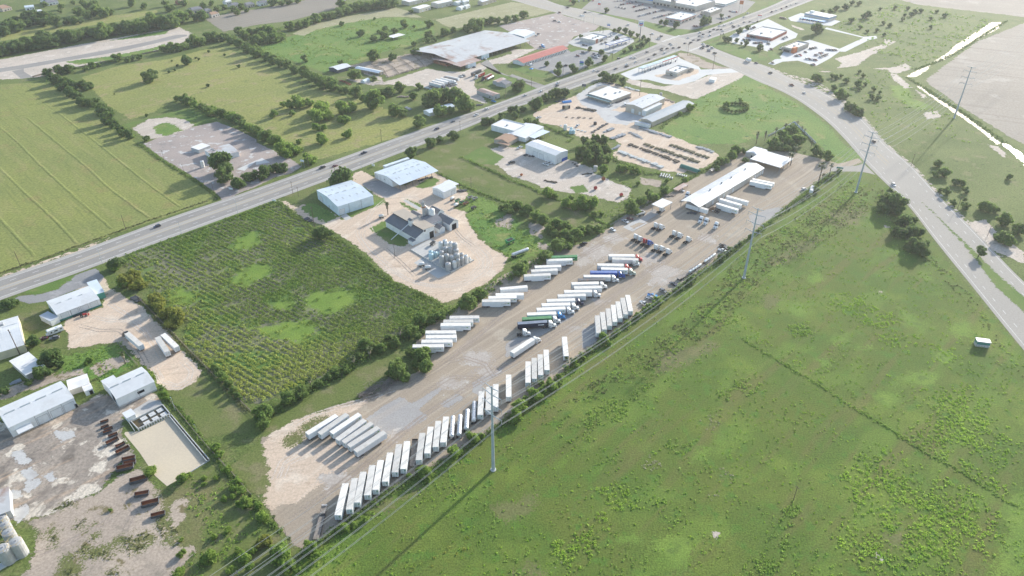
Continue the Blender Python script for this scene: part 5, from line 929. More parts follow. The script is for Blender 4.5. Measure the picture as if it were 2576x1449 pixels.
# --- farm supply yard
b=bld('warehouse','pale blue metal warehouse with low gabled roof by the highway',(11,568,478),(11,822,630),(11,1177,520),(11,840,722),'wall_blue','roof_pale',1.6,ribs=1.2)
for u in (.1,.3,.5,.78):b.vent(u,.5,2.6,mat='roof_white')
for u in (.12,.3,.5,.7,.88):
    for v in (.25,.75):b.patch(u,v,1.1,2.6,'skylight_dark')
b.door('l',.82,3.4,4.6);b.door('n',.1,3.8,4.2);b.door('l',.45,1,2.1,'wall_grey')
mb=MB();mb.box(b.L*.3-.06,b.L*.3+.06,-.08,0,0,b.h);b.part(mb,'downspout','wall_dark');mb=MB();mb.box(b.L*.65-.06,b.L*.65+.06,-.08,0,0,b.h);b.part(mb,'downspout','wall_dark')
h_=hgt((11,1450,470),(11,1445,415));b=Bld('warehouse','large pale metal shed with an open bay on posts beside the highway',(11,1190,287),(11,1445,415),(11,1832,270),h_,'building')
b.walls('wall_white',0,v0=b.W*.28);b.roof('roof_pale',2.2,'u',ribs=1.2,over=.2)
mb=MB();m_=b.W/2
for uu in (0.02,b.L-.02):mb.face([(uu,b.W*.28,b.h-.03),(uu,b.W,b.h-.03),(uu,m_,b.h+2.15)][::1 if uu else-1])
b.part(mb,'gable','wall_white');b.posts('n',7,'wall_dark')
for u in (.2,.35,.5,.66,.82):b.vent(u,.5,2.6,mat='roof_white')
for u in (.1,.17,.38,.45,.62,.69,.85,.92):
    for v in (.28,.72):b.patch(u,v,1.0,2.4,'skylight_dark')
b.door('l',.93,2.4,3.2);b.door('l',.6,1.1,1.0,'wall_grey',2.2,'window')
b2=bld('lean_to_shed','low pale annex on the roadside of the open bay shed',(11,1275,218),(11,1300,228),(11,1545,145),None,'wall_white','roof_pale',0,h=4.2)
b=bld('workshop','small white metal workshop with two shutters and a side canopy',(11,1785,435),(11,1890,487),(11,2015,430),(11,1888,552),'wall_white','roof_white',1.1)
b.door('l',.75,3.4,3.6);b.door('l',.3,3.4,3.6);b.door('n',.72,3.2,3.4);mb=MB();mb.box(b.L,b.L+6,b.W*.25,b.W+2,b.h-.7,b.h-.6);b.part(mb,'side_canopy','roof_white')
for y in (.3,1.1):
    mb=MB();mb.box(b.L+5.7,b.L+5.9,b.W*y,b.W*y+.2,-.1,b.h-.7);b.part(mb,'post','post')
# --- feed mill
P0,P1=at((11,1310,835)),at((11,1612,1012));ax=(P1-P0);LL=ax.length;ax.normalize();pv_=Vector((-ax.y,ax.x,0));PW=at((11,1800,930));WW=(PW-P1).dot(pv_)
mill=empty('feed_mill',(P0.x,P0.y,0),math.atan2(ax.y,ax.x),'white feed mill with tan and charcoal roofs and a clerestory','building')
k1,k2=WW*.42,WW;e1,e2,e3,e4=5.0,7.6,8.7,8.0
mb=MB();mb.face([(0,0,-.1),(LL,0,-.1),(LL,0,e1),(0,0,e1)]);mb.face([(LL,0,-.1),(LL,WW,-.1),(LL,WW,e4),(LL,k1,e3-.1),(LL,k1,e2),(LL,0,e1)]);mb.face([(0,WW,-.1),(0,0,-.1),(0,0,e1),(0,k1,e2),(0,k1,e3-.1),(0,WW,e4)]);mb.face([(LL,WW,-.1),(0,WW,-.1),(0,WW,e4),(LL,WW,e4)]);mb.build('wall','wall_white',mill)
def slab(pts,t,name,mat,par):
    mb=MB();top=[Vector(p) for p in pts];bot=[p-Vector((0,0,t)) for p in top];mb.face(top);mb.face(bot[::-1])
    for k in range(len(pts)):j=(k+1)%len(pts);mb.face([bot[k],bot[j],top[j],top[k]])
    return mb.build(name,mat,par)
slab([(-.4,-.6,e1-.2),(LL+.4,-.6,e1-.2),(LL+.4,k1,e2),(-.4,k1,e2)],.15,'lower_roof','roof_shingle',mill);slab([(-.4,k1-.5,e3+.1),(LL+.4,k1-.5,e3+.1),(LL+.4,WW+.5,e4),(-.4,WW+.5,e4)],.15,'upper_roof','roof_tan',mill)
mb=MB();mb.box(0,LL,k1-.05,k1+.05,e2-.1,e3);mb.build('clerestory','wall_dark',mill)
for k in range(9):mb=MB();x=LL*(k+.5)/9;mb.box(x-LL/40,x+LL/40,k1-.12,k1-.04,e2+.25,e3-.25);mb.build('window','glass',mill)
mb=MB();mb.box(LL,LL+.08,WW*.45,WW*.72,0,4.6);mb.build('door','shutter',mill);mb=MB();mb.box(LL,LL+.06,WW*.73,WW*.95,0,4.8);mb.build('doorway','opening',mill);mb=MB();mb.box(LL,LL+.1,k1+.6,k1+1.8,6.6,8.0);mb.build('window','glass',mill)
mb=MB();x=LL*.62;mb.box(x-1.3,x+1.3,k1-1.6,k1+.8,e2-1,11.2);mb.build('cupola','wall_white',mill);mb=MB();mb.prism([(k1-1.9,11.1),(k1+1.1,11.1),(k1-.4,12.1)],x-1.6,x+1.6);mb.build('cupola_roof','roof_shingle',mill)
a_,b_=at((11,1360,972)),Vector(mill.location)+ax*x+pv_*(k1-1.6)+Vector((0,0,9));mb=MB();mb.cyl(a_+Vector((0,0,.6)),b_,.28,n=8);tag(mb.build('grain_auger','polished'),'long slanting grain auger leaning up to the mill cupola','auger')
mb=MB();mb.box(LL-5,LL-.2,-2.6,-.05,-.1,3.0);mb.build('shed_annex','wall_white',mill);slab([(LL-5.2,-2.9,2.9),(LL,-2.9,2.9),(LL,0,3.5),(LL-5.2,0,3.5)],.12,'annex_roof','roof_slate',mill)
def wing(u0,u1,v0,v1,h,rise,ridge,wallm='wall_white',rm='roof_shingle',door=None):
    mb=MB();um,vm=(u0+u1)/2,(v0+v1)/2
    if ridge=='v':
        for v,s in ((v0,1),(v1,-1)):mb.face([(u0,v,-.1),(u1,v,-.1),(u1,v,h),(um,v,h+rise),(u0,v,h)][::s])
        mb.face([(u0,v1,-.1),(u0,v0,-.1),(u0,v0,h),(u0,v1,h)]);mb.face([(u1,v0,-.1),(u1,v1,-.1),(u1,v1,h),(u1,v0,h)]);mb.build('wall',wallm,mill)
        slab([(u0-.4,v1+.3,h-.2),(u0-.4,v0-.3,h-.2),(um,v0-.3,h+rise+.1),(um,v1+.3,h+rise+.1)],.15,'wing_roof',rm,mill);slab([(u1+.4,v0-.3,h-.2),(u1+.4,v1+.3,h-.2),(um,v1+.3,h+rise+.1),(um,v0-.3,h+rise+.1)],.15,'wing_roof',rm,mill)
    else:
        for u,s in ((u0,-1),(u1,1)):mb.face([(u,v0,-.1),(u,v1,-.1),(u,v1,h),(u,vm,h+rise),(u,v0,h)][::s])
        mb.face([(u0,v0,-.1),(u1,v0,-.1),(u1,v0,h),(u0,v0,h)]);mb.face([(u1,v1,-.1),(u0,v1,-.1),(u0,v1,h),(u1,v1,h)]);mb.build('wall',wallm,mill)
        slab([(u0-.3,v0-.4,h-.2),(u1+.3,v0-.4,h-.2),(u1+.3,vm,h+rise+.1),(u0-.3,vm,h+rise+.1)],.15,'wing_roof',rm,mill);slab([(u1+.3,v1+.4,h-.2),(u0-.3,v1+.4,h-.2),(u0-.3,vm,h+rise+.1),(u1+.3,vm,h+rise+.1)],.15,'wing_roof',rm,mill)
    if door:mb=MB();mb.box(u1,u1+.08,vm-1.9,vm+1.9,0,4.2);mb.build('doorway','opening',mill)
WG=WW
wing(LL*.42,LL*.8,WG+.02,WG*1.75,6.0,2.2,'v',rm='roof_slate');wing(LL*.6,LL*1.04,WG*1.76,WG*2.25,5.2,2.0,'u',door=True);wing(LL*.36,LL*.62,WG*1.8,WG*2.2,7.5,2.0,'u');wing(LL*.82,LL*.98,WG*1.3,WG*1.6,3.6,1.2,'u');wing(LL*.06,LL*.3,WG*1.2,WG*1.55,4.2,1.8,'u',rm='roof_slate')
tw=at((11,1690,722),7);mb=MB();mb.box(-.8,.8,-.8,.8,0,16);tower=mb.build('elevator_tower','tank_grey');tower.location=(tw.x,tw.y,0);tower.rotation_euler.z=.4;tag(tower,'slim grain elevator tower rising above the mill roofs','tower')
mb=MB();mb.box(-1.4,1.4,-1.4,1.4,13.5,13.7);mb.box(-1.5,1.5,-1.5,-1.4,14.5,14.6);mb.box(-1.5,1.5,1.4,1.5,14.5,14.6);mb.build('platform','rust_bright',tower);mb=MB();mb.box(-.9,.9,-.6,.6,16,17.2);mb.cyl((0,0,17.2),(0,0,18),.4,n=8);mb.build('head_box','tank_grey',tower)
for q in ((4,-1.5),(4.6,.5)):mb=MB();mb.cyl((.5,0,15.5),(q[0],q[1],11),.2,n=8);mb.build('spout','polished',tower)
tk=at((11,1768,700),8.5);mb=MB();mb.lathe([(0,12.6),(.9,12.3),(2.2,11.5),(2.2,6.5)],16);o=mb.build('roof_bin','tank_white',None,True);o.location=(tk.x,tk.y,0);tag(o,'white round bin with cone top among the mill roofs','bin');tk=at((11,1725,680),8.5);mb=MB();mb.lathe([(0,11.6),(.9,11.3),(2.2,10.5),(2.2,5.5)],16);o=mb.build('roof_bin','tank_grey',None,True);o.location=(tk.x,tk.y,0);tag(o,'grey round bin half hidden behind the elevator tower','bin')
# --- tank farm
def tank(t,x,y,wpx,hpx,mat,lb,dome=.5,ring=True):
    """x, y: middle of the tank's top rim in the picture; wpx width, hpx visible height"""
    g0=at((t,x,y+hpx));r=wpx/8*mpp(g0);h=hgt((t,x,y+hpx+wpx*.12),(t,x,y));h*=.98
    p=at((t,x,y),h);mb=MB();mb.lathe([(0,h+dome),(r*.35,h+dome*.85),(r*.8,h+dome*.35),(r,h),(r,0)],20);root=mb.build('storage_tank',mat,None,True);root.location=(p.x,p.y,.03);root.data.polygons.foreach_set('use_smooth',[False]*len(root.data.polygons))
    tag(root,lb,'tank','tanks of the tank farm')
    m2=MB();m2.cyl((r*.2,0,h+dome*.7),(r*.2,0,h+dome+.3),.3,n=8);m2.build('manhole','post',root)
    if ring:
        for z in (h*.35,h*.7):m3=MB();m3.lathe([(r,z-.06),(r+.05,z-.06),(r+.05,z+.06),(r,z+.06)],20);m3.build('hoop',mat,root)
    return root
TK=[(1857,988,46,58,'tank_white'),(1900,968,44,62,'tank_white'),(1915,992,44,55,'tank_white'),(1955,988,44,50,'tank_white'),(2000,1002,56,100,'tank_grey'),(1903,1042,50,80,'tank_grey'),(1950,1042,46,85,'tank_grey'),(2010,1060,60,60,'tank_grey'),(1865,1082,48,70,'tank_grey'),(1915,1112,50,100,'tank_grey'),(1865,1130,50,100,'tank_grey'),(1970,1128,56,80,'tank_grey'),(2020,1108,56,90,'tank_grey'),(2068,1102,40,70,'tank_grey'),(2112,1122,40,78,'tank_white'),(2073,1142,38,78,'tank_grey'),(2035,1162,38,78,'tank_grey'),(1997,1182,44,65,'tank_white'),(1932,1202,56,65,'tank_grey'),(1757,1078,42,28,'tank_aqua'),(1760,1108,48,46,'tank_aqua'),(1803,1090,44,44,'tank_aqua'),(1845,1088,30,30,'tank_aqua'),(2148,1148,26,22,'tank_white')]
TC=dict(tank_white='white',tank_grey='grey',tank_aqua='pale aqua');cnt={}
for (x,y,w,h,m_) in sorted(TK,key=lambda q:q[0]):
    cnt[m_]=cnt.get(m_,0)+1;tank(11,x,y,w,h,m_,f'{TC[m_]} upright tank, {ORD[cnt[m_] - 1]} {TC[m_]} one from the left in the tank farm')
def wallseg(name,p,q,h,w,mat,label,cat='wall',z0=0.0):
    a,b=at(p),at(q);d=b-a;mb=MB();mb.box(0,d.length,-w/2,w/2,-.05,h);o=mb.build(name,mat);o.location=(a.x,a.y,z0);o.rotation_euler.z=math.atan2(d.y,d.x);return tag(o,label,cat)
wallseg('containment_wall',(11,1960,1298),(11,2195,1172),.9,.25,'block_wall','low concrete wall along the near side of the tank farm');wallseg('containment_wall',(11,1680,1142),(11,1960,1298),.9,.25,'block_wall','low concrete wall along the left side of the tank farm');wallseg('containment_wall',(11,1550,1062),(11,1680,1142),.6,.25,'block_wall','low kerb wall above the tank farm pad')
# --- yard at the left edge
b=bld('workshop','long white building with green base and lean-to on the left dirt yard',(20,462,137),(20,572,270),(20,1000,110),(20,592,338),'wall_white','roof_white',1.3,ribs=1.1)
b.band('wall_teal',-.05,1.0)
for f in (.16,.38,.62,.85):b.door('n',f,b.L*.17,b.h-1.4,'shutter',1.05,'wall_panel',.05)
for u in (.2,.45,.7):b.vent(u,.5,2.0,mat='roof_white')
for q in (.3,.5):mb=MB();mb.box(b.L*q-.06,b.L*q+.06,-.12,-.09,0,b.h);b.part(mb,'downspout','wall_dark')
b=bld('lean_to_shed','grey roofed lean-to at the near end of the white and green building',(20,430,262),(20,505,335),(20,588,292),None,'wall_white','roof_galv',0,h=3.4);b=bld('lean_to_shed','pale blue roofed annex at the far end of the white and green building',(20,860,-50),(20,950,70),(20,1048,38),None,'wall_teal','roof_pale',0,h=4.0)
b=bld('warehouse','cream walled building with white gabled roof at the left picture edge',(20,-330,430),(20,-140,690),(20,243,572),(20,-120,760),'wall_cream','roof_white',1.8,ribs=1.2)
for u in (.6,.75,.88):b.patch(u,.7,2.6,1.0,'skylight_dark')
b.unit(.45,.8,2,5,1.2);b.unit(.42,.68,1.6,1.6,1.1)
b=bld('shed','flat roofed grey shed half under a tree at the left',(20,160,708),(20,262,872),(20,440,785),None,'wall_beige','roof_membrane',0,h=3.8,over=.5)
b=bld('warehouse','large white warehouse with three dock doors at the left edge',(20,-42,1228),(20,85,1408),(20,742,1105),(20,775,1198),'wall_white','roof_white',1.5,corner='C',ribs=1.2)
for u in (.12,.36,.6,.86):b.vent(u,.5,4.5,mat='skylight_dark')
for f in (.48,.69,.89):b.door('n',f,4.4,4.2);
b.door('n',.985,1.1,2.2,'opening')
for q in (.38,.58,.79):mb=MB();mb.box(b.L*q-.08,b.L*q+.08,-.1,0,0,b.h);b.part(mb,'downspout','post')
mb=MB();mb.box(2,b.L*.3,-4,0,3.2,3.35);b.part(mb,'dock_canopy','roof_white')
b=bld('warehouse','white gabled metal building with ridge vents above the settling tank',(20,1035,968),(20,1170,1118),(20,1552,942),(20,1205,1205),'wall_white','roof_galv',1.6,ribs=1.0);b.rf.data.materials[0]=M['roof_white']
for u in (.14,.46,.82):b.vent(u,.5,4.0)
b.door('l',.3,4.5,5.2,'opening');mb=MB();mb.box(b.L*.52,b.L*.7,-.06,.02,2.6,4.0);b.part(mb,'opening','opening');mb=MB();mb.box(b.L*.55-.08,b.L*.55+.08,-.1,0,0,b.h);b.part(mb,'downspout','post');b.band('block_wall',-.05,.9)
bld('lean_to_shed','low annex roof behind the white building above the settling tank',(20,1012,938),(20,1048,968),(20,1170,910),None,'wall_white','roof_white',0,h=5.0)
b=bld('shed','beige low building between the two white warehouses',(20,625,945),(20,695,1030),(20,900,962),(20,725,1080),'wall_beige','roof_galv',.6);b.rf.data.materials[0]=M['roof_membrane']
b=bld('shed','small white shed with a dark doorway beside the beige building',(20,808,996),(20,850,1042),(20,932,1010),(20,866,1088),'wall_white','roof_membrane',.5);b.door('n',.7,1.4,2.2,'opening')
b=bld('canopy','small white flat canopy beside the settling tank',(20,1243,1255),(20,1278,1308),(20,1358,1268),None,'wall_white','roof_white',0,h=3.2,over=.3)
b=bld('shed','rusty streaked metal roof at the lower left edge',(30,-160,640),(30,-80,860),(30,105,790),None,'wall_grey','roof_redrust',0,h=4.0);b.rf.data.materials[0]=M['roof_rust']
# --- centre right lots
b=bld('workshop','white metal workshop with dark blue corner on the pale lot',(12,163,-5),(12,437,118),(12,562,65),(12,440,208),'wall_white','roof_white',1.0,'v')
for f in (.45,.66):b.door('l',f,4.4,4.6)
b.door('n',.28,3.4,4.2);mb=MB();mb.box(b.L*.52,b.L,-.05,0,0,2.6);b.part(mb,'dark_panel','wall_signblue');b.part(MB().box(b.L,b.L+.05,0,b.W*.3,0,2.6),'dark_panel','wall_signblue')
for v in (.25,.5,.75):b.patch(.5,v,2.6,1.2,'skylight_dark')
b=bld('office','white flat building with grey roof behind the pale lot, roadside part',(1247,310),(1292,330),(1322,314),(1293,338),'wall_white','roof_membrane',0,h=4.5);b.parapet('wall_white',.6);b.unit(.4,.5);b=bld('office','white building with ribbed grey roof next to the pale carport',(1300,322),(1322,348),(1368,319),(1323,358),'wall_white','roof_galv',.7);b.rf.data.materials[0]=M['roof_white']
b=bld('carport','pale blue carport roof beside the white office',(2,160,1365),(2,225,1392),(2,380,1325),None,'wall_white','roof_pale',0,h=3.2) if False else None
h_=3.2;b=Bld('carport','pale blue carport roof beside the white office',(2,162,1366),(2,225,1393),(2,380,1326),h_,'carport');b.roof('roof_pale',0);b.posts('n',4);b.posts('f',4)
b=bld('house','low house with brown shingle roof beside the white office',(1250,347),(1278,360),(1306,344),None,'wall_stone','roof_brown',1.2,hip=2.0,h=3.2);mb=MB();mb.box(-4,0,-3,b.W*.6,2.9,3.0);b.part(mb,'porch_roof','roof_brown')
for q in (-3.7,-1):b.part(MB().box(q,q+.2,-2.8,-2.6,-.1,2.9),'post','post')
b=bld('warehouse','tan block store with flat grey roof and dark awning',(2,765,938),(2,1003,1010),(2,1200,935),(2,1003,1050),'wall_tan','roof_membrane',0);b.unit(.3,.5,1.6,2);b.unit(.62,.35);b.unit(.8,.3)
mb=MB();mb.box(-4,0,0,b.W,b.h-.9,b.h-.75);b.part(mb,'awning','awning_teal');
for k in range(5):b.part(MB().box(-3.9,-3.7,b.W*k/4.2+.3,b.W*k/4.2+.5,-.1,b.h-.9),'post','post')
mb=MB();n_=12
for k in range(n_):f=k/(n_-1);mb.box(b.L*k/n_,b.L*(k+1)/n_,b.W-.3,b.W+.05,b.h,b.h+1.0+2.0*math.sin(math.pi*f)**.6)
b.part(mb,'false_front','wall_tan')
b=bld('workshop','tan gabled workshop with skylights and white lean-to',(2,1160,1042),(2,1310,1092),(2,1540,985),(2,1315,1162),'wall_tan','roof_galv',1.4)
for u in (.15,.38,.6,.82):b.vent(u,.5,3.0,mat='roof_white');b.patch(u,.28,2.4,1.2,'skylight')
b.door('l',.55,3.2,4);b.door('l',.12,2.4,3);mb=MB();mb.box(0,b.L*.72,-4.5,0,b.h-1.6,b.h-1.45);b.part(mb,'lean_to_roof','roof_white');b.part(MB().box(.2,b.L*.7,-4.3,0,-.1,b.h-1.6),'lean_to_wall','wall_white')
b=bld('storage_shed','long narrow shed with blue grey gabled roof by the green lot',(2,1312,1185),(2,1412,1228),(2,1835,1042),(2,1412,1276),'wall_tan','roof_grey',1.2)
for k in range(1,9):b.part(MB().box(b.L*k/9-.06,b.L*k/9+.06,-.08,0,0,b.h),'pilaster','wall_beige')
b=bld('office_trailer','white office trailer at the end of the long narrow shed',(2,1238,1220),(2,1382,1258),(2,1398,1248),None,'wall_white','roof_galv',0,h=3.0)
# --- truck terminal
b=bld('terminal','long truck terminal with light metal roof and dock doors',(12,1702,570),(12,1885,638),(12,2540,242),(12,1885,697),'wall_beige','roof_galv',1.8,ribs=1.3);b.rf.data.materials[0]=M['roof_white']
wl_=[c_ for c_ in b.root.children if c_.name.startswith('wall')][0];bpy.data.objects.remove(wl_);b.walls('wall_beige',1.8,'u',u0=b.L*.1)
b.posts('n',2,f0=0,f1=.09);b.posts('f',2,f0=0,f1=.09)
mb=MB()
for sg in (0,1):
    v0,v1=(-.1,b.W/2) if sg==0 else (b.W+.1,b.W/2);u0,u1=b.L*.2,b.L*.74
    f=[(u0,v0,b.h+.13),(u1,v0,b.h+.13),(u1,v1,b.h+1.8+.145),(u0,v1,b.h+1.8+.145)];mb.face(f if sg==0 else f[::-1])
b.part(mb,'grey_roof_section','roof_galv',b.rf)
for u in np.linspace(.16,.96,12):b.patch(u,.3,1.0,2.6,'skylight',up=.06);b.patch(u+.02,.72,1.0,2.6,'skylight',up=.06)
for u in (.28,.45,.6,.82):b.unit(u,.5,1,1,.9)
for f in (.2,.28,.36,.5):b.door('n',f,2.8,3.4)
for f in (.86,.9,.94,.98):b.door('n',f,2.2,3.2)
def canopy(label,A,B,C,base,mat,np_=2,h=None,t=.35,name='canopy',fascia=None):
    H=h or hgt(base,B);b=Bld(name,label,A,B,C,H,'canopy');b.roof(mat,0,t=t);b.posts('n',np_,inset=.5);b.posts('f',np_,inset=.5)
    if fascia:b.band(fascia,H-.35,H+t+.1,'fascia',.2)
    return b
canopy('grey flat fuel canopy on posts in the truck yard',(12,1405,610),(12,1508,648),(12,1613,590),(12,1503,713),'roof_membrane')
canopy('rusty sheet metal canopy behind the terminal',(12,1618,455),(12,1672,470),(12,1777,408),(12,1668,492),'roof_redrust',3,t=.12)
canopy('large white canopy at the upper end of the truck yard',(12,2415,142),(13,122,240),(13,252,152),None,'roof_white',4,4.5)
b=bld('office','white hip roofed office joined to the large white canopy',(12,2352,82),(12,2480,118),(12,2570,62),None,'wall_beige','roof_white',1.0,hip=3,h=3.6);b.door('l',.5,1.4,2.2,'glass')
b=bld('guard_booth','small white booth by the yard gate hedge',(13,425,450),(13,452,470),(13,475,425),None,'wall_white','roof_galv',0,h=2.6)
b=bld('tool_shed','small wooden shed at the end of the terminal',(12,1988,258),(12,2010,270),(12,2040,250),None,'old_wood','roof_tan',.5,h=2.2)
# --- abandoned lot
b=bld('warehouse','old white building with rust stained roof behind a dark tree',(10,2022,68),(10,2150,140),(10,2400,77),(10,2150,188),'wall_white','roof_rust',.8);b.unit(.25,.8,1.2,2.2,.8);b.unit(.25,.6,1.2,2.2,.8)
for f in (.2,.4,.6,.8):b.part(MB().box(-.05,0,b.W*f-.06,b.W*f+.06,0,b.h),'pilaster','wall_grey')
o=tank(10,2030,172,34,58,'tank_white','white upright tank with rusty top beside the dark tree',.3);o['group']='';del o['group']
b=bld('lean_to_shed','low pale roof beside the rust stained building',(10,1960,18),(10,2000,60),(10,2115,15),None,'wall_grey','roof_membrane',0,h=3)
for pts,lb in (([(10,2380,255),(10,2576,165),(11,20,160),(10,2460,270)],'a'),([(11,0,170),(11,60,140),(11,140,185),(11,0,210)],'b')):sheet('broken_slab','new_concrete',pts,6)
# --- cattle auction barn and neighbours
hb=hgt((2,180,452),(2,178,410));b=Bld('auction_barn','huge open sided cattle barn with patched rusty metal roof',(1,1738,460),(1,2020,632),(2,178,410),hb,'building');b.roof('roof_rust',3.2,'u',over=.4);b.posts('n',16,'old_wood');b.posts('f',10,'old_wood');b.posts('l',6,'old_wood')
b.part(MB().box(b.L*.32,b.L*.42,-.1,8,-.1,b.h-.1),'wall','wall_blue');b.part(MB().box(1,b.L-1,b.W*.45,b.W*.55,0,2.2),'pen_rail','old_wood');b.part(MB().box(.6,b.L*.9,b.W*.2,b.W*.22,0,1.8),'pen_rail','old_wood')
h2=hgt((1,2057,712),(1,2057,672));b=Bld('barn_wing','rust red roofed wing at the near corner of the cattle barn',(1,1842,572),(1,2057,672),(1,2265,606),h2,'building');b.roof('roof_redrust',1.2,'u',over=.4);b.posts('n',5,'old_wood');b.posts('l',5,'old_wood');b.part(MB().box(b.L*.35,b.L*.75,-.05,4,-.1,b.h-.1),'wall','wall_blue');b.part(MB().box(1,b.L-1,b.W*.5,b.W-1,0,2.4),'pen_rail','rust')
b=bld('shed','white roofed pale shed at the end of the cattle barn',(2,-30,325),(2,122,372),(2,232,322),(2,138,398),'wall_blue','roof_white',1.6)
b=bld('motel','long single storey motel with red metal roof',(2,22,600),(2,112,632),(2,560,488),(2,118,664),'wall_white','roof_red',2.0,over=.8)
for k in range(13):
    f=.05+k*.073;b.door('n',f,1.0,2.1,'wall_dark',frame=False);b.door('n',f+.03,1.5,1.2,'glass',.9,'window',frame=False);b.part(MB().box(b.L*f-1.3,b.L*f-1.12,-.75,-.57,0,b.h-.4),'post','wall_beige')
b=bld('store','stone trimmed fuel station store with white parapet roof',(2,718,374),(2,836,414),(2,962,366),(2,838,444),'wall_beige','roof_membrane',0);b.parapet('wall_beige',1.0)
for u in (.3,.5,.7):b.unit(u,.4,2,2,1.2)
b.part(MB().box(b.L*.05,b.L*.22,-.15,.2,0,b.h+1.6),'pier','wall_brick');b.part(MB().box(b.L*.6,b.L*.95,-.1,0,b.h-.3,b.h+.7),'blue_fascia','wall_signblue');b.door('n',.5,6,2.6,'glass')
c_=canopy('white fuel canopy with blue fascia at the corner station',(2,948,443),(2,985,456),(2,1186,394),(2,985,496),'roof_membrane',4,fascia='wall_signblue')
for k in range(5):q=c_.L*(k+.6)/5.2;c_.part(MB().box(q-.5,q+.5,c_.W*.5-.3,c_.W*.5+.3,0,1.9),'fuel_pump','wall_signblue')
for k in range(3):c_.part(MB().box(c_.L*(k+.2)/3,c_.L*(k+.9)/3,c_.W*.2,c_.W*.75,c_.h+.3,c_.h+.5),'roof_tray','wall_grey',c_.rf)
b=Bld('shopping_centre','long shopping centre with white flat roof beyond the parking lot',(2,1430,-12),(2,1850,70),(2,2045,12),hgt((2,1850,120),(2,1850,70)),'building');b.walls('wall_beige');b.roof('roof_membrane',0);b.parapet('wall_beige',1.0);b.part(MB().box(-2.5,0,0,b.W,3.2,4.2),'arcade_roof','wall_tan');b.part(MB().box(-1.5,2.5,b.W*.48,b.W*.56,0,b.h+3),'entrance_tower','wall_tan')
b.part(MB().prism([(b.W*.47,b.h+3),(b.W*.57,b.h+3),(b.W*.52,b.h+5)],-2,3),'tower_roof','roof_slate')
for k in range(12):b.part(MB().box(-.08,0,b.W*(k+.15)/12,b.W*(k+.85)/12,.3,3.0),'shop_window','glass')
for u,v in ((.3,.2),(.6,.4),(.4,.6),(.7,.8)):b.unit(u,v,2.5,2.5,1.3)
b=Bld('shopping_centre','blue fronted end of the shops at the top edge',(2,1230,-60),(2,1420,-10),(2,1600,-70),7,'building');b.walls('wall_beige');b.roof('roof_membrane',0);b.part(MB().box(-.3,0,0,b.W,4,6),'blue_fascia','awning_blue')
b=bld('diner','square white diner with red stripe around its parapet',(2,1573,168),(2,1702,205),(2,1855,148),(2,1702,243),'wall_beige','roof_membrane',0);b.parapet('wall_white',.9);b.band('wall_red',b.h-1.3,b.h-.7);b.unit(.4,.4,2,2.5,1.0);b.unit(.75,.6)
for f in (.15,.38,.62,.85):b.door('l',f,b.W*.17,1.6,'glass',.9,'window',frame=False);b.door('n',f,b.L*.16,1.6,'glass',.9,'window',frame=False)
b=bld('diner','tan diner with cluttered white roof behind the striped one',(2,1925,108),(2,1998,132),(2,2120,84),(2,1998,166),'wall_tan','roof_membrane',0);b.parapet('wall_tan',.9);b.unit(.25,.5,2,2);b.unit(.5,.5,2,2);b.unit(.75,.5,2,2);b.part(MB().box(-.2,.3,b.W*.3,b.W*.7,0,b.h+1.6),'entrance','wall_stone')
b=bld('store','pale green fronted store at the top edge',(2,2050,-10),(2,2150,42),(2,2268,0),(2,2150,66),'wall_white','roof_membrane',0);b.band('wall_teal',b.h-1.4,b.h-.9)
b=bld('corner_store','red brick corner store with white flat roof',(2,2410,322),(3,38,388),(3,192,312),(3,38,416),'wall_brick','roof_membrane',0);b.parapet('wall_beige',1.0);b.unit(.3,.6,3,3,1.4);b.unit(.6,.4,2,2);b.door('l',.75,8,3.2,'glass');b.part(MB().box(-1.5,.3,b.W*.6,b.W*.9,3.4,b.h+1.4),'entrance_canopy','wall_beige');b.band('wall_red',2.8,3.2)
b=bld('restaurant','small stone and orange restaurant with parapet roof',(3,172,468),(3,262,502),(3,412,440),(3,265,540),'wall_stone','roof_membrane',0);b.parapet('wall_tan',1.2);b.unit(.4,.5,2,3,1.2);b.unit(.7,.5,2,2);b.part(MB().box(-.2,b.L*.22,-.2,3,0,b.h+2),'corner_tower','wall_orange');b.part(MB().box(-1.6,0,3,b.W,2.8,3.1),'awning','wall_dark');b.door('l',.6,b.W*.5,2.2,'glass',.4,'window')
b=bld('drive_in','white drive-in diner with blue awnings',(3,395,97),(3,370,130),(3,615,178),None,'wall_beige','roof_membrane',0,h=5);b.band('awning_blue',3.2,4.0);b.unit(.15,.5,5,5,2.2,'wall_white')
b=Bld('drive_in_awning','blue striped car awning in front of the drive-in',(3,325,168),(3,318,180),(3,560,222),3.2,'canopy');b.roof('awning_blue',0,t=.3);b.posts('n',8,'awning_blue')
c_=canopy('new fuel canopy with red edge at the station under construction',(2,1278,680),(2,1312,692),(2,1670,568),(2,1312,736),'roof_galv',7,fascia='wall_white');c_.part(MB().box(c_.L*.55,c_.L+.3,-.3,-.2,c_.h-.4,c_.h+.5),'red_fascia','wall_red')
for k in range(6):c_.part(MB().box(c_.L*(k+.1)/6,c_.L*(k+.9)/6,c_.W*.15,c_.W*.85,c_.h+.35,c_.h+.45),'roof_tray','tank_aqua',c_.rf)
for k in range(7):q=c_.L*(k+.4)/7;c_.part(MB().box(q-.5,q+.5,-1.6,-.9,0,1.7),'fuel_pump','wall_dark')
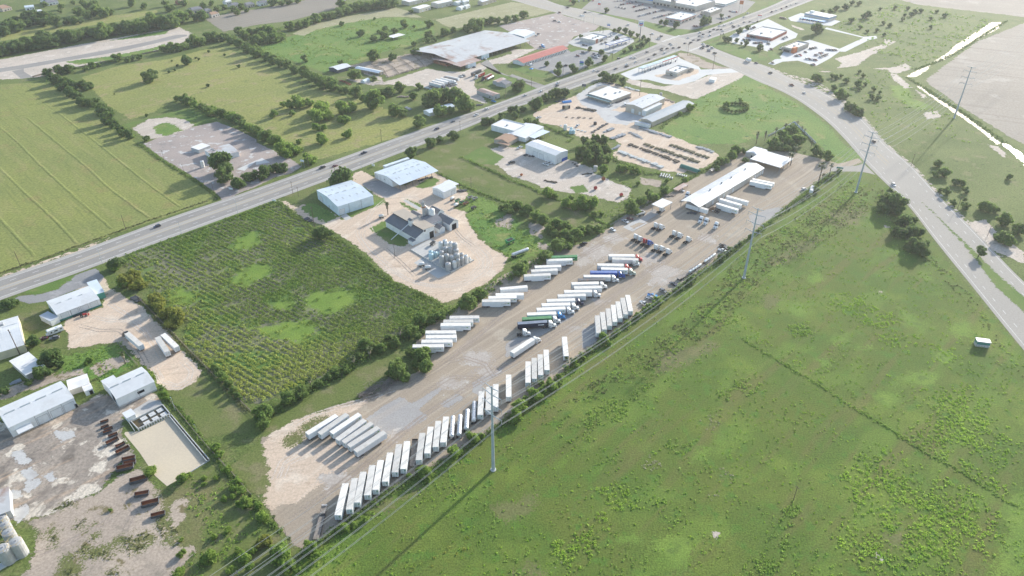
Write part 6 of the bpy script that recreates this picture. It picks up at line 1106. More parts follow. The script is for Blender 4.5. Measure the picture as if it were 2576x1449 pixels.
b=bld('store','unfinished beige station store with brown base',(2,1562,708),(2,1665,740),(2,1785,686),(2,1665,774),'wall_beige','roof_membrane',0);b.parapet('wall_beige',1.0);b.band('wall_tan',1.0,2.2);b.unit(.35,.5,2,2.4);b.unit(.7,.5,2,2.4);b.unit(.05,.85,.8,.8,1.2,'wall_red');b.door('l',.5,3,2.6,'glass');b.door('n',.4,1.2,2.2,'wall_dark')
b=bld('enclosure','small beige bin enclosure behind the unfinished store',(2,1785,690),(2,1800,705),(2,1832,692),None,'wall_tan','opening',0,h=2.4)
b=bld('site_office','white site cabin on the churned construction dirt',(2,1990,790),(2,2040,805),(2,2060,780),None,'wall_white','roof_membrane',0,h=3)
b=bld('barn','dark grey barn with pale gabled roof near the cattle pens',(1,745,676),(1,822,706),(1,960,666),(1,825,738),'wall_dark','roof_white',1.5)
b=Bld('shelter','long white roofed cattle shelter at the pens',(1,1058,663),(1,1232,736),(1,1280,717),hgt((1,1232,766),(1,1232,736)),'shelter');b.roof('roof_pale',1.0,'v');b.posts('l',8,'old_wood');b.posts('r',8,'old_wood');b.part(MB().box(b.L*.5,b.L-.3,.3,b.W-.3,0,2.2),'wall','wall_tan')
b=Bld('shelter','flat grey shade roof standing in the green pasture',(1,1330,363),(1,1382,382),(1,1500,350),3.2,'shelter');b.roof('roof_membrane',0,t=.15);b.posts('n',4,'old_wood');b.posts('f',4,'old_wood')
bld('shed','small rounded white shed beside the dirt lane',(1,1068,806),(1,1092,820),(1,1147,797),(1,1092,838),'wall_white','roof_pale',1.0)
b=bld('house','white walled house with long pale roof under shade trees',(1,1690,1112),(1,1745,1140),(1,2000,1068),None,'wall_white','roof_pale',1.2,h=3.0)
b=bld('house','small roadside house with rust patched roof',(1,2235,905),(1,2385,966),(1,2455,944),(1,2385,1004),'wall_grey','roof_redrust',.9,'v');b.door('n',.4,1.2,2.1,'wall_dark');b.door('l',.2,2,1.2,'glass',.9,'window')
b=bld('house','small grey house with hip roof by the side street',(1,2420,832),(1,2512,856),(1,2576,826),None,'wall_grey','roof_slate',1.3,hip=2,h=3.0);bld('house','low house with rusty roof behind the grey one',(1,2385,815),(1,2440,830),(1,2520,795),None,'wall_grey','roof_redrust',.8,h=3.0)
for i,(A,B,C,h,wm,rm,rise,lb) in enumerate([((1,1590,72),(1,1642,92),(1,1757,58),5,'wall_beige','roof_membrane',.8,'beige warehouse at the corner of the upper industrial lot'),((1,1470,5),(1,1540,22),(1,1760,-30),5,'wall_beige','roof_membrane',.8,'long beige warehouse at the top edge of the picture'),((1,1790,18),(1,1830,40),(1,1978,8),6,'wall_beige','roof_membrane',1,'tall beige warehouse in the upper industrial lot'),((1,2005,15),(1,2025,30),(1,2075,15),4,'wall_white','roof_white',1.2,'small arched white shed, left of two at the top'),((1,2070,8),(1,2090,20),(1,2145,5),4,'wall_white','roof_white',1.2,'small arched white shed, right of two at the top'),((1,2035,65),(1,2062,80),(1,2100,65),3.5,'wall_white','roof_white',1,'white cabin, left one in the upper industrial lot'),((1,2090,55),(1,2112,66),(1,2155,50),3.5,'wall_white','roof_white',.8,'white cabin, right one in the upper industrial lot'),((1,2200,20),(1,2280,20),(1,2420,-20),5,'wall_tan','roof_white',.8,'tan warehouse at the top edge beside the stubble field'),
    ((0,355,12),(0,470,30),(0,585,12),4,'wall_white','roof_slate',2.5,'white house with slate hip roof in the upper left suburb'),((0,-60,65),(0,20,90),(0,115,70),4,'wall_tan','roof_brown',2.5,'brown roofed house at the upper left corner'),((0,222,60),(0,248,76),(0,342,66),4,'wall_white','roof_pale',.8,'white shed below the slate roofed house'),((0,345,103),(0,360,115),(0,425,105),3,'wall_white','roof_white',.5,'small white carport below the slate roofed house'),((0,1870,92),(0,1930,105),(0,2040,85),4,'wall_tan','roof_slate',2.5,'slate roofed house beside the thick tree belt'),((0,2085,135),(0,2125,150),(0,2205,130),4,'wall_beige','roof_brown',2,'brown roofed house at the corner of the ploughed field'),((0,2030,100),(0,2070,112),(0,2130,98),4,'wall_tan','roof_slate',2,'dark roofed house just behind the brown roofed one'),((0,2435,38),(0,2480,52),(0,2560,35),4,'wall_tan','roof_slate',2,'slate roofed house at the top of the ploughed field'),((0,1760,10),(0,1800,22),(0,1880,8),4,'wall_brick','roof_brown',2,'brown roofed house behind trees at the top edge'),((0,2290,42),(0,2330,55),(0,2410,40),4,'wall_beige','roof_slate',2,'grey roofed house among the upper suburb trees'),((1,0,22),(1,30,34),(1,120,20),4,'wall_white','roof_slate',2.2,'slate roofed house at the upper end of the ploughed field'),((0,2240,12),(0,2270,20),(0,2330,8),4,'wall_white','roof_membrane',1.5,'white house at the top edge of the suburb')]):
    b=bld('house' if i>7 else 'warehouse',lb,A,B,C,None,wm,rm,rise,h=h,hip=(3 if i>7 and rise>1 else 0));b.door('n',.3,2.5,2.2,'shutter' if i<8 else 'wall_dark',frame=False)
    for f in (.6,.85):b.door('n',f,1.6,1.2,'glass',1.0,'window',frame=False)
# the green stand on the meadow
b=bld('food_stand','green and grey roadside stand with white roof alone on the meadow',(23,2118,503),(23,2108,535),(23,2245,553),(23,2103,600),'wall_grey','roof_white',0,h=3.4);b.part(MB().box(.2,b.L-.2,-.12,.05,1.6,2.9),'serving_hatch','wall_teal');b.part(MB().box(.1,b.L-.1,-.9,0,1.45,1.55),'counter','wall_grey');b.part(MB().box(-.06,0,.2,b.W-.2,1.6,3.2),'side_panel','wall_teal')
for k in range(4):b.part(MB().box(.6+k*1.3,1.3+k*1.3,-.14,-.1,.5,.8),'lettering','wall_white')
# ------------------------------------------------------------------ vegetation
leafmat('leaf_mid',(0.11,0.185,0.042),(0.25,0.36,0.09),(0.19,0.26,0.08),0.55)
leafmat('leaf_dark',(0.08,0.14,0.038),(0.185,0.275,0.075),(0.14,0.2,0.062),0.52)
leafmat('leaf_bright',(0.15,0.25,0.045),(0.33,0.46,0.095),(0.23,0.32,0.07),0.58)
leafmat('leaf_yellow',(0.17,0.2,0.035),(0.36,0.38,0.08),(0.27,0.29,0.07),0.55)
leafmat('leaf_olive',(0.13,0.15,0.055),(0.27,0.29,0.12),(0.22,0.22,0.1),0.4)
leafmat('leaf_grey',(0.4,0.37,0.28),(0.58,0.54,0.42),(0.48,0.45,0.35),0.5)
leafmat('leaf_crop',(0.15,0.25,0.045),(0.46,0.5,0.12),(0.27,0.35,0.08),0.48)
leafmat('leaf_weed',(0.17,0.29,0.048),(0.38,0.54,0.11),(0.27,0.4,0.085),0.5)
leafmat('leaf_tuft',(0.25,0.43,0.045),(0.52,0.7,0.12),(0.34,0.5,0.07),0.48)
leafmat('palm_leaf',(0.05,0.08,0.025),(0.12,0.15,0.05),(0.08,0.1,0.04),.2);pmat('bark',(0.12,0.095,0.07),0.95,0.3,1.5);pmat('dead_frond',(0.3,0.25,0.18),0.95,0.25,1.5)
def leaf_cloud(C,rad,n,size,lf0=None,rs=nrs,flat=.75,jit=.5,up=-.15):
    """n leaf cards on the upper shell of each blob; C (k,3) blob bases, rad (k,) radii, size (k,) card edge"""
    C=np.asarray(C,float);k=len(C);rad=np.broadcast_to(rad,(k,));size=np.broadcast_to(size,(k,))
    th=rs.rand(k,n)*6.2832;cz=up+(1-up)*rs.rand(k,n);sz=np.sqrt(np.maximum(0,1-cz**2))
    D=np.stack([sz*np.cos(th),sz*np.sin(th),cz],2);rr=.72+.33*rs.rand(k,n)
    P=C[:,None]+D*(rad[:,None]*rr)[...,None]*np.array([1,1,flat]);P=P.reshape(-1,3)
    N=(D+jit*rs.normal(size=D.shape)).reshape(-1,3);N /= np.linalg.norm(N,axis=1)[:,None]
    A=np.cross(N,rs.normal(size=N.shape));A /= np.linalg.norm(A,axis=1)[:,None]+1e-9;B=np.cross(N,A)
    s=(np.repeat(size,n)*(.6+.8*rs.rand(k*n)))[:,None]/2;t=s*(.5+.5*rs.rand(k*n))[:,None]
    V=np.stack([P-A*s,P-B*t,P+A*s,P+B*t],1).reshape(-1,3);F=np.arange(len(V)).reshape(-1,4)
    l0=np.repeat(np.broadcast_to(.5 if lf0 is None else lf0,(k,)),n);lf=np.clip(l0+rs.normal(0,.22,k*n),0,1)
    return V,F,lf
def merge(parts):
    V=[];F=[];L=[];o=0
    for v,f,l in parts:V.append(v);F.append(f+o);L.append(l);o+=len(v)
    return np.concatenate(V),np.concatenate(F),np.concatenate(L)
def crown_arrays(seed,tall=1.0,n=70,lobes=13):
    rs=np.random.RandomState(seed);C=[];r=[]
    for i in range(lobes):
        a=rs.rand()*6.28;q=math.sqrt(rs.rand())*.34;z=.16+rs.rand()*.42*tall*(1-q)
        C.append((q*math.cos(a),q*math.sin(a),z));r.append(.13+.1*rs.rand())
    C.append((0,0,.3*tall));r.append(.3);C.append((.1,-.05,.15));r.append(.3);C=np.array(C);r=np.array(r)
    lf0=.3+.4*rs.rand(len(r));V,F,lf=leaf_cloud(C,r,n,.085,lf0,rs,.85,.55,-.5)
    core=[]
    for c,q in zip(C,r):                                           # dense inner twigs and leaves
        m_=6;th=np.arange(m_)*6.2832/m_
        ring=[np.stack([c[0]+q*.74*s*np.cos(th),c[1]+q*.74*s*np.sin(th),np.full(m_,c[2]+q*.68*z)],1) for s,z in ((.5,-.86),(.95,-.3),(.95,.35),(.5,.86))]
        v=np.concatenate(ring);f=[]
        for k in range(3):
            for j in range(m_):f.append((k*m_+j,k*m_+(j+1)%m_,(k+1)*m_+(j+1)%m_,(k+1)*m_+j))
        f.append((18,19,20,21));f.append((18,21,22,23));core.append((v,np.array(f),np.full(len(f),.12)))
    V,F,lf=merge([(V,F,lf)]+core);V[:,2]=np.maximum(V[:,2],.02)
    return V,F,lf
def crown_mesh(seed,mat,tall=1.0):
    V,F,lf=crown_arrays(seed,tall);return npmesh('crown',V,F,mat,fattr={'lf':lf})
def make_tree(seed,mat,tall,name):
    root=empty(name);c=crown_mesh(seed,mat,tall);c.parent=root
    t=MB();t.cyl((0,0,-.02),(.01,0,.2),.035,.022,n=7);rs=random.Random(seed)
    for k in range(4):a=k*1.6+rs.random();t.cyl((.01,0,.17),(.2*math.cos(a),.2*math.sin(a),.36),.016,.007,n=5)
    t.build('trunk','bark',root);return root
LM=dict(m='leaf_mid',d='leaf_dark',b='leaf_bright',y='leaf_yellow',o='leaf_olive')
TREES=[]
def put_tree(t,x,y,w,kind='m',label='',group=None,asp=.85,stem=False):
    """x, y: middle of the crown in the picture, w: its width in tile units"""
    p=at((t,x,y));D=max(1.2,w/4*mpp(p));h=asp*D;p=at((t,x,y),.42*h);nm='shrub' if D<4.2 else 'tree'
    TREES.append((w if group else 9999,nm,kind,rnd.randrange(5),p,D,h,rnd.uniform(0,6.28),rnd.uniform(.95,1.1),rnd.uniform(.95,1.1),rnd.uniform(1.1,1.35),label,group,stem))
def plant_trees(limit):
    """the largest ones in view stand singly, the small far ones are one mass"""
    far={};n=dict(tree=0,shrub=0)
    for (w,nm,kind,v,p,D,h,a,sx,sy,sz,label,group,stem) in sorted(TREES,key=lambda q:-q[0]):
        n[nm]+=1;S=(D*sx,D*sy,h*sz);tall=1.0 if v%2 else 1.15;seed=100+v*7+ord(kind)
        if n[nm]>limit:
            far.setdefault(kind,[]).append((v,p,a,S));continue
        o=spawn(proto(f'{nm}{kind}{v}',make_tree,seed,LM[kind],tall,nm),(p.x,p.y,0),a,label,group,S,cat=nm)
        if stem:
            for c in o.children:
                if c.name.startswith('crown'):c.location.z=.22
                else:c.scale.z=1.6
    for kind,L in far.items():
        base={}
        parts=[]
        for (v,p,a,S) in L:
            if v not in base:base[v]=crown_arrays(300+v,1.1,30)
            V,F,lf=base[v];c,s_=math.cos(a),math.sin(a);X=V*np.array(S);parts.append((np.stack([X[:,0]*c-X[:,1]*s_+p.x,X[:,0]*s_+X[:,1]*c+p.y,X[:,2]],1),F,np.clip(lf+rnd.uniform(-.12,.12),0,1)))
        V,F,lf=merge(parts);tag(npmesh('far_thicket',V,F,LM[kind],fattr={'lf':lf}),kind='stuff')
def trees(label,group,lst,t,kind='m',**kw):
    for q in lst:put_tree(t,q[0],q[1],q[2],q[3] if len(q)>3 else kind,label,group,**kw)
def belt(label,group,t,pts,n,w,kinds='md',spread=20):
    P=np.array([full((t,*p)) for p in pts]);s=np.r_[0,np.cumsum(np.hypot(*np.diff(P,axis=0).T))]
    for i in range(n):
        q=(i+rnd.random())/n*s[-1];x=np.interp(q,s,P[:,0]);y=np.interp(q,s,P[:,1])+rnd.uniform(-spread,spread)/4
        X=(x-(t%10)*644)*4;Y=(y-(t//10)*362.25)*4
        put_tree(t,X,Y,w*rnd.uniform(.75,1.25),rnd.choice(kinds),label,group)
belt('dark green tree in the thick belt above the graded dirt street','trees of the thick belt above the graded dirt',0,[(-60,500),(300,430),(900,330),(1400,260),(1850,170)],50,150,'mdd',30)
belt('tree in the thicket at the upper left edge','trees of the upper left thicket',0,[(-60,280),(150,230),(350,190),(560,200)],20,130,'mdd',45);belt('tree in the thicket at the upper left edge','trees of the upper left thicket',0,[(620,210),(820,190)],5,100,'md')
trees('round tree in the rough ground of the upper left','trees on the rough ground at the top',[(780,110,120),(880,150,110),(960,105,150),(1050,125,130),(1110,120,90),(870,60,90),(950,45,110),(610,62,90),(450,40,80),(1320,25,110),(1450,60,90),(600,110,60),(830,20,80),(730,20,70)],0)
trees('tree among the houses of the upper suburb','trees of the upper suburb',[(1700,70,120),(1840,22,110),(2050,150,140),(1900,132,110),(1970,175,90),(2040,50,80),(2180,82,90),(2350,85,90),(2380,120,80),(2430,62,80),(1660,30,90),(2130,30,80),(2260,70,70),(2480,95,70)],0);trees('tree among the houses of the upper suburb','trees of the upper suburb',[(170,15,110),(250,25,90),(330,8,100),(420,0,80)],1)
trees('dark tree in the row between the hay field and the pasture','trees between the hay field and the pasture',[(470,720,110),(600,700,130),(700,680,130),(560,785,150),(650,830,160),(720,850,170),(850,850,150),(900,850,110),(690,920,140),(780,965,130),(830,1005,150),(900,1035,130),(960,1015,110),(1000,1085,150),(1055,1110,150),(1090,1180,160),(1060,1215,110),(1140,1235,130),(1210,1290,110),(1230,1340,100),(1300,1350,120),(1470,1390,90),(520,760,90),(610,870,110)],0,'d')
trees('tree along the far edge of the pasture','trees along the far edge of the pasture',[(1180,575,120),(1400,572,80),(1280,600,70),(930,655,90),(860,690,70),(1640,490,100),(1720,480,120),(1800,470,120),(1860,465,90),(1950,410,150),(2020,410,120),(2100,370,130),(2160,370,120),(2250,370,110),(2330,390,130),(2400,300,110),(2450,350,130),(2520,320,120),(2560,385,130),(2400,430,110),(2500,475,140),(2560,530,130),(1330,588,60),(990,650,60)],0)
put_tree(0,1510,755,195,'d','big round dark thicket standing alone on the pasture');put_tree(0,1880,600,130,'d','spreading tree on the far pasture',asp=.9)
trees('small shrub dotted on the pasture','shrubs on the pasture',[(1700,718,42),(1760,700,34),(1780,655,36),(1730,610,26),(2260,545,36),(2400,665,48),(2100,515,34),(2090,860,46),(1970,578,30),(2000,594,34),(1475,1160,40),(1150,945,16)],0,'d')
trees('bushy tree at the corner of the abandoned lot hedge','trees at the corner of the abandoned lot',[(1850,985,130),(1890,1020,120),(1930,1005,90),(1780,990,80)],0)
belt('tree in the hedge between the abandoned lot and the pasture','trees in the hedge of the abandoned lot',0,[(1960,1050),(2100,1095),(2300,1155),(2440,1230),(2576,1330)],15,115,'mdb',20);belt('tree in the hedge between the abandoned lot and the pasture','trees in the hedge of the abandoned lot',1,[(0,1290),(100,1370),(200,1390),(260,1425)],7,140,'mb',20);trees('tree in the hedge between the abandoned lot and the pasture','trees in the hedge of the abandoned lot',[(270,55,170),(350,45,150),(420,55,120),(320,95,120),(540,140,160)],11,'b')
trees('tree in the row dividing the pasture from the weedy meadow','trees dividing pasture and weedy meadow',[(40,520,120),(100,560,130),(180,592,140),(250,622,130),(310,640,110),(400,690,130),(480,712,140),(560,752,150),(620,790,160),(700,822,170),(770,852,150),(0,480,90),(850,890,90)],1,'m')
trees('tree in the belt below the ploughed field','trees below the ploughed field',[(80,300,140),(150,320,150),(60,365,140),(180,370,150),(250,362,120),(330,262,120),(420,245,120),(500,232,110),(600,180,130),(700,150,120),(760,150,110),(850,122,120),(920,95,130),(1000,65,140),(1100,52,140),(1200,42,130),(1300,32,140),(1380,22,120),(850,32,120),(20,320,110),(20,405,120),(120,400,110),(550,205,100),(660,165,100),(960,80,110),(1050,55,110),(1150,45,120),(1250,35,120)],1)
trees('tree scattered over the weedy green meadow','trees on the weedy meadow',[(1055,325,105),(1190,185,44),(860,237,64),(1490,237,105),(1180,380,92),(1290,342,130),(1300,292,84),(1400,302,86),(1230,315,50),(490,585,105),(850,625,85),(1190,557,155),(1370,570,115),(1600,510,110),(1640,530,80)],1)
trees('tree along the lane behind the cattle barn','trees behind the cattle barn',[(1750,230,115),(1590,262,44),(1735,340,115),(1730,407,74),(1900,312,125),(2200,242,205),(1590,440,72),(1560,110,64),(2360,202,105),(2430,202,95),(2520,192,105),(1980,300,90),(2110,270,90),(2290,210,100),(1800,395,60),(2130,300,70)],1);trees('tree along the lane behind the cattle barn','trees behind the cattle barn',[(120,140,105),(40,177,95)],2)
trees('tree around the old homestead by the cattle lot','trees around the old homestead',[(990,742,145),(1190,782,74),(1000,920,155),(1190,1002,240),(1340,920,140),(1440,882,130),(1640,862,95),(1580,965,100),(1760,970,230),(1880,950,180),(1980,950,240),(1400,1092,190),(1860,1112,170),(2090,1042,210),(1640,1222,155),(1960,1112,105),(1720,1030,130),(2160,1070,110),(910,900,100),(1080,990,100),(1480,1140,110),(1270,930,100)],1,'m')
trees('bushy clump on the rough pasture beside the highway','clumps on the rough pasture',[(430,1022,180),(340,1050,120),(530,1030,120),(270,1045,84),(650,1062,200),(880,1082,170),(960,1075,140),(640,1150,200),(730,1150,140),(560,1140,120),(170,1142,115),(360,1132,84),(850,1200,100),(910,1200,110),(610,1272,110),(680,1275,90),(665,1390,155),(910,1340,125),(430,1422,74)],1,'b')
trees('roadside tree by the highway','roadside trees by the highway',[(1985,1352,135),(1850,1402,95),(1760,1432,135),(2300,1217,120),(2370,1215,110),(2480,1162,100),(2560,1100,90),(2470,1195,80)],1,'d')
put_tree(11,1555,72,165,'d','round dark tree at the corner of the strip lawn');put_tree(11,830,322,285,'d','big round dark tree between highway and pale blue warehouse',asp=.9);put_tree(11,670,882,205,'d','dark round tree at the corner of the crop field')
trees('tree at the roadside edge of the abandoned lot','trees at the edge of the abandoned lot',[(240,222,165),(100,262,175),(60,330,105),(170,240,110)],11,'d');trees('tree at the roadside edge of the abandoned lot','trees at the edge of the abandoned lot',[(2400,382,175),(2500,322,160),(2560,300,120)],10,'d')
put_tree(10,2225,175,250,'d','tall dark tree in front of the rust stained building',asp=1.0);put_tree(10,2235,285,260,'d','dark tree just below the tall one at the rust stained building')
trees('yellowish green tree beside the driveway and crop field','trees beside the driveway',[(1160,1190,180,'d'),(1150,1230,120,'b'),(1300,1350,220,'y'),(1390,1400,180,'y'),(1240,1390,150,'b')],10);trees('yellowish green tree beside the driveway and crop field','trees beside the driveway',[(1560,110,165),(1610,170,170),(1690,225,200),(1760,290,215),(1720,350,150),(1820,270,130)],20,'y')
trees('tree among the left edge buildings','trees among the left edge buildings',[(80,152,155),(160,140,80),(330,532,165),(490,682,265),(420,842,190),(40,1032,115),(600,760,120),(290,950,110)],20,'d');trees('bush along the fence of the white building','bushes by the white building',[(1500,862,84),(1450,800,60),(1640,1072,115),(1530,900,70),(1690,1110,60),(900,720,90),(860,760,60)],20,'b')
trees('bush along the lower left edge of the crop field','bushes by the crop field',[(2190,832,120),(2230,892,140),(2300,962,110),(2340,1032,105),(2390,1072,95),(2150,800,80),(2420,1110,60)],20,'m')
GT='trees between crop field and truck yard';LT='tree in the row between crop field and truck yard'
trees(LT,GT,[(2110,150,225),(2250,62,175),(2180,100,120),(1830,272,155),(1680,302,195),(1760,340,110),(1560,432,175),(1690,442,84),(1620,480,110),(1400,552,135),(1100,562,175),(1260,602,135),(1050,672,105),(1190,600,100),(900,812,135),(800,832,155),(730,892,105),(620,962,105),(460,1042,165),(520,1010,100),(330,1112,195),(60,1262,205),(70,1372,145),(150,1240,110),(1330,500,90),(960,770,90)],21,'m')
trees('big tree on the grass strip by the horizontal trailers','big trees on the grass strip',[(1640,665,230),(1560,640,130),(1700,782,170),(1430,802,235),(1490,892,155),(1340,850,120),(1590,760,130),(1400,890,100)],21,'m')
trees(LT,GT,[(90,1272,195),(130,1215,120),(330,1132,155),(270,1182,95),(390,1090,90)],12,'m')
trees('tree in the dense row along the upper yard edge','trees along the upper yard edge',[(480,1012,195),(570,1012,125),(540,920,160),(640,902,165),(450,802,145),(540,832,155),(700,862,125),(870,852,115),(780,850,130),(600,960,130),(310,762,135),(240,722,125),(180,652,135),(60,622,125),(110,680,110),(370,860,120),(430,900,110),(10,600,90)],12,'m');trees('tree in the dense row along the upper yard edge','trees along the upper yard edge',[(2540,652,135),(2470,640,90)],11,'m')
trees('tree on the narrow lawn between the lots','trees on the narrow lawn',[(350,492,145),(430,512,84),(545,592,135),(700,572,195),(800,592,160),(640,610,140),(740,620,120),(590,540,90)],12,'b');trees('tree at the upper fence of the truck yard','trees at the upper yard fence',[(1220,632,195),(1300,572,135),(1420,522,145),(1540,462,125),(1380,492,105),(1260,680,110),(1470,520,90),(830,702,92),(900,700,60)],12,'m')
trees('tall dark tree in the clump above the spool yard','clump above the spool yard',[(720,62,160),(850,72,185),(940,52,130),(760,142,135),(880,140,120),(680,110,100),(800,20,150)],12,'d',asp=1.2);trees('tall dark tree in the clump above the spool yard','clump above the spool yard',[(930,1400,130),(840,1392,110),(730,1412,95)],2,'d',asp=1.2)
trees('bush on the weedy bank by the storage yard','bushes by the storage yard',[(920,252,115),(970,142,100),(1100,232,130),(1160,230,90),(1220,252,120),(1270,270,80),(1740,360,80),(1560,370,70),(1270,390,60)],12,'b');trees('tree at the corner of the white canopy office','trees by the canopy office',[(2060,202,115),(2120,162,135),(2200,112,135),(2250,62,125),(2330,62,90),(2060,240,80),(2350,160,80)],12,'m')
trees('street tree on the commercial strip','street trees on the commercial strip',[(460,722,105),(475,662,90),(615,682,110),(350,637,62),(770,620,112),(935,585,82),(900,522,72),(785,492,60),(695,362,50),(1130,516,46),(1195,480,74),(1260,466,52),(1310,446,74),(1360,402,74),(1320,372,60),(1265,352,52),(1200,332,80),(1140,302,74),(1080,297,62),(1030,302,52),(1050,378,46),(1500,217,52),(1550,227,62),(1650,242,92),(1930,217,110),(1980,200,80),(2110,152,52),(955,97,62),(620,17,62),(2150,382,80),(2190,395,60),(2360,432,62),(2260,402,52),(2310,432,32),(2500,472,82),(2370,272,62),(2290,312,74),(60,852,155),(100,840,90)],2,'d',asp=1.0)
trees('tree in the row screening the storage yard from the highway','trees screening the storage yard',[(240,1032,165),(340,985,110),(390,960,110),(450,935,125),(530,932,115),(930,752,125),(1010,785,110),(1050,770,70),(1115,812,110),(40,1102,115),(110,1092,90),(160,1212,105),(240,1222,95),(30,1160,90),(290,1000,80),(960,790,60)],2,'d')
trees('bush at the side of the long narrow shed','bushes by the long narrow shed',[(1790,1082,105),(1690,1142,64),(1840,1060,60),(2160,1042,84),(2300,1002,60)],2,'b')
for i in range(16):a=i*.393;put_tree(2,2255+115*math.cos(a),1075+42*math.sin(a),52,'m','shrub in the ring of bushes on the green lot','ring of bushes on the green lot')
trees('tree in the grove at the upper end of the truck yard','grove at the upper yard end',[(270,1322,225),(150,1382,175),(310,1402,155),(200,1430,140),(60,1440,140)],3,'m');trees('tree in the grove at the upper end of the truck yard','grove at the upper yard end',[(480,62,125),(600,122,135),(540,90,90),(270,30,90),(100,20,120),(180,40,110)],13,'m')
trees('bush on the green ground inside the road bend','bushes inside the road bend',[(730,942,135),(790,960,70),(490,782,120),(540,800,70),(790,802,85),(690,772,72),(960,757,60),(920,720,50),(920,887,60),(1065,892,62),(1130,927,42),(1050,970,80),(1110,985,70),(910,837,90),(980,838,60),(670,880,80),(650,760,60),(740,760,50)],3,'m');trees('tree by the roadside dirt at the road bend','trees at the road bend',[(840,1070,150),(900,1110,140),(930,1140,90),(810,1050,80)],3,'d')
trees('shrub on the scrub land behind the shops','shrubs on the scrub land',[(490,290,130),(540,300,70),(1000,140,110),(960,160,60),(690,77,80),(790,62,90),(630,112,80),(550,112,60),(1280,75,50),(1410,80,50),(1130,85,40),(840,200,70),(1230,250,60),(1160,230,50),(1360,190,50),(1640,272,50),(1170,345,46),(1450,140,60),(1540,100,60),(1480,110,60),(1700,110,50),(1780,150,60),(1640,180,50),(1380,150,40),(1000,310,50),(1100,300,50),(930,270,50),(850,25,60),(920,30,60)],3,'d')
trees('big dark tree in the cluster beside the wide road','big trees beside the wide road',[(1200,560,200),(1290,600,210),(1180,640,170),(1310,660,150),(1250,500,150),(1150,590,130)],13,'d');trees('dark tree in the three clumps below the big roadside cluster','clumps beside the wide road',[(1400,762,180),(1320,790,100),(1470,760,100),(1330,872,170),(1440,862,190),(1530,890,120),(1500,1010,200),(1570,1000,130),(1570,1080,130),(1420,1030,130),(1270,880,90)],13,'d')
put_tree(13,2130,1095,140,'d','small lone tree standing on the grassy median',asp=.75,stem=True)
trees('tree on the far side of the wide road','trees on the far side of the wide road',[(1710,192,105),(1780,282,135),(1690,300,90),(1900,375,100),(1960,390,100),(1995,462,92),(1800,472,105),(1870,582,92),(1990,622,105),(2160,615,150),(2250,640,150),(2300,660,90),(2380,752,175),(2350,940,150),(2420,970,160),(2540,852,165),(2450,905,90),(2430,327,80),(1980,560,60),(1740,460,70),(2300,930,90)],13,'m')
trees('bush on the lower left dirt and weeds','bushes on the lower left dirt',[(1510,382,150),(1830,462,140),(1880,430,80),(2050,452,84),(2050,530,60),(2170,152,110),(2200,222,105),(2150,180,70),(2280,372,115),(2390,492,105),(2350,560,110),(2430,590,110),(2250,672,84),(2340,650,80),(2480,702,150),(2400,720,90),(1110,782,46),(2150,1042,92),(2290,982,92),(1820,1222,105),(1820,1080,60),(2170,460,70)],30,'b');trees('leafy tree at the bottom left of the meadow fence','trees at the bottom fence corner',[(2100,1242,190),(2050,1280,110),(2330,1382,125),(2450,1242,175),(2510,1352,120),(1800,1402,140),(2540,1190,100),(2400,1190,90)],30,'b')
trees('leafy tree at the bottom tip of the truck yard','trees at the bottom yard tip',[(60,832,165),(20,740,110),(90,1082,130,'y'),(270,1232,250),(190,1200,140),(540,1162,170),(600,1262,115),(350,1332,140),(120,1110,120,'y'),(300,1400,110),(200,1290,120),(30,1130,110,'y'),(410,1400,80)],31,'b')
GH='bushes in the hedge along the yard fence';LH='bush in the hedge along the lower yard fence'
trees(LH,GH,[(1990,190,165),(2060,200,80),(1690,400,165),(1640,380,100),(1720,480,80),(1540,432,92),(2200,52,155),(2260,30,90),(2140,30,100),(900,962,130),(980,930,90),(1100,880,90),(840,990,80)],31,'b');trees(LH,GH,[(80,1182,185),(240,1072,155),(180,1022,105),(50,1282,175),(130,1120,120),(300,1030,110),(410,972,155),(480,960,90),(290,952,105),(230,945,80),(540,790,90),(620,740,90),(700,662,64),(720,700,70),(480,892,84),(380,930,80),(930,502,130),(890,540,90),(1060,432,84),(1030,460,60),(1160,352,84),(1130,380,60),(1270,272,92),(1230,300,60),(1480,122,115),(1440,160,90),(1380,185,100),(1330,220,80),(1650,17,64),(1590,50,60),(650,780,70),(780,630,70),(830,600,60),(970,560,70),(20,1330,110)],22,'b');trees(LH,GH,[(2110,1142,100),(2200,1062,80),(2160,1100,70),(1800,1362,105),(1840,1330,70),(1700,1440,80),(2290,1000,70),(2400,930,60),(2480,870,60),(2250,1030,60),(1760,1400,70)],12,'m');trees(LH,GH,[(490,450,90),(420,510,60),(650,320,60),(600,350,50),(715,270,60),(360,560,50),(210,640,50)],13,'m')
plant_trees(300)
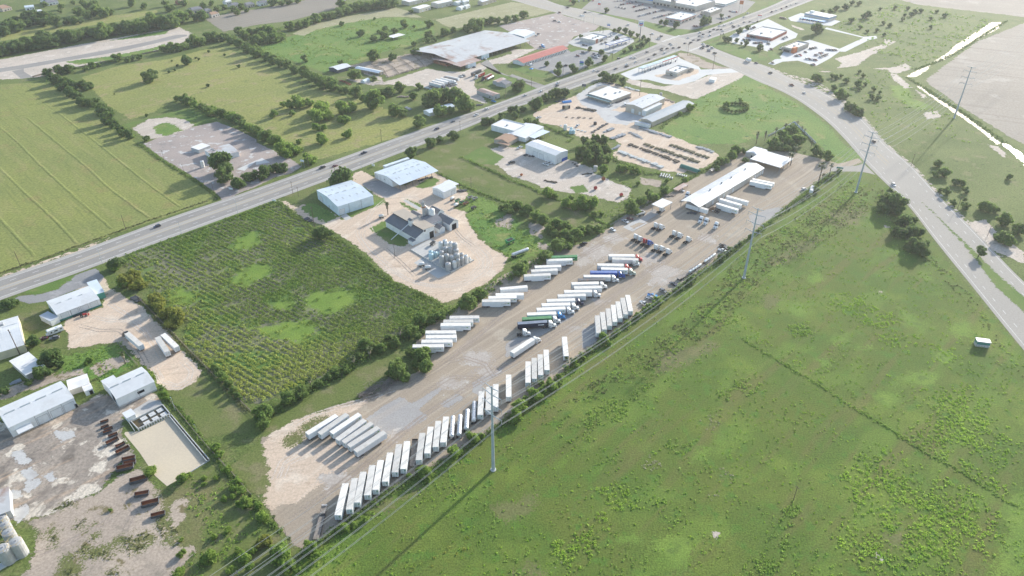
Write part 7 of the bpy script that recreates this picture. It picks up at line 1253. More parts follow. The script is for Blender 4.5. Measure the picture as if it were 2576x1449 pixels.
# palms
def make_palm(name='palm_tree',skirt=False):
    root=empty(name);t=MB();t.cyl((0,0,-.1),(.02,0,.82),.028,.02,n=8);t.build('trunk','bark',root)
    c=MB();rs=random.Random(5)
    for k in range(26):
        a=k*2.4;e=rs.uniform(-.5,1.1);d=Vector((math.cos(a),math.sin(a),0));s=Vector((-d.y,d.x,0))*.035
        p0=Vector((0,0,.82));p1=p0+d*.11*math.cos(e)+Vector((0,0,.12*math.sin(e)));p2=p1+d*.1*math.cos(e-.7)+Vector((0,0,.1*math.sin(e-.7)))
        c.face([p0-s*.2,p0+s*.2,p1+s,p1-s]);c.face([p1-s,p1+s,p2+s*.3,p2-s*.3])
    o=c.build('crown','palm_leaf',root);f=o.data.attributes.new('lf','FLOAT','FACE');f.data.foreach_set('value',[rs.random() for _ in range(len(o.data.polygons))])
    if skirt:k=MB();k.lathe([(.03,.82),(.075,.7),(.085,.5),(.04,.42)],9);k.build('dead_fronds','dead_frond',root)
    return root
def put_palm(t,x,y,hpx,label,group,skirt=False):
    """x, y: crown middle; hpx: picture height from crown to foot, tile units"""
    g=at((t,x,y+hpx));h=hgt((t,x,y+hpx),(t,x,y));p=at((t,x,y),h*.85);pr=proto(f'palm{skirt}',make_palm,'palm_tree',skirt);k=h/.85
    return spawn(pr,(g.x,g.y,0),rnd.uniform(0,6),label,group,(k*(1.0 if h>7 else 1.3),k*(1.0 if h>7 else 1.3),k),cat='palm tree')
put_palm(11,1328,602,110,'single palm with a brown skirt beside the feed mill',None,True)
for (x,y,h) in ((225,105,110),(205,95,105),(500,212,195),(610,205,130),(540,310,80),(262,32,80)):put_palm(13,x,y,h,'tall palm at the upper yard entrance','palms at the upper yard entrance')
for (x,y,h) in ((160,1252,110),(70,1292,90),(285,1227,70),(335,1277,60),(362,1302,60),(432,1420,60)):put_palm(3,x,y,h,'palm in the grove at the upper yard end','palms of the upper grove')
for (x,y,h) in ((885,272,50),(915,285,50),(2120,340,40),(2095,345,40)):put_palm(2,x,y,h,'small palm on the commercial strip','palms on the commercial strip')
for (x,y,h) in ((2455,1340,110),(2540,1330,90)):put_palm(2,x,y,h,'palm at the corner of the green lot','palms at the green lot corner',True)
for (x,y,h) in ((1150,610,100),(1455,415,110),(985,700,90),(550,915,80)):put_palm(21,x,y,h,'palm with a skirt of dead fronds by the crop field','skirted palms at the crop field edge',True)
put_palm(20,1265,655,110,'single palm by the fence of the weedy plot',None,True);put_palm(31,190,850,50,'squat palm left of the yard tip',None);put_palm(31,345,1070,55,'squat palm at the very tip of the yard',None)
for (x,y) in ((545,700),(590,712),(640,700),(560,740)):put_palm(22,x,y,55,'yucca like palm behind the lone cream trailer','yucca clump at the lone trailer')
# hedges, weeds, crop
def scatter(pts,dens,rs=nrs,clump=None,mind=0.0,feather=0.0):
    P=[at(p)[:2] for p in pts];A=np.array(P);lo,hi=A.min(0),A.max(0);n=int((hi-lo).prod()*dens);X=lo[0]+rs.rand(n)*(hi[0]-lo[0]);Y=lo[1]+rs.rand(n)*(hi[1]-lo[1])
    k=poly_sd(X,Y,P)>mind+rs.rand(n)**1.5*feather;X,Y=X[k],Y[k]
    if clump:
        sc_,thr,ph=clump;f=np.sin(X/sc_+ph)*np.cos(Y/sc_*1.1+ph*2)+.7*np.sin(X/sc_*2.3+Y/sc_*1.7+ph*3)+.5*np.cos(X/sc_*3.9-Y/sc_*3.1+ph)+rs.normal(0,.5,len(X));k=f>thr;X,Y=X[k],Y[k]
    return X,Y
def plants(name,XY,r,n,leaf,mat,lf0=.5,z=0.0,flat=.75,label=None):
    X,Y=XY
    if not len(X):return
    C=np.stack([X,Y,np.full(len(X),z)],1);rr=r*(.6+.8*nrs.rand(len(X)));lf=np.clip(lf0+.22*np.sin(X/9)*np.cos(Y/7)+nrs.normal(0,.12,len(X)),0,1)
    V,F,L=leaf_cloud(C,rr,n,leaf*(.8+.4*nrs.rand(len(X))),lf,nrs,flat*.8,.4,.15)
    return tag(npmesh(name,V,F,mat,fattr={'lf':L}),label,kind='stuff')
def hedge(label,pts,w,h,dens,mat,n=9,leaf=.7):
    L=resample([at(p) for p in pts],400);s=np.hypot(*np.diff(L,axis=0).T).sum();k=int(s*dens);q=nrs.rand(k)*399;X=np.interp(q,np.arange(400),L[:,0])+nrs.normal(0,w/2.5,k);Y=np.interp(q,np.arange(400),L[:,1])+nrs.normal(0,w/2.5,k)
    C=np.stack([X,Y,np.zeros(k)],1);V,F,lf=leaf_cloud(C,h*(.5+.6*nrs.rand(k)),n,leaf,.45+.25*np.sin(X/8),nrs,1.0,.5,0)
    o=npmesh('hedge',V,F,mat,fattr={'lf':lf});return tag(o,label,'hedge')
hedge('long vine covered fence hedge along the lower side of the truck yard',[(760,1395),(830,1345),(900,1293),(1000,1226),(1120,1158),(1200,1113),(1300,1040),(1400,958),(1480,888),(1600,803),(1730,708),(1830,643),(1920,573),(2040,475),(2085,440)],2.2,1.7,3.2,'leaf_mid')
hedge('overgrown fence line between the settling tank and the grass track',[(20,1600,980),(20,1720,1150),(20,1900,1330),(30,2000,40),(30,2110,150),(30,2280,400),(30,2520,640),(31,60,880),(31,200,950),(31,270,1020)],1.4,1.2,2.4,'leaf_mid')
hedge('weedy fence line along the lower left of the crop field',[(20,1380,90),(20,1560,290),(20,1720,450),(20,1880,620),(20,2100,830),(20,2300,1050),(20,2500,1240)],1.6,1.0,2.2,'leaf_olive')
hedge('fence line of weeds between hay field and abandoned lot',[(0,1390,1449),(10,1640,170),(10,1850,300),(10,2040,420),(10,2160,510),(10,2200,560)],1.8,1.2,2.6,'leaf_mid')
hedge('dark weedy ditch line across the meadow',[(22,2300,500),(22,2480,620),(23,0,670),(23,350,880),(23,600,1030),(23,850,1200),(23,1000,1280),(23,1250,1430),(33,1330,40),(33,1600,220),(33,1850,350),(33,2150,530),(33,2400,700),(33,2560,770)],1.6,.45,4.0,'leaf_weed',7,.5)
hedge('weedy fence row dividing the narrow lawn from the spool yard',[(11,2060,130),(11,2300,240),(11,2576,370),(12,0,370),(12,180,440),(12,350,520),(12,560,600),(12,760,700),(12,880,780),(12,1000,830)],2.0,1.3,2.6,'leaf_mid')
hedge('weed row between the tank yard and the narrow lawn',[(11,1840,300),(11,2000,380),(11,2200,470),(11,2450,570),(12,0,600)],2.0,1.2,2.4,'leaf_mid')
hedge('overgrown fence beside the upper edge of the truck yard',[(12,900,860),(12,1000,800),(12,1100,740),(12,1250,660),(12,1400,590),(12,1600,470),(12,1800,340),(12,1980,240),(12,2080,190)],1.6,1.3,2.6,'leaf_mid')
hedge('tall weeds along the right edge of the crop field',[(11,230,590),(11,420,740),(11,620,900),(11,850,980),(11,1060,1130),(11,1250,1300),(11,1420,1430),(21,1640,60),(21,1800,150),(21,1900,200)],3.0,1.4,3.0,'leaf_mid')
hedge('weedy fence between the white office lot and the storage yard',[(2,330,1260),(2,420,1310),(2,520,1350),(2,620,1390),(12,560,-20)],2.0,1.4,2.4,'leaf_mid');hedge('strip of bushes between the storage yard and the green lot',[(2,1500,1290),(2,1600,1200),(2,1720,1120),(2,1850,1050)],2.4,1.5,2.6,'leaf_mid');hedge('overgrown bank along the near side of the storage yard',[(12,1000,110),(12,1060,180),(12,1250,240),(12,1350,300),(12,1500,300)],4.0,1.2,3.0,'leaf_mid')
hedge('weed border along the highway side of the hay field',[(10,0,1300),(10,500,1130),(10,1000,950),(10,1500,770),(10,2100,570)],1.5,.7,2.0,'leaf_olive',7);hedge('weed border along the highway side of the crop field',[(10,1250,1130),(10,1840,920),(10,2576,660),(11,200,580)],2.5,.8,2.6,'leaf_mid',7)
hedge('ragged reeds along the lower water ditch',[(3,1400,780),(3,1600,900),(3,1850,1060),(3,2100,1230),(3,2400,1449)],3.5,1.2,2.4,'leaf_dark');hedge('ragged reeds along the upper water ditch',[(3,1460,700),(3,1660,640),(3,1900,530),(3,2200,330),(3,2400,210)],3.0,1.2,1.8,'leaf_dark')
for lb,pts,w,h,m_ in (('undergrowth of the hedgerow between hay field and pasture',[(0,480,740),(0,620,860),(0,780,970),(0,1000,1110),(0,1180,1280),(0,1340,1380)],5,2.6,'leaf_mid'),('undergrowth of the hedgerow between abandoned lot and pasture',[(0,1900,1040),(0,2150,1120),(0,2400,1230),(1,0,1320),(1,250,1430),(11,420,70)],5,2.4,'leaf_bright'),('undergrowth of the hedgerow between pasture and weedy meadow',[(0,2350,400),(1,0,510),(1,250,630),(1,480,720),(1,700,830),(1,900,920)],6,2.8,'leaf_mid'),('undergrowth of the tree belt below the ploughed field',[(1,0,350),(1,300,280),(1,600,190),(1,1000,80),(1,1400,25)],8,3.0,'leaf_mid'),('undergrowth of the thick belt above the graded dirt',[(0,-60,520),(0,600,405),(0,1300,285),(0,1880,180)],12,3.5,'leaf_mid'),('undergrowth along the far edge of the pasture',[(0,560,720),(0,900,670),(0,1200,600),(0,1600,510),(0,1900,450),(0,2300,400)],4,2.0,'leaf_mid'),('undergrowth between crop field and truck yard',[(21,60,1320),(21,330,1130),(21,620,980),(21,900,840),(21,1150,640),(21,1450,520),(21,1700,360),(21,1900,260),(21,2150,160),(12,50,1290),(12,350,1130)],5,2.2,'leaf_mid'),('undergrowth of the tree row at the upper yard edge',[(11,2500,640),(12,100,650),(12,300,760),(12,480,850),(12,650,900),(12,880,860)],6,2.2,'leaf_mid'),('brush along the lane behind the cattle barn',[(1,1600,440),(1,1850,370),(1,2100,290),(1,2400,220),(2,100,150)],5,2.2,'leaf_mid')):hedge(lb,pts,w,h,1.6,m_,12,1.0)
def crop():
    P=np.array([at(p)[:2] for p in CROP]);u=np.array([math.cos(A_ROW),math.sin(A_ROW)]);v=np.array([-u[1],u[0]]);a,b=P@u,P@v;pts=[]
    for r in np.arange(b.min(),b.max(),3.1):
        s=np.arange(a.min(),a.max(),.95);s=s+nrs.uniform(-.3,.3,len(s));pts.append(s[:,None]*u+(r+nrs.normal(0,.22,len(s)))[:,None]*v)
    Q=np.concatenate(pts);S=poly_sd(Q[:,0],Q[:,1],P);k=S>1
    for h in CROP_HOLES:k &= poly_sd(Q[:,0],Q[:,1],[at(p)[:2] for p in h])<3-nrs.rand(len(Q))*6
    X,Y=Q[:,0],Q[:,1];cx,cy=P.mean(0);f=.5+.0055*(X-cx)+.25*np.sin(X/23+1)*np.cos(Y/19)+.15*np.sin(X/9+Y/11);k &= nrs.rand(len(Q))<np.clip(.68+f*.6,.5,1)
    k &= np.sin(X/6.1+Y/9.3)+np.sin(X/3.7-Y/5.2)+nrs.normal(0,.7,len(Q))>-1.9
    e=np.stack([P[:,0].min()+nrs.rand(5000)*np.ptp(P[:,0]),P[:,1].min()+nrs.rand(5000)*np.ptp(P[:,1])],1);se=poly_sd(e[:,0],e[:,1],P);e=e[(se>0)&(nrs.rand(5000)<np.clip(1.1-se/22,.16,1))];Q=np.concatenate([Q[k],e]);f=np.concatenate([f[k],.45+.3*nrs.rand(len(e))]);X,Y=Q[:,0],Q[:,1];rr=np.clip(.72+.7*f,.6,1.5)*(.6+.8*nrs.rand(len(Q)));yel=.35+.3*np.sin(X/31+2)*np.sin(Y/27+1)+np.clip((cy-18-Y)/90,-.15,.35)-np.clip((X-cx)/260,-.05,.25)
    V,F,L=leaf_cloud(np.c_[Q,np.zeros(len(Q))],rr,18,.62,np.clip(yel,.08,.95),nrs,.95,.5,0);tag(npmesh('crop_rows',V,F,'leaf_crop',fattr={'lf':L}),kind='stuff')
crop()
D1=[(33,950,150),(33,1150,130),(33,1400,220),(33,1480,380),(33,1900,420),(33,2400,800),(33,2350,1200),(33,2200,1500),(33,700,1500),(33,620,1050),(33,800,700),(33,650,450),(33,800,300)]
D2=[(33,1250,0),(33,1650,-200),(23,1500,1000),(23,2050,940),(23,2200,1100),(23,2500,1400),(33,2500,600),(33,2400,720),(33,2100,520),(33,1700,260),(33,1350,60)]
D3=[(23,550,130),(23,850,0),(23,1200,60),(23,1400,300),(23,1300,450),(23,900,420),(23,720,330)]
D4=[(23,1050,380),(23,1700,400),(23,2050,550),(23,1950,900),(23,1700,800),(23,1250,650),(23,1000,550)]
NL='tussocks of the meadow'
plants('grass_tussocks',scatter(D1,.75,clump=(9,-0.45,1),feather=22),.7,11,.5,'leaf_tuft',.55);plants('grass_tussocks',scatter(D2,.75,clump=(8,-0.55,2),feather=22),.65,11,.5,'leaf_tuft',.5);plants('grass_tussocks',scatter(D3,.6,clump=(7,-0.15,3),feather=22),.75,11,.5,'leaf_tuft',.45);plants('grass_tussocks',scatter(D4,.35,clump=(7,0.35,4),feather=22),.7,11,.5,'leaf_tuft',.45)
plants('grass_tussocks',scatter(MEADOW,.06,clump=(11,.1,5),mind=4),.5,9,.45,'leaf_tuft',.4);plants('weeds',scatter(MEADOW,.12,clump=(14,.5,6),mind=3),.6,8,.5,'leaf_weed',.7)
for pts in ([(32,400,1100),(32,700,1000),(32,850,1050),(32,820,1400),(32,600,1400),(32,430,1250)],[(32,800,820),(32,930,800),(32,1010,950),(32,850,1080),(32,700,1050)],[(32,850,560),(32,1200,550),(32,1250,780),(32,1000,790)],[(32,1300,640),(32,1600,700),(32,1580,830),(32,1310,780)]):plants('grass_tussocks',scatter(pts,.5,clump=(6,0,7)),.8,11,.5,'leaf_tuft',.45)
for pts in ([(32,1520,100),(32,1700,60),(32,1860,90),(32,1750,200),(32,1560,220)],[(32,2260,1449),(32,2400,1300),(32,2576,1200),(33,200,1000),(33,350,1449)],[(33,80,850),(33,250,700),(33,350,720),(33,250,950),(33,130,980)],[(22,650,1300),(22,900,1180),(22,1200,1050),(22,1400,950),(22,1480,1000),(22,1200,1250),(22,1000,1420),(22,800,1420)],[(22,2050,1060),(22,2350,900),(22,2500,820),(22,2576,1000),(22,2200,1160)],[(23,200,380),(23,420,330),(23,480,460),(23,260,500)]):plants('weeds',scatter(pts,.5,clump=(7,-.2,8)),.8,10,.55,'leaf_weed',.75)
STRIP=[(22,500,1150),(22,1000,820),(22,1500,480),(22,1900,180),(13,-300,1130),(13,250,760),(13,700,420),(13,850,350),(13,1000,480),(13,1000,660),(13,560,1000),(13,0,1300),(22,2100,420),(22,1700,640),(22,1200,920),(22,800,1150)]
plants('weeds',scatter(STRIP,.22,clump=(8,-.4,9)),.75,9,.55,'leaf_olive',.45);plants('weeds',scatter(STRIP,.2,clump=(9,.2,10)),.8,9,.55,'leaf_weed',.7);plants('weeds',scatter([(13,1000,480),(13,1130,420),(13,1600,1100),(13,2000,1449),(23,2500,750),(23,2576,900),(23,2300,560),(23,1900,60),(13,1650,1250),(13,1500,1160)],.25,clump=(8,0,11)),.7,9,.5,'leaf_olive',.5)
plants('weeds',scatter([(31,420,1200),(31,900,900),(31,1250,700),(31,1700,480),(31,2200,120),(31,2300,180),(31,1500,640),(31,900,1080),(31,500,1449),(31,350,1449)],.35,clump=(7,.1,12)),.8,10,.55,'leaf_weed',.7)
for pts in ([(32,1240,200),(32,1420,170),(32,1560,360),(32,1440,420),(32,1280,380)],[(22,1890,1330),(22,2030,1230),(22,2120,1310),(22,2060,1440),(22,1900,1430)],[(32,2060,350),(32,2160,340),(32,2290,480),(32,2200,540),(32,2070,450)],[(32,1960,620),(32,2080,560),(32,2100,640),(32,2000,690)],[(32,380,1250),(32,520,1250),(32,560,1330),(32,420,1380)]):plants('dry_weeds',scatter(pts,.6,feather=8),.5,9,.36,'leaf_grey',.5)
for pts,dn in (([(31,1420,1300),(31,1750,1220),(31,2050,1080),(31,2200,950),(31,2330,880),(31,2320,960),(31,2100,1180),(31,1880,1320),(31,1640,1420),(31,1450,1380)],.06),):plants('prickly_pears',scatter(pts,dn),.8,14,.5,'leaf_yellow',.8)
for pts in ([(30,540,790),(30,700,660),(30,790,690),(30,720,740)],[(30,690,1250),(30,900,1100),(30,980,1030),(30,900,1180),(30,1180,1200),(30,1100,1290),(30,900,1260)],[(30,1230,1060),(30,1500,990),(30,1570,1060),(30,1400,1200),(30,1300,1260)],[(30,640,1380),(30,800,1350),(30,820,1449),(30,640,1449)],[(30,1080,1400),(30,1220,1330),(30,1250,1400),(30,1100,1449)],[(30,470,1040),(30,560,1020),(30,580,1120),(30,510,1130)],[(30,1560,980),(30,1600,880),(30,1800,980),(30,1780,1080),(30,1640,1080)],[(30,760,950),(30,850,840),(30,920,930),(30,800,970)]):plants('dry_weeds',scatter(pts,1.2,clump=(3,-.3,3)),.45,8,.4,'leaf_olive',.3)
plants('weeds',scatter([(30,1700,560),(30,1950,420),(30,2250,420),(30,2560,700),(31,100,920),(31,250,1050),(30,2400,1449),(30,1900,1449),(30,2000,900)],.3,clump=(6,-.1,4)),.7,9,.5,'leaf_weed',.6);plants('weeds',scatter([(20,600,700),(20,1000,600),(20,1200,560),(20,1380,780),(20,1000,940),(20,880,860),(20,640,860)],.5,clump=(5,-.1,4)),.6,9,.5,'leaf_weed',.6)
plants('weeds',scatter([(1,0,480),(1,400,350),(1,1000,200),(1,1450,180),(1,1780,230),(1,1700,420),(1,1300,520),(1,850,650),(1,450,640)],.06,clump=(14,.1,2)),1.3,10,.9,'leaf_bright',.5);plants('weeds',scatter([(3,600,260),(3,1300,30),(3,2300,200),(3,1700,600),(3,1400,700),(3,1000,500),(3,800,300)],.03,clump=(14,0,3)),1.6,10,1.1,'leaf_weed',.35);plants('weeds',scatter([(3,430,880),(3,700,700),(3,1200,720),(3,1500,900),(3,1900,1200),(3,2200,1449),(3,1200,1400),(3,800,1000)],.03,clump=(12,.2,5)),1.2,9,.9,'leaf_weed',.5)
plants('weeds',scatter([(11,2130,520),(11,2400,580),(12,0,720),(12,260,900),(12,350,1060),(12,0,1200),(11,2500,1130),(11,2200,900)],.2,clump=(8,0,6)),.9,10,.6,'leaf_bright',.4);plants('weeds',scatter([(12,900,290),(12,1200,400),(12,1250,600),(12,1050,720),(12,800,760),(12,880,620),(12,1200,480)],.25,clump=(7,0,7)),.9,10,.6,'leaf_bright',.4)
plants('weeds',scatter([(2,1850,1000),(2,2200,860),(2,2576,860),(3,300,1050),(3,200,1200),(2,2200,1300),(2,1650,1250)],.08,clump=(12,.5,8)),1.0,9,.7,'leaf_bright',.4)
# ------------------------------------------------------------------ power line
TW=[at((1241,1182)),at((1871,699)),at((2153,484)),at((2400,297))];ldir=Vector((.695,.719,0));perp=Vector((.719,-.695,0))
TW=[TW[0]-ldir*212]+TW+[TW[3]+ldir*215];TH=47.0;ARM=[(46,3.6),(42.5,5.2),(37,5.4),(31.5,5.2)]
def make_tower():
    root=empty('power_pole');mb=MB();mb.cyl((0,0,.3),(0,0,TH),.78,.3,n=12);mb.build('shaft','galv_pole',root);mb=MB();mb.cyl((0,0,-.1),(0,0,.45),1.25,1.2,n=16);mb.build('footing','new_concrete',root)
    for z,l in ARM:
        for s in (-1,1):
            mb=MB();mb.cyl((0,0,z),(0,s*l,z+.7),.26,.13,n=7);a=mb.build('arm','galv_pole',root)
            if z<45:m2=MB();m2.cyl((0,s*l,z+.65),(0,s*l,z-1.5),.1,n=6);m2.build('insulator','cable',a)
    return root
tp=proto('tower',make_tower);LB=['','tall steel power pole in the foreground beside the trailer row','tall steel power pole beside the upper truck yard','tall steel power pole near the wide road junction','tall steel power pole beyond the road by the water ditch','']
rz_=math.atan2(ldir.y,ldir.x)
for i in range(1,5):spawn(tp,(TW[i].x,TW[i].y,0),rz_,LB[i],'tall steel power poles',cat='power pole')
SN=['below the foreground pole','between the first and second poles','between the second and third poles','between the third and fourth poles','past the fourth pole']
for i in range(5):
    for j,(z,l) in enumerate(ARM):
        for s in (-1,1):
            a=TW[i]-perp*s*l;b=TW[i+1]-perp*s*l;zz=z+.65 if z>45 else z-1.5;mb=MB();K=16;sag=6.5 if z<45 else 4.5
            for off in ((-.22,.22) if z<45 else (0,)):
                P=[a.lerp(b,k/K)+perp*off+Vector((0,0,zz-sag*4*(k/K)*(1-k/K))) for k in range(K+1)]
                for k in range(K):mb.cyl(P[k],P[k+1],.05,n=4,caps=False)
            tag(mb.build('power_cable','cable'),f'{"shield wire" if z > 45 else ["", "top", "middle", "lowest"][j] + " cable pair"} on the {"yard" if s > 0 else "meadow"} side, span {SN[i]}','cable','overhead power cables')
# ------------------------------------------------------------------ poles and signs
def make_pole():
    root=empty('utility_pole');mb=MB();mb.cyl((0,0,-.2),(0,0,1),.016,.011,n=8);mb.build('post','wood_pole',root);mb=MB();mb.box(-.1,.1,-.008,.008,.92,.94);mb.build('crossarm','wood_pole',root);return root
def make_lamp():
    root=empty('lamp_post');mb=MB();mb.cyl((0,0,0),(0,0,1),.012,.007,n=8);mb.build('post','galv_pole',root);mb=MB();mb.cyl((0,0,.97),(.12,0,1.0),.006,n=5);mb.box(.1,.18,-.02,.02,.985,1.0);mb.build('lamp_head','galv_pole',root);return root
for (t,bx,by,tx,ty,k,lb) in [(10,207,1228,138,1072,'p','wooden pole at the lower corner of the hay field'),(10,1270,868,1218,715,'p','wooden pole midway along the hay field roadside'),(10,2155,500,2127,395,'p','wooden pole at the gate of the abandoned lot'),(10,1850,280,1830,200,'p','wooden pole inside the abandoned lot'),(10,1650,155,1622,62,'p','wooden pole on the left fence of the abandoned lot'),(10,1828,912,1792,785,'l','slim lamp post on the crop field roadside'),(10,2395,700,2362,565,'l','slim lamp post opposite the abandoned lot gate'),(10,1032,1200,965,1063,'l','lamp post beside the driveway trees'),(11,1062,250,1050,138,'l','lamp post in front of the open bay shed'),(11,372,498,350,375,'p','wooden pole above the pale blue warehouse'),(11,430,530,410,430,'p','shorter wooden pole beside the pale blue warehouse'),(11,588,832,555,630,'p','tall wooden pole at the corner of the crop field'),(11,1462,95,1452,0,'l','lamp post left of the round dark corner tree'),(11,2165,440,2162,335,'p','wooden pole on the narrow lawn'),(11,1398,1140,1388,1000,'p','wooden pole by the grain auger'),(11,535,242,510,100,'p','wooden pole beside the hedge of the abandoned lot'),(1,1265,1425,1250,1297,'p','wooden pole on the rough pasture roadside'),(1,2055,1322,2053,1215,'p','wooden pole across the highway from the homestead'),(1,2510,992,2500,880,'p','wooden pole by the rusty roofed house'),(1,1275,820,1272,720,'p','wooden pole at the cattle pens'),(2,195,892,197,780,'p','wooden pole on the grass corner of the side street'),(2,512,782,515,660,'p','wooden pole in front of the motel'),(2,1008,607,1012,480,'p','wooden pole at the end of the motel verge'),(2,1765,560,1772,440,'p','wooden pole at the corner of the new station'),(2,1283,962,1295,790,'p','tall pole between the tan store and the building site'),(2,1380,480,1382,300,'p','tall pole on the station lawn'),(2,2020,702,2040,510,'p','tall pole on the new station roadside'),(2,1645,542,1648,430,'l','signal post at the near side of the intersection'),(2,1750,530,1755,450,'l','signal post at the corner of the new station'),(2,820,230,818,145,'l','lamp post on the crossing road verge'),(2,480,320,482,260,'l','lamp post in the middle of the worn lot'),(2,240,260,240,200,'l','lamp post at the edge of the worn lot'),(2,512,135,512,55,'l','lamp post at the corner of the worn lot'),(13,1443,212,1480,100,'p','first wooden pole on the far side of the wide road'),(13,1905,652,1955,530,'p','second wooden pole on the far side of the wide road'),(13,2205,932,2250,820,'p','third wooden pole on the far side of the wide road'),(12,1130,727,1130,635,'p','wooden pole at the upper yard fence'),(31,300,1032,280,955,'p','wooden pole at the bottom tip of the yard'),(33,250,700,305,548,'p','leaning grey snag post on the meadow'),(20,200,668,55,362,'p','tall pole in front of the cream building'),(20,1190,575,1148,490,'l','lamp post beside the trailer on the dirt yard'),(20,1765,1232,1722,1112,'l','lamp post beyond the settling tank'),(20,1985,1449,1980,1380,'l','lamp post on the rough lawn'),(30,2400,1449,2385,1400,'l','lamp post at the bottom fence corner'),(22,578,680,575,620,'l','pole beside the lone cream trailer'),(13,182,665,198,600,'l','short lamp post by the upper yard hedge')]:
    g=at((t,bx,by));h=hgt((t,bx,by),(t,tx,ty));h=min(h,16) if k=='p' else min(h,12);spawn(proto('pole'+k,make_pole if k=='p' else make_lamp),(g.x,g.y,0),A_HW+1.57+rnd.uniform(-.2,.2),lb,None,h,cat='utility pole' if k=='p' else 'lamp post')
g=at((2,1283,416));hs=hgt((2,1283,416),(2,1318,205));root=empty('pylon_sign',(g.x,g.y,0),-.15,'tall fuel station sign with blue and red chevrons on a white board','sign');mb=MB();mb.cyl((0,0,0),(0,0,hs-5),.5,.4,n=10);mb.build('post','wall_dark',root);mb=MB();mb.box(-3.2,3.2,-.5,.5,hs-7.2,hs);mb.build('board','wall_white',root)
for (z,m_) in ((hs-3.2,'wall_signblue'),(hs-4.9,'wall_red')):
    for s in (-1,1):
        mb=MB();mb.face([(-2.2,s*.53,z+.9),(0,s*.53,z-.1),(2.2,s*.53,z+.9),(2.2,s*.53,z-.4),(0,s*.53,z-1.5),(-2.2,s*.53,z-.4)][::s]);mb.build('chevron',m_,root)
for (t,bx,by,ty,w,h,lb,ms) in [(2,697,702,600,4.5,7,'tall motel sign with coloured panels',['wall_white','wall_teal','wall_signblue','wall_white']),(2,722,905,845,4,2.6,'dark sign board at the storage yard gate',['wall_dark']),(11,475,235,160,3,1.6,'white roadside sign by the hedge corner',['wall_white','wall_blue']),(11,185,582,568,3,1.3,'small white sign at the feed yard entrance',['wall_white']),(11,1180,225,200,2.4,1.8,'white sign board in the weeds by the open bay shed',['wall_white']),(10,2325,465,448,3.5,1.4,'white board on the gate of the abandoned lot',['wall_white']),(2,708,215,150,5,2.0,'billboard on legs beside the crossing road',['wall_white']),(2,2485,205,150,5,2.4,'white road sign board far up the highway',['wall_white','wall_red']),(2,972,272,235,4,3.0,'price board at the fuel station corner',['wall_signblue','wall_white']),(13,718,262,232,5,1.3,'teal entrance sign at the upper yard driveway',['wall_teal']),(2,875,95,15,3.6,4.5,'tall red sign at the shopping lot',['wall_red','wall_white']),(2,2295,125,5,5,5,'tall pole sign at the upper shops',['wall_orange'])]:
    g=at((t,bx,by));hs=max(h+.4,hgt((t,bx,by),(t,bx,ty)));root=empty('road_sign',(g.x,g.y,0),-.3,lb,'sign')
    for s in (-.4,.4):mb=MB();mb.cyl((s*w,0,-.1),(s*w,0,hs),.14,n=8);mb.build('post','post',root)
    for k,m_ in enumerate(ms):mb=MB();e=h/len(ms);mb.box(-w/2,w/2,-.15,.15,hs-h+k*e+.03,hs-h+(k+1)*e-.03);mb.build('panel',m_,root)
# ------------------------------------------------------------------ roll-off bins, settling tank, tanks at the lower left
def make_bin():
    root=empty('rolloff_bin');L,W,H=3.3,1.2,1.65;mb=MB()
    for s in (-1,1):mb.box(-L,L,s*W-.05,s*W+.05,.25,H)
    mb.box(L-.05,L+.05,-W,W,.25,H);mb.box(-L-.05,-L+.05,-W,W,.25,H);mb.build('body','steel_dark',root);mb=MB();mb.box(-L+.06,L-.06,-W+.06,W-.06,.26,.34);mb.build('floor','rust_bright',root)
    for s in (-1,1):mb=MB();mb.box(-L+.06,L-.06,s*(W-.07)-.01,s*(W-.07)+.01,.35,H-.1);mb.build('lining','rust',root)
    for k in range(7):
        for s in (-1,1):x=-L+.4+k*.97;mb=MB();mb.box(x-.06,x+.06,s*W+(.05 if s>0 else-.14),s*W+(.14 if s>0 else-.05),.25,H-.05);mb.build('rib','steel_dark',root)
    mb=MB();mb.box(-L,L,-.5,-.35,.02,.25);mb.box(-L,L,.35,.5,.02,.25);mb.build('skid','steel_dark',root);return root
for i,(a,b_,sc_) in enumerate([((20,1005,1345),(20,1090,1322),.75),((20,1010,1400),(20,1090,1370),.8),((20,1040,1425),(20,1130,1395),.8),((30,1030,5),(30,1120,-25),.8),((30,1085,40),(30,1180,5),.85),((30,1065,115),(30,1190,55),1),((30,1160,145),(30,1255,100),.8),((30,1165,210),(30,1300,145),1.05),((30,1222,280),(30,1360,250),1),((30,1235,315),(30,1365,290),1),((30,1168,375),(30,1345,335),1.2),((30,1302,500),(30,1478,455),1.2),((30,1350,632),(30,1497,605),1.05),((30,1420,735),(30,1598,690),1.2),((30,1515,845),(30,1660,808),1.05)]):
    p,q=at(a,1),at(b_,1);d=q-p;c=(p+q)/2;spawn(proto('bin',make_bin),(c.x,c.y,.05),math.atan2(d.y,d.x),f'rusty open roll-off bin, {ORD[i]} from the top of the curved line of bins','roll-off bins',d.length/6.7,cat='dumpster')
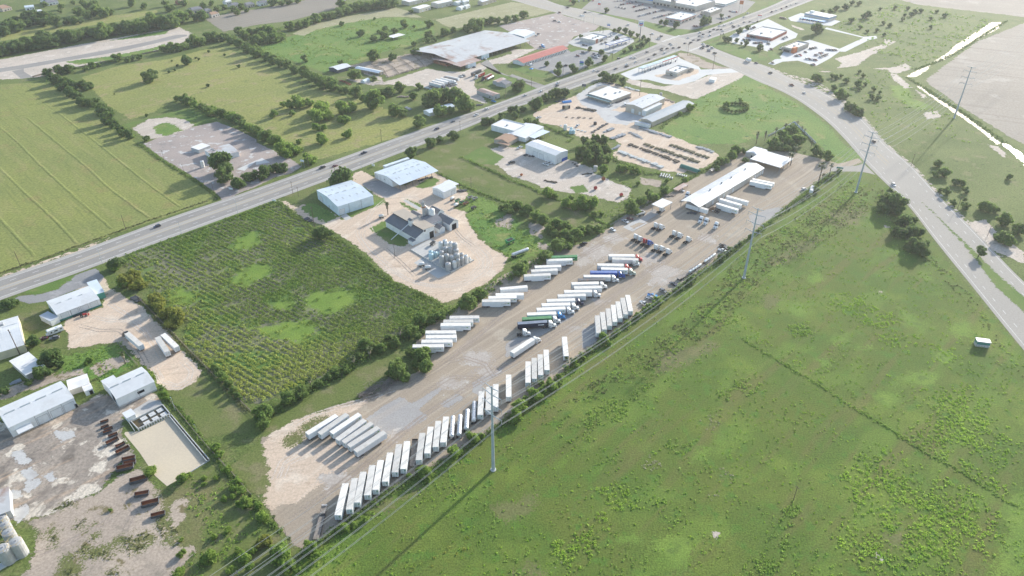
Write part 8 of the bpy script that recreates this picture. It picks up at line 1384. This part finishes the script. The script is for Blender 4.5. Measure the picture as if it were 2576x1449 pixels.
for a,b_,h,w,lb in [((20,1320,1350),(20,1640,1185),1.0,.35,'upper concrete wall of the settling tank'),((20,1395,1428),(20,1715,1275),1.0,.35,'lower concrete wall of the settling tank'),((20,1320,1350),(20,1395,1428),1.0,.35,'left concrete wall of the settling tank'),((20,1640,1185),(20,1715,1275),1.0,.35,'right concrete wall of the settling tank'),((20,1725,1285),(30,2110,290),1.0,.3,'outer wall of the dark channel beside the settling floor'),((20,1705,1295),(30,2085,305),.9,.3,'inner wall of the dark channel beside the settling floor'),((30,1920,407),(30,2100,292),.5,.3,'low end wall of the settling floor'),((20,1275,1320),(20,1360,1449),.8,.2,'white rail wall left of the settling tank')]:wallseg('concrete_wall',a,b_,h,w,'block_wall',lb)
sheet('channel_bed','pit_water',[(20,1722,1286),(30,2107,291),(30,2088,304),(20,1708,1294)],8)
for k in range(13):
    p=at((20,1400+310*k/12,1440-148*k/12));mb=MB();mb.box(-.25,.25,-.25,.25,0,1.3);o=mb.build('pier','block_wall');o.location=(p.x,p.y,0);o.rotation_euler.z=.7;tag(o,'white pier in the row below the settling tank','pier','piers below the settling tank')
for i,(x,y) in enumerate([(1610,1228),(1530,1268),(1448,1310),(1650,1270),(1565,1312),(1480,1355)]):
    p=at((20,x,y),.5);mb=MB();mb.box(-1.35,1.35,-1.35,1.35,.1,.55);mb.box(-.15,.15,-.15,.15,.55,.7);o=mb.build('cover_slab','new_concrete');o.location=(p.x,p.y,0);o.rotation_euler.z=heading((20,1320,1350),(20,1640,1185));tag(o,f'pale square cover slab, {ORD[i]} of six in the settling tank','slab','cover slabs in the settling tank')
for i,(x,y,w,h) in enumerate([(15,870,105,40),(45,935,105,50),(80,1010,115,60),(150,1105,130,110),(20,1170,130,115)]):
    o=tank(30,x,y,w,h,'tank_grey',f'big weathered grey tank, {ORD[i]} from the top at the lower left edge',.6);o['group']='big tanks at the lower left edge'
    r=o.dimensions.x/2;z=o.dimensions.z-.6;mb=MB();mb.lathe([(r*.98,z+.9),(r*.98+.08,z+.9),(r*.98+.08,z+1.0),(r*.98,z+1.0),(r*.98,z+.9)],20)
    for k in range(8):a=k*.785;mb.box(r*.98*math.cos(a)-.04,r*.98*math.cos(a)+.04,r*.98*math.sin(a)-.04,r*.98*math.sin(a)+.04,z,z+.95)
    mb.build('guard_rail','paint_yellow',o)
wallseg('foundation_strip',(30,-40,1385),(30,290,1195),.4,3.0,'block_wall','concrete strip foundation under the lower left tanks','foundation')
# ------------------------------------------------------------------ storage yard goods
def make_bundle(m1,n=7,kind='bars'):
    root=empty('material_stack');rs=random.Random(n)
    for k in range(n):
        for j in range(2):mb=MB();y=-1.3+2.6*k/(n-1);mb.box(-1.9+rs.uniform(-.2,.2),1.9+rs.uniform(-.2,.2),y-.15,y+.15,.12+j*.38,.46+j*.38+rs.uniform(0,.05));mb.build('bar',m1,root)
    for x in (-1.2,1.2):mb=MB();mb.box(x-.08,x+.08,-1.4,1.4,0,.12);mb.build('skid','old_wood',root)
    return root
pmat('creosote',(0.07,0.06,0.045),.9,.3);pmat('mossy',(0.13,0.125,0.07),.9,.3);pmat('pipe_grey',(0.3,0.33,0.36),.6,.2);pmat('pale_pipe',(0.55,0.58,0.57),.6,.15)
def goods(t,a,b_,n,mat,lb,grp,sc_=1.0):
    for i in range(n):
        f=(i+.5)/n;p=at((t,a[0]+(b_[0]-a[0])*f+rnd.uniform(-6,6),a[1]+(b_[1]-a[1])*f+rnd.uniform(-3,3)));k=sc_*rnd.uniform(.7,1.15);spawn(proto('bundle'+mat,make_bundle,mat),(p.x,p.y,.03),A_HW+rnd.uniform(-.15,.15),lb,grp,(k,k,k*rnd.uniform(.7,1.3)),cat='stack')
goods(12,(1180,5),(1680,185),15,'creosote','dark stack in the lower row of the storage yard','dark stacks, lower row');goods(12,(1320,0),(1890,190),15,'mossy','mossy brown stack in the middle row of the storage yard','mossy stacks, middle row');goods(12,(1590,10),(1980,145),11,'mossy','mossy brown stack in the upper row of the storage yard','mossy stacks, upper row');goods(12,(1070,75),(1520,240),14,'pale_pipe','pale metal frames in the row nearest the weedy bank','pale frames');goods(12,(1850,25),(2030,85),6,'pipe_grey','grey stack along the far fence of the storage yard','grey stacks at the far fence');goods(2,(1280,1285),(1600,1385),11,'pipe_grey','grey stack beside the long narrow shed','grey stacks by the shed');goods(2,(1000,1400),(1130,1360),4,'pipe_grey','grey frame bundle above the pale frames','grey frame bundles',1.2);goods(2,(920,1335),(1020,1300),3,'pipe_grey','flat grey bundle in the storage yard','flat grey bundles');goods(2,(650,1085),(840,1120),8,'creosote','dark crates on the storage yard by the highway','dark crates by the highway',.9);goods(2,(1040,1040),(1190,985),6,'steel_dark','dark machine parts along the tan store','machine parts by the tan store',.8);goods(2,(1140,880),(1290,920),6,'pale_pipe','pale pallets along the building site fence','pale pallets by the site',.9);goods(2,(1540,1000),(1640,1030),4,'old_wood','wooden pallets behind the tan workshop','pallets behind the workshop',.9);goods(12,(1530,525),(1640,520),3,'old_wood','wooden pallets beside the fuel canopy','pallets by the fuel canopy',.9);goods(12,(1750,695),(1860,700),3,'steel_dark','dark parts heap at the open end of the terminal','parts at the terminal',.8);goods(12,(330,370),(450,390),7,'creosote','black transformer box on the spool yard','boxes on the spool yard',.6);goods(12,(700,305),(810,300),5,'creosote','dark scrap on the spool yard','scrap on the spool yard',.6);goods(1,(1420,975),(1540,975),5,'old_wood','flat wooden trailer deck under the homestead trees','decks under the homestead trees');goods(1,(1500,1080),(1560,1110),3,'pipe_grey','grey deck beside the homestead trees','grey decks by the homestead');goods(1,(850,810),(960,860),5,'rust','rusty scrap by the homestead lane','scrap by the homestead');goods(11,(2020,480),(2120,470),5,'steel_dark','dark implements beside the small white workshop','implements by the workshop',.8);goods(20,(110,970),(200,940),3,'pipe_grey','grey junk beside the lower left lane','junk by the lane',.7);goods(20,(1330,95),(1410,140),3,'steel_dark','dark scrap at the fence of the dirt yard','scrap at the dirt yard fence',.8);goods(20,(740,290),(880,240),4,'steel_dark','dark implement in front of the white and green building','implements by the green base',.7)
for (t,a,b_,n,m_,lb,grp,k) in [(2,(520,1180),(820,1190),5,'old_wood','wooden pallets on the storage yard below the crates','pallets below the crates',.7),(2,(480,1260),(760,1330),8,'pale_pipe','pale goods along the tanks of the storage yard','pale goods by the tanks',.7),(2,(800,1340),(960,1240),6,'steel_dark','dark scrap in the middle of the storage yard','scrap in the storage yard',.8),(2,(440,1030),(540,1000),5,'steel_dark','dark goods by the blue tarpaulin','goods by the blue tarp',.8),(2,(900,830),(1100,860),6,'steel_dark','dark bins behind the tan store','bins behind the tan store',.8),(12,(1000,60),(1080,20),4,'pipe_grey','grey pipe rack at the corner of the storage yard','pipe racks at the corner',.8),(2,(1180,1330),(1320,1400),6,'pipe_grey','blue grey pallets above the dark rows','blue grey pallets',.8),(12,(600,180),(660,230),3,'creosote','dark tyres at the wall of the spool yard','tyres at the wall',.5),(12,(120,115),(230,130),3,'steel_dark','dark flat racks beside the white workshop','racks by the workshop',.8),(11,(1620,380),(1780,330),4,'steel_dark','dark machinery inside the open bay','machinery in the open bay',.8),(11,(490,755),(560,780),2,'steel_dark','dark implement on the track by the crop field','implements on the track',.9),(1,(1700,880),(1780,910),4,'pale_pipe','pale junk beside the cattle lot trees','junk by the cattle lot',.8),(1,(2220,1060),(2290,1055),3,'steel_dark','dark flat trailer by the highway verge','flat trailers by the verge',.9),(1,(1450,740),(1650,690),4,'old_wood','wooden chute beside the cattle pens','chutes by the pens',.8),(12,(1280,720),(1330,700),2,'old_wood','wooden frame beside the wash pad','frames by the wash pad',.7)]:goods(t,a,b_,n,m_,lb,grp,k)
p,q=at((12,1700,230)),at((12,1880,290));d=q-p;root=empty('covered_stack',((p+q)/2),math.atan2(d.y,d.x),'long stack under a dark green tarpaulin in the storage yard','stack');mb=MB();mb.prism([(-2.6,0),(2.6,0),(2.2,1.6),(.5,2.6),(-.5,2.6),(-2.2,1.6)],-d.length/2,d.length/2);mb.build('tarpaulin','tarp_green',root);mb=MB();mb.box(-d.length/2+.3,d.length/2-.3,-2.8,-2.4,0,.8);mb.build('timber','old_wood',root)
def make_roll():
    mb=MB();mb.cyl((-1.4,0,.55),(1.4,0,.55),.55,n=12);mb.cyl((-1.42,0,.55),(1.42,0,.55),.2,n=8,m=1);return mb.build('wire_roll',['pipe_grey','opening'])
for (x0,y0,x1,y1,n) in ((1495,325,1610,350,6),(1665,310,1750,332,5),(1500,308,1580,322,4)):
    for i in range(n):f=i/max(1,n-1);p=at((12,x0+(x1-x0)*f,y0+(y1-y0)*f));spawn(proto('roll',make_roll),(p.x,p.y,.02),A_HW+.3+rnd.uniform(-.1,.1),'grey wire roll on the bank below the storage yard','wire rolls',cat='roll')
def spool(t,x,y,m_,r,lb):
    p=at((t,x,y),r);mb=MB();mb.cyl((-.5,0,r),(.5,0,r),r*.5,n=12);root=mb.build('cable_spool',m_);root.location=(p.x,p.y,.02);root.rotation_euler.z=.8;tag(root,lb,'spool')
    for s in (-1,1):k=MB();k.cyl((s*.5,0,r),(s*.62,0,r),r,n=16);k.build('flange',m_,root)
spool(12,840,440,'car_red',1.3,'bright red cable spool, upper of two on the pale yard');spool(12,1100,510,'car_red',1.3,'bright red cable spool, lower of two on the pale yard');spool(12,920,348,'rust',1.5,'brown wheel shaped spool on the pale yard');spool(12,95,308,'car_orange',.9,'small orange machine at the edge of the spool yard')
o=tank(12,842,222,40,48,'tank_grey','single grey round tank by the bank of the spool yard',.15);del o['group']
for i,(x,y,w,h,m_) in enumerate([(518,1065,26,30,'car_black'),(542,1062,26,32,'car_tan'),(560,1058,26,30,'car_tan'),(575,1062,24,26,'car_black'),(538,1255,34,48,'tank_white'),(598,1285,30,30,'tank_aqua'),(620,1310,34,30,'tank_aqua'),(592,1310,34,30,'tank_aqua'),(838,1228,34,22,'car_black'),(1500,935,28,30,'tank_grey')]):
    o=tank(2,x,y,w,h,m_,['black round tank, left of the tank row by the blue tarp','tan round tank next to the left black one','tan round tank, second of two by the blue tarp','black round tank at the right of the tank row','tall white tank in the storage yard','aqua tank, rear one of three','aqua tank, right one of three','aqua tank, left front one of three','wide black tub in the storage yard','grey tank behind the tan workshop'][i],.3,False);o['group']='tanks in the storage yard'
p=at((2,555,1028));root=empty('tarp_pile',p,.4,'bright blue tarpaulin over goods by the highway hedge','tarpaulin');mb=MB();mb.prism([(-2,0),(2,0),(1.4,1.3),(-.4,1.8),(-1.6,1.1)],-5,4);mb.build('cover','tarp_blue',root)
p=at((2,195,712));root=empty('garden_tent',p,.2,'blue pop-up tent on the motel lawn','tent');mb=MB();mb.lathe([(0,3.4),(2.8,2.4),(2.8,2.2)],4);mb.build('canopy','tarp_blue',root)
for a in range(4):mb=MB();c_,s_=2.6*math.cos(a*1.571),2.6*math.sin(a*1.571);mb.cyl((c_,s_,0),(c_,s_,2.3),.05,n=5);mb.build('leg','post',root)
# ------------------------------------------------------------------ farm yard wagons and small machines
def make_nurse(m_='tank_white'):
    root=empty('tank_wagon');mb=MB();mb.lathe([(0,-1.5),(.7,-1.4),(.85,-1.0),(.85,1.0),(.7,1.4),(0,1.5)],14);mb.v=[(z,x,y+1.55) for x,y,z in mb.v];mb.build('tank',m_,root,True);mb=MB();mb.box(-1.7,3.0,-.12,.12,.5,.62);mb.box(-1.4,1.4,-.7,.7,.55,.72);mb.build('frame','dark_steel',root)
    for x in (-.9,.9):
        for s in (-1,1):wheel(root,x,s*.85,.4,.22)
    return root
def make_wagon(m_):
    root=empty('seed_wagon');mb=MB();mb.prism([(-.5,.7),(.5,.7),(1.2,1.9),(-1.2,1.9)],-1.9,1.9);mb.build('hopper',m_,root);mb=MB();mb.box(-1.6,1.6,-.9,.9,1.88,1.93);mb.build('load','opening',root);mb=MB();mb.box(-1.9,3.2,-.1,.1,.5,.65);mb.build('frame','dark_steel',root)
    for x in (-1.2,1.2):
        for s in (-1,1):wheel(root,x,s*.9,.42,.25)
    return root
for (x,y,a,lb) in ((1262,745,.3,'white tank wagon beside the mill palm'),(1975,566,1.0,'white tank wagon below the small workshop'),(2012,632,.9,'white tank wagon at the weed edge'),(1730,1262,.2,'white tank wagon on the tank farm slab'),(1668,1232,.4,'small white tank wagon left on the tank farm slab')):p=at((11,x,y));spawn(proto('nurse',make_nurse),(p.x,p.y,.05),a,lb,'tank wagons',1.15,cat='tank wagon')
for (x,y,m_,lb) in ((2030,582,'car_green','green seed wagon, left one in the weeds'),(2070,602,'car_green','green seed wagon, right one in the weeds'),(2112,612,'rust','rust brown wagon beside the green ones'),(2157,552,'tank_grey','grey hopper wagon, left of two uphill'),(2203,562,'tank_grey','grey hopper wagon, right of two uphill'),(2190,655,'steel_dark','dark hopper wagon alone on the grass'),(1780,1015,'steel_dark','dark hopper at the corner of the tank farm')):p=at((11,x,y));spawn(proto('wagon'+m_,make_wagon,m_),(p.x,p.y,.05),rnd.uniform(.3,1.2),lb,'seed wagons',cat='wagon')
for (t,x,y,m_,a,lb) in ((11,2555,1000,'car_green',.7,'long green frame wagon by the weed lot trees'),(12,1290,720,'tank_white',.5,'pale boat shaped tub beside the wash pad')):p=at((t,x,y));spawn(proto('wagon'+m_,make_wagon,m_),(p.x,p.y,.05),a,lb,None,1.5,cat='wagon')
c,a,L=lay((20,475,452),(20,612,400),2.0);root=empty('motorhome',(c.x,c.y,.05),a,'white motorhome with dark stripe parked by the trees','motorhome');mb=MB();mb.prism([(-4.2,.6),(2.6,.6),(2.7,1.9),(3.4,2.1),(3.5,3.0),(3.1,3.25),(-4.2,3.25)],-1.2,1.2,axis='y');mb.build('body','car_white',root);mb=MB();mb.prism([(2.55,.6),(4.2,.5),(4.2,1.2),(3.1,1.4),(2.65,1.95)],-1.05,1.05,axis='y');mb.build('cab','car_white',root);mb=MB();mb.face([(3.13,-.95,1.42),(3.13,.95,1.42),(2.72,.95,1.95),(2.72,-.95,1.95)]);mb.build('windshield','glass',root)
for s in (-1,1):
    for (x0,x1,z0,z1) in ((-1.5,.2,1.7,2.4),(1.2,2.0,1.7,2.3),(-3.6,-2.6,1.8,2.4)):mb=MB();mb.box(x0,x1,s*1.21-.01,s*1.21+.01,z0,z1);mb.build('window','glass',root)
    mb=MB();mb.face([(-4.0,s*1.22,1.0),(2.5,s*1.22,1.25),(2.5,s*1.22,1.5),(-1,s*1.22,1.2)]);mb.build('stripe','emblem_dark',root);wheel(root,3.0,s*.95,.42,.28);wheel(root,-2.4,s*.95,.42,.5)
mb=MB();mb.box(-2.6,-1.6,-.4,.4,3.25,3.55);mb.build('roof_unit','car_white',root)
c=at((20,838,286));root=empty('farm_tractor',(c.x,c.y,.05),.5,'red farm tractor with loader by the white and green building','tractor');mb=MB();mb.box(0,1.9,-.4,.4,.8,1.5);mb.build('hood','car_red',root);mb=MB();mb.box(-1.1,.1,-.6,.6,.9,1.1);mb.build('deck','dark_steel',root);mb=MB();mb.box(-.8,-.3,-.3,.3,1.1,1.6);mb.build('seat','dark_steel',root);mb=MB();mb.box(2.6,3.1,-.9,.9,.3,.8);mb.box(1.0,2.7,-.6,-.5,.7,.9);mb.box(1.0,2.7,.5,.6,.7,.9);mb.build('loader','car_red',root)
for s in (-1,1):wheel(root,-.7,s*.85,.75,.4);wheel(root,1.5,s*.7,.45,.25)
c=at((2,2375,620));d=at((2,2340,605))-c;root=empty('box_truck',(c.x,c.y,.08),math.atan2(d.y,d.x),'white box truck on the crossing road past the intersection','truck');mb=MB();mb.box(-3.6,2.0,-1.25,1.25,.9,3.7);mb.build('cargo_box','trailer_white',root);mb=MB();mb.prism([(2.05,.5),(3.9,.5),(3.9,1.3),(3.2,2.3),(2.05,2.4)],-1.1,1.1,axis='y');mb.build('cab','car_white',root);mb=MB();mb.face([(3.92,-1,1.32),(3.92,1,1.32),(3.22,1,2.28),(3.22,-1,2.28)]);mb.build('windshield','glass',root)
for s in (-1,1):wheel(root,3.0,s*.95,.48,.3);wheel(root,-2.2,s*.95,.48,.5)
bob('skyblue',2,303,462,60,10,'blue truck without trailer at the edge of the worn lot',None)
for i,(c,f,r,tc) in enumerate([('w0',(1,1868,856),(1,1748,824),'navy'),('w0',(1,1895,838),(1,1775,808),None),('w0',(1,1935,822),(1,1808,792),'grey'),('w0',(1,1985,808),(1,1862,780),'white'),('rusty',(1,2010,798),(1,1895,770),None),('w0',(1,2035,786),(1,1920,762),None)]):
    o,d,cc=put_trailer(c,f,r,f'{"brown stock" if c == "rusty" else "pale"} trailer, {ORD[i]} from the front of the row on the cattle lot','trailers on the cattle lot',zb=.05)
    if tc:put_tractor(tc,cc+d*9.5,math.atan2(d.y,d.x),f'{CN.get(tc, tc)} truck coupled to the {ORD[i]} trailer on the cattle lot','trucks on the cattle lot',.05)
PROTO['tr_stock']=make_container('car_red','wall_tan')
for i,(f,r,tc) in enumerate([((1,2205,762),(1,2318,705),'white'),((1,2280,775),(1,2380,728),'black')]):
    c,a,L=lay(f,r,4.08);spawn(PROTO['tr_stock'],(c.x,c.y,.05),a,f'red open stock trailer, {ORD[i]} of two in the weeds of the cattle lot','red stock trailers',(.8,1,.9),cat='trailer');put_tractor(tc,c+Vector((math.cos(a),math.sin(a),0))*7.8,a,f'{tc} truck at the head of the {ORD[i]} red stock trailer',None,.05)
put_trailer('rusty',(1,2160,738),(1,2270,692),'brown stock trailer behind the red ones on the cattle lot',None,zb=.05);put_trailer('tanker',(1,2315,800),(1,2400,755),'silver tank trailer at the end of the red stock trailers',None,z=2.6,zb=.05)
# ------------------------------------------------------------------ fences, rail pens, brush
def make_post(m_,h):mb=MB();mb.box(-.08,.08,-.08,.08,-.1,h);return mb.build('post',m_)
def fence(label,pts,h,m_,rails=3,gap=3.0,cat='fence',name='fence',solid=False):
    P=[at(p) for p in pts];root=empty(name,P[0],0,label,cat);me=None
    for a,b_ in zip(P[:-1],P[1:]):
        d=b_-a;n=max(1,int(d.length/gap));an=math.atan2(d.y,d.x)
        for k in range(n+1):
            if me is None:o=make_post(m_,h);me=o.data
            else:o=bpy.data.objects.new('post',me);col.objects.link(o)
            o.parent=root;o.location=a+d*k/n-P[0]
        for r in range(rails):
            z=h*(r+.7)/rails-.1;mb=MB();mb.box(0,d.length,-.04,.04,z-(.07 if not solid else h/rails/2),z+(.07 if not solid else h/rails/2-.01));o=mb.build('rail',m_,root);o.location=a-P[0];o.rotation_euler.z=an
for lb,pts in [('near rail fence of the cattle pens',[(1,1330,785),(1,1500,730),(1,1780,645)]),('rail fence along the middle of the cattle pens',[(1,1280,735),(1,1450,670),(1,1680,595),(1,1800,560)]),('far rail fence of the cattle pens',[(1,1160,650),(1,1300,620),(1,1500,570),(1,1720,510)]),('left cross fence of the cattle pens',[(1,1160,650),(1,1280,700),(1,1330,785)]),('second cross fence of the cattle pens',[(1,1300,620),(1,1390,690),(1,1440,745)]),('third cross fence of the cattle pens',[(1,1440,590),(1,1520,645),(1,1590,700)]),('fourth cross fence of the cattle pens',[(1,1560,555),(1,1640,605),(1,1690,670)]),('fifth cross fence of the cattle pens',[(1,1680,525),(1,1760,570),(1,1790,640)])]:fence(lb,pts,1.7,'old_wood',4)
fence('white boundary fence round the grove at the upper yard end',[(3,0,1375),(3,130,1310),(3,262,1238),(3,360,1330),(3,480,1449)],1.8,'wall_white',3,3.0,solid=True);fence('pale fence along the graded dirt street',[(0,330,780),(0,550,715),(0,760,690),(0,1150,610),(0,1600,515)],1.6,'old_wood',3,5.0,solid=True);fence('wire fence in front of the storage yard',[(2,620,915),(2,700,885),(2,800,845),(2,880,815)],2.0,'post',3,3.0);fence('fence along the lower left of the crop field',[(20,1370,80),(20,1720,440),(20,2100,830),(20,2560,1280)],1.3,'old_wood',3,4.0);fence('fence beside the settling floor and grass track',[(20,1720,1150),(20,1950,1440),(30,2120,190),(30,2330,410),(30,2530,640)],1.3,'old_wood',3,3.5);fence('fence between the weedy plot and the dirt yard',[(20,1195,565),(20,1290,680),(20,1385,780)],1.6,'old_wood',3,3.0);fence('chain fence along the upper edge of the truck yard',[(12,990,830),(12,1200,700),(12,1400,590)],1.9,'post',3,3.0)
for (t,x,y) in ((21,1230,1015),):
    c=at((t,x,y));d=at((t,1400,930))-at((t,1060,1100));an=math.atan2(d.y,d.x);mb=MB()
    for k in range(420):
        u=rnd.uniform(-.5,.5);v=rnd.gauss(0,.3)*(1-abs(u));p=c+d*u+Vector((-math.sin(an),math.cos(an),0))*v*9+Vector((0,0,rnd.random()*1.6*(1-abs(v))));a=an+rnd.gauss(0,.5);L=rnd.uniform(.8,2.2);q=Vector((math.cos(a)*L,math.sin(a)*L,rnd.uniform(-.4,.5)));mb.cyl(p-q,p+q,rnd.uniform(.05,.12),.03,n=4,caps=False)
    pmat('dead_wood',(0.25,0.215,0.185),.9,.3);tag(mb.build('brush_pile','dead_wood'),'long pile of grey brush wood at the edge of the yard','brush pile')
# ------------------------------------------------------------------ tell look-alikes apart by their order across the picture
def nth(i):return ORD[i] if i<20 else f'{i + 1}{"th" if i % 10 > 2 or 10 < i < 13 else ["st", "nd", "rd"][i % 10]}'
same={}
for o in sc.objects:
    if o.parent is None and 'label' in o.keys() and 'category' in o.keys():same.setdefault((o.get('group',''),o['label']),[]).append(o)
def px_x(o):
    v=o.location;return v.x/(v.y*CP+(CAMH-v.z)*SP)
for (g,l),L in same.items():
    if 1<len(L)<=70:
        L.sort(key=px_x)
        for i,o in enumerate(L):o['label']=f'{l}, {nth(i)} from the left' if len(l.split())<=12 else f'{nth(i)} from the left: {" ".join(l.split()[:12])}'

# ------------------------------------------------------------------ haze
hz=MB();hz.box(-2600,2600,-300,3600,-1.5,262)
m,nt,bs,out=new_mat('haze');nt.nodes.remove(bs)
pv=nd(nt,'ShaderNodeVolumePrincipled');pv.inputs['Color'].default_value=(0.93,0.96,1.0,1);pv.inputs['Density'].default_value=0.00008;pv.inputs['Anisotropy'].default_value=0.35
nt.links.new(pv.outputs[0],out.inputs['Volume']);M['haze']=m
tag(hz.build('haze','haze'),kind='stuff')
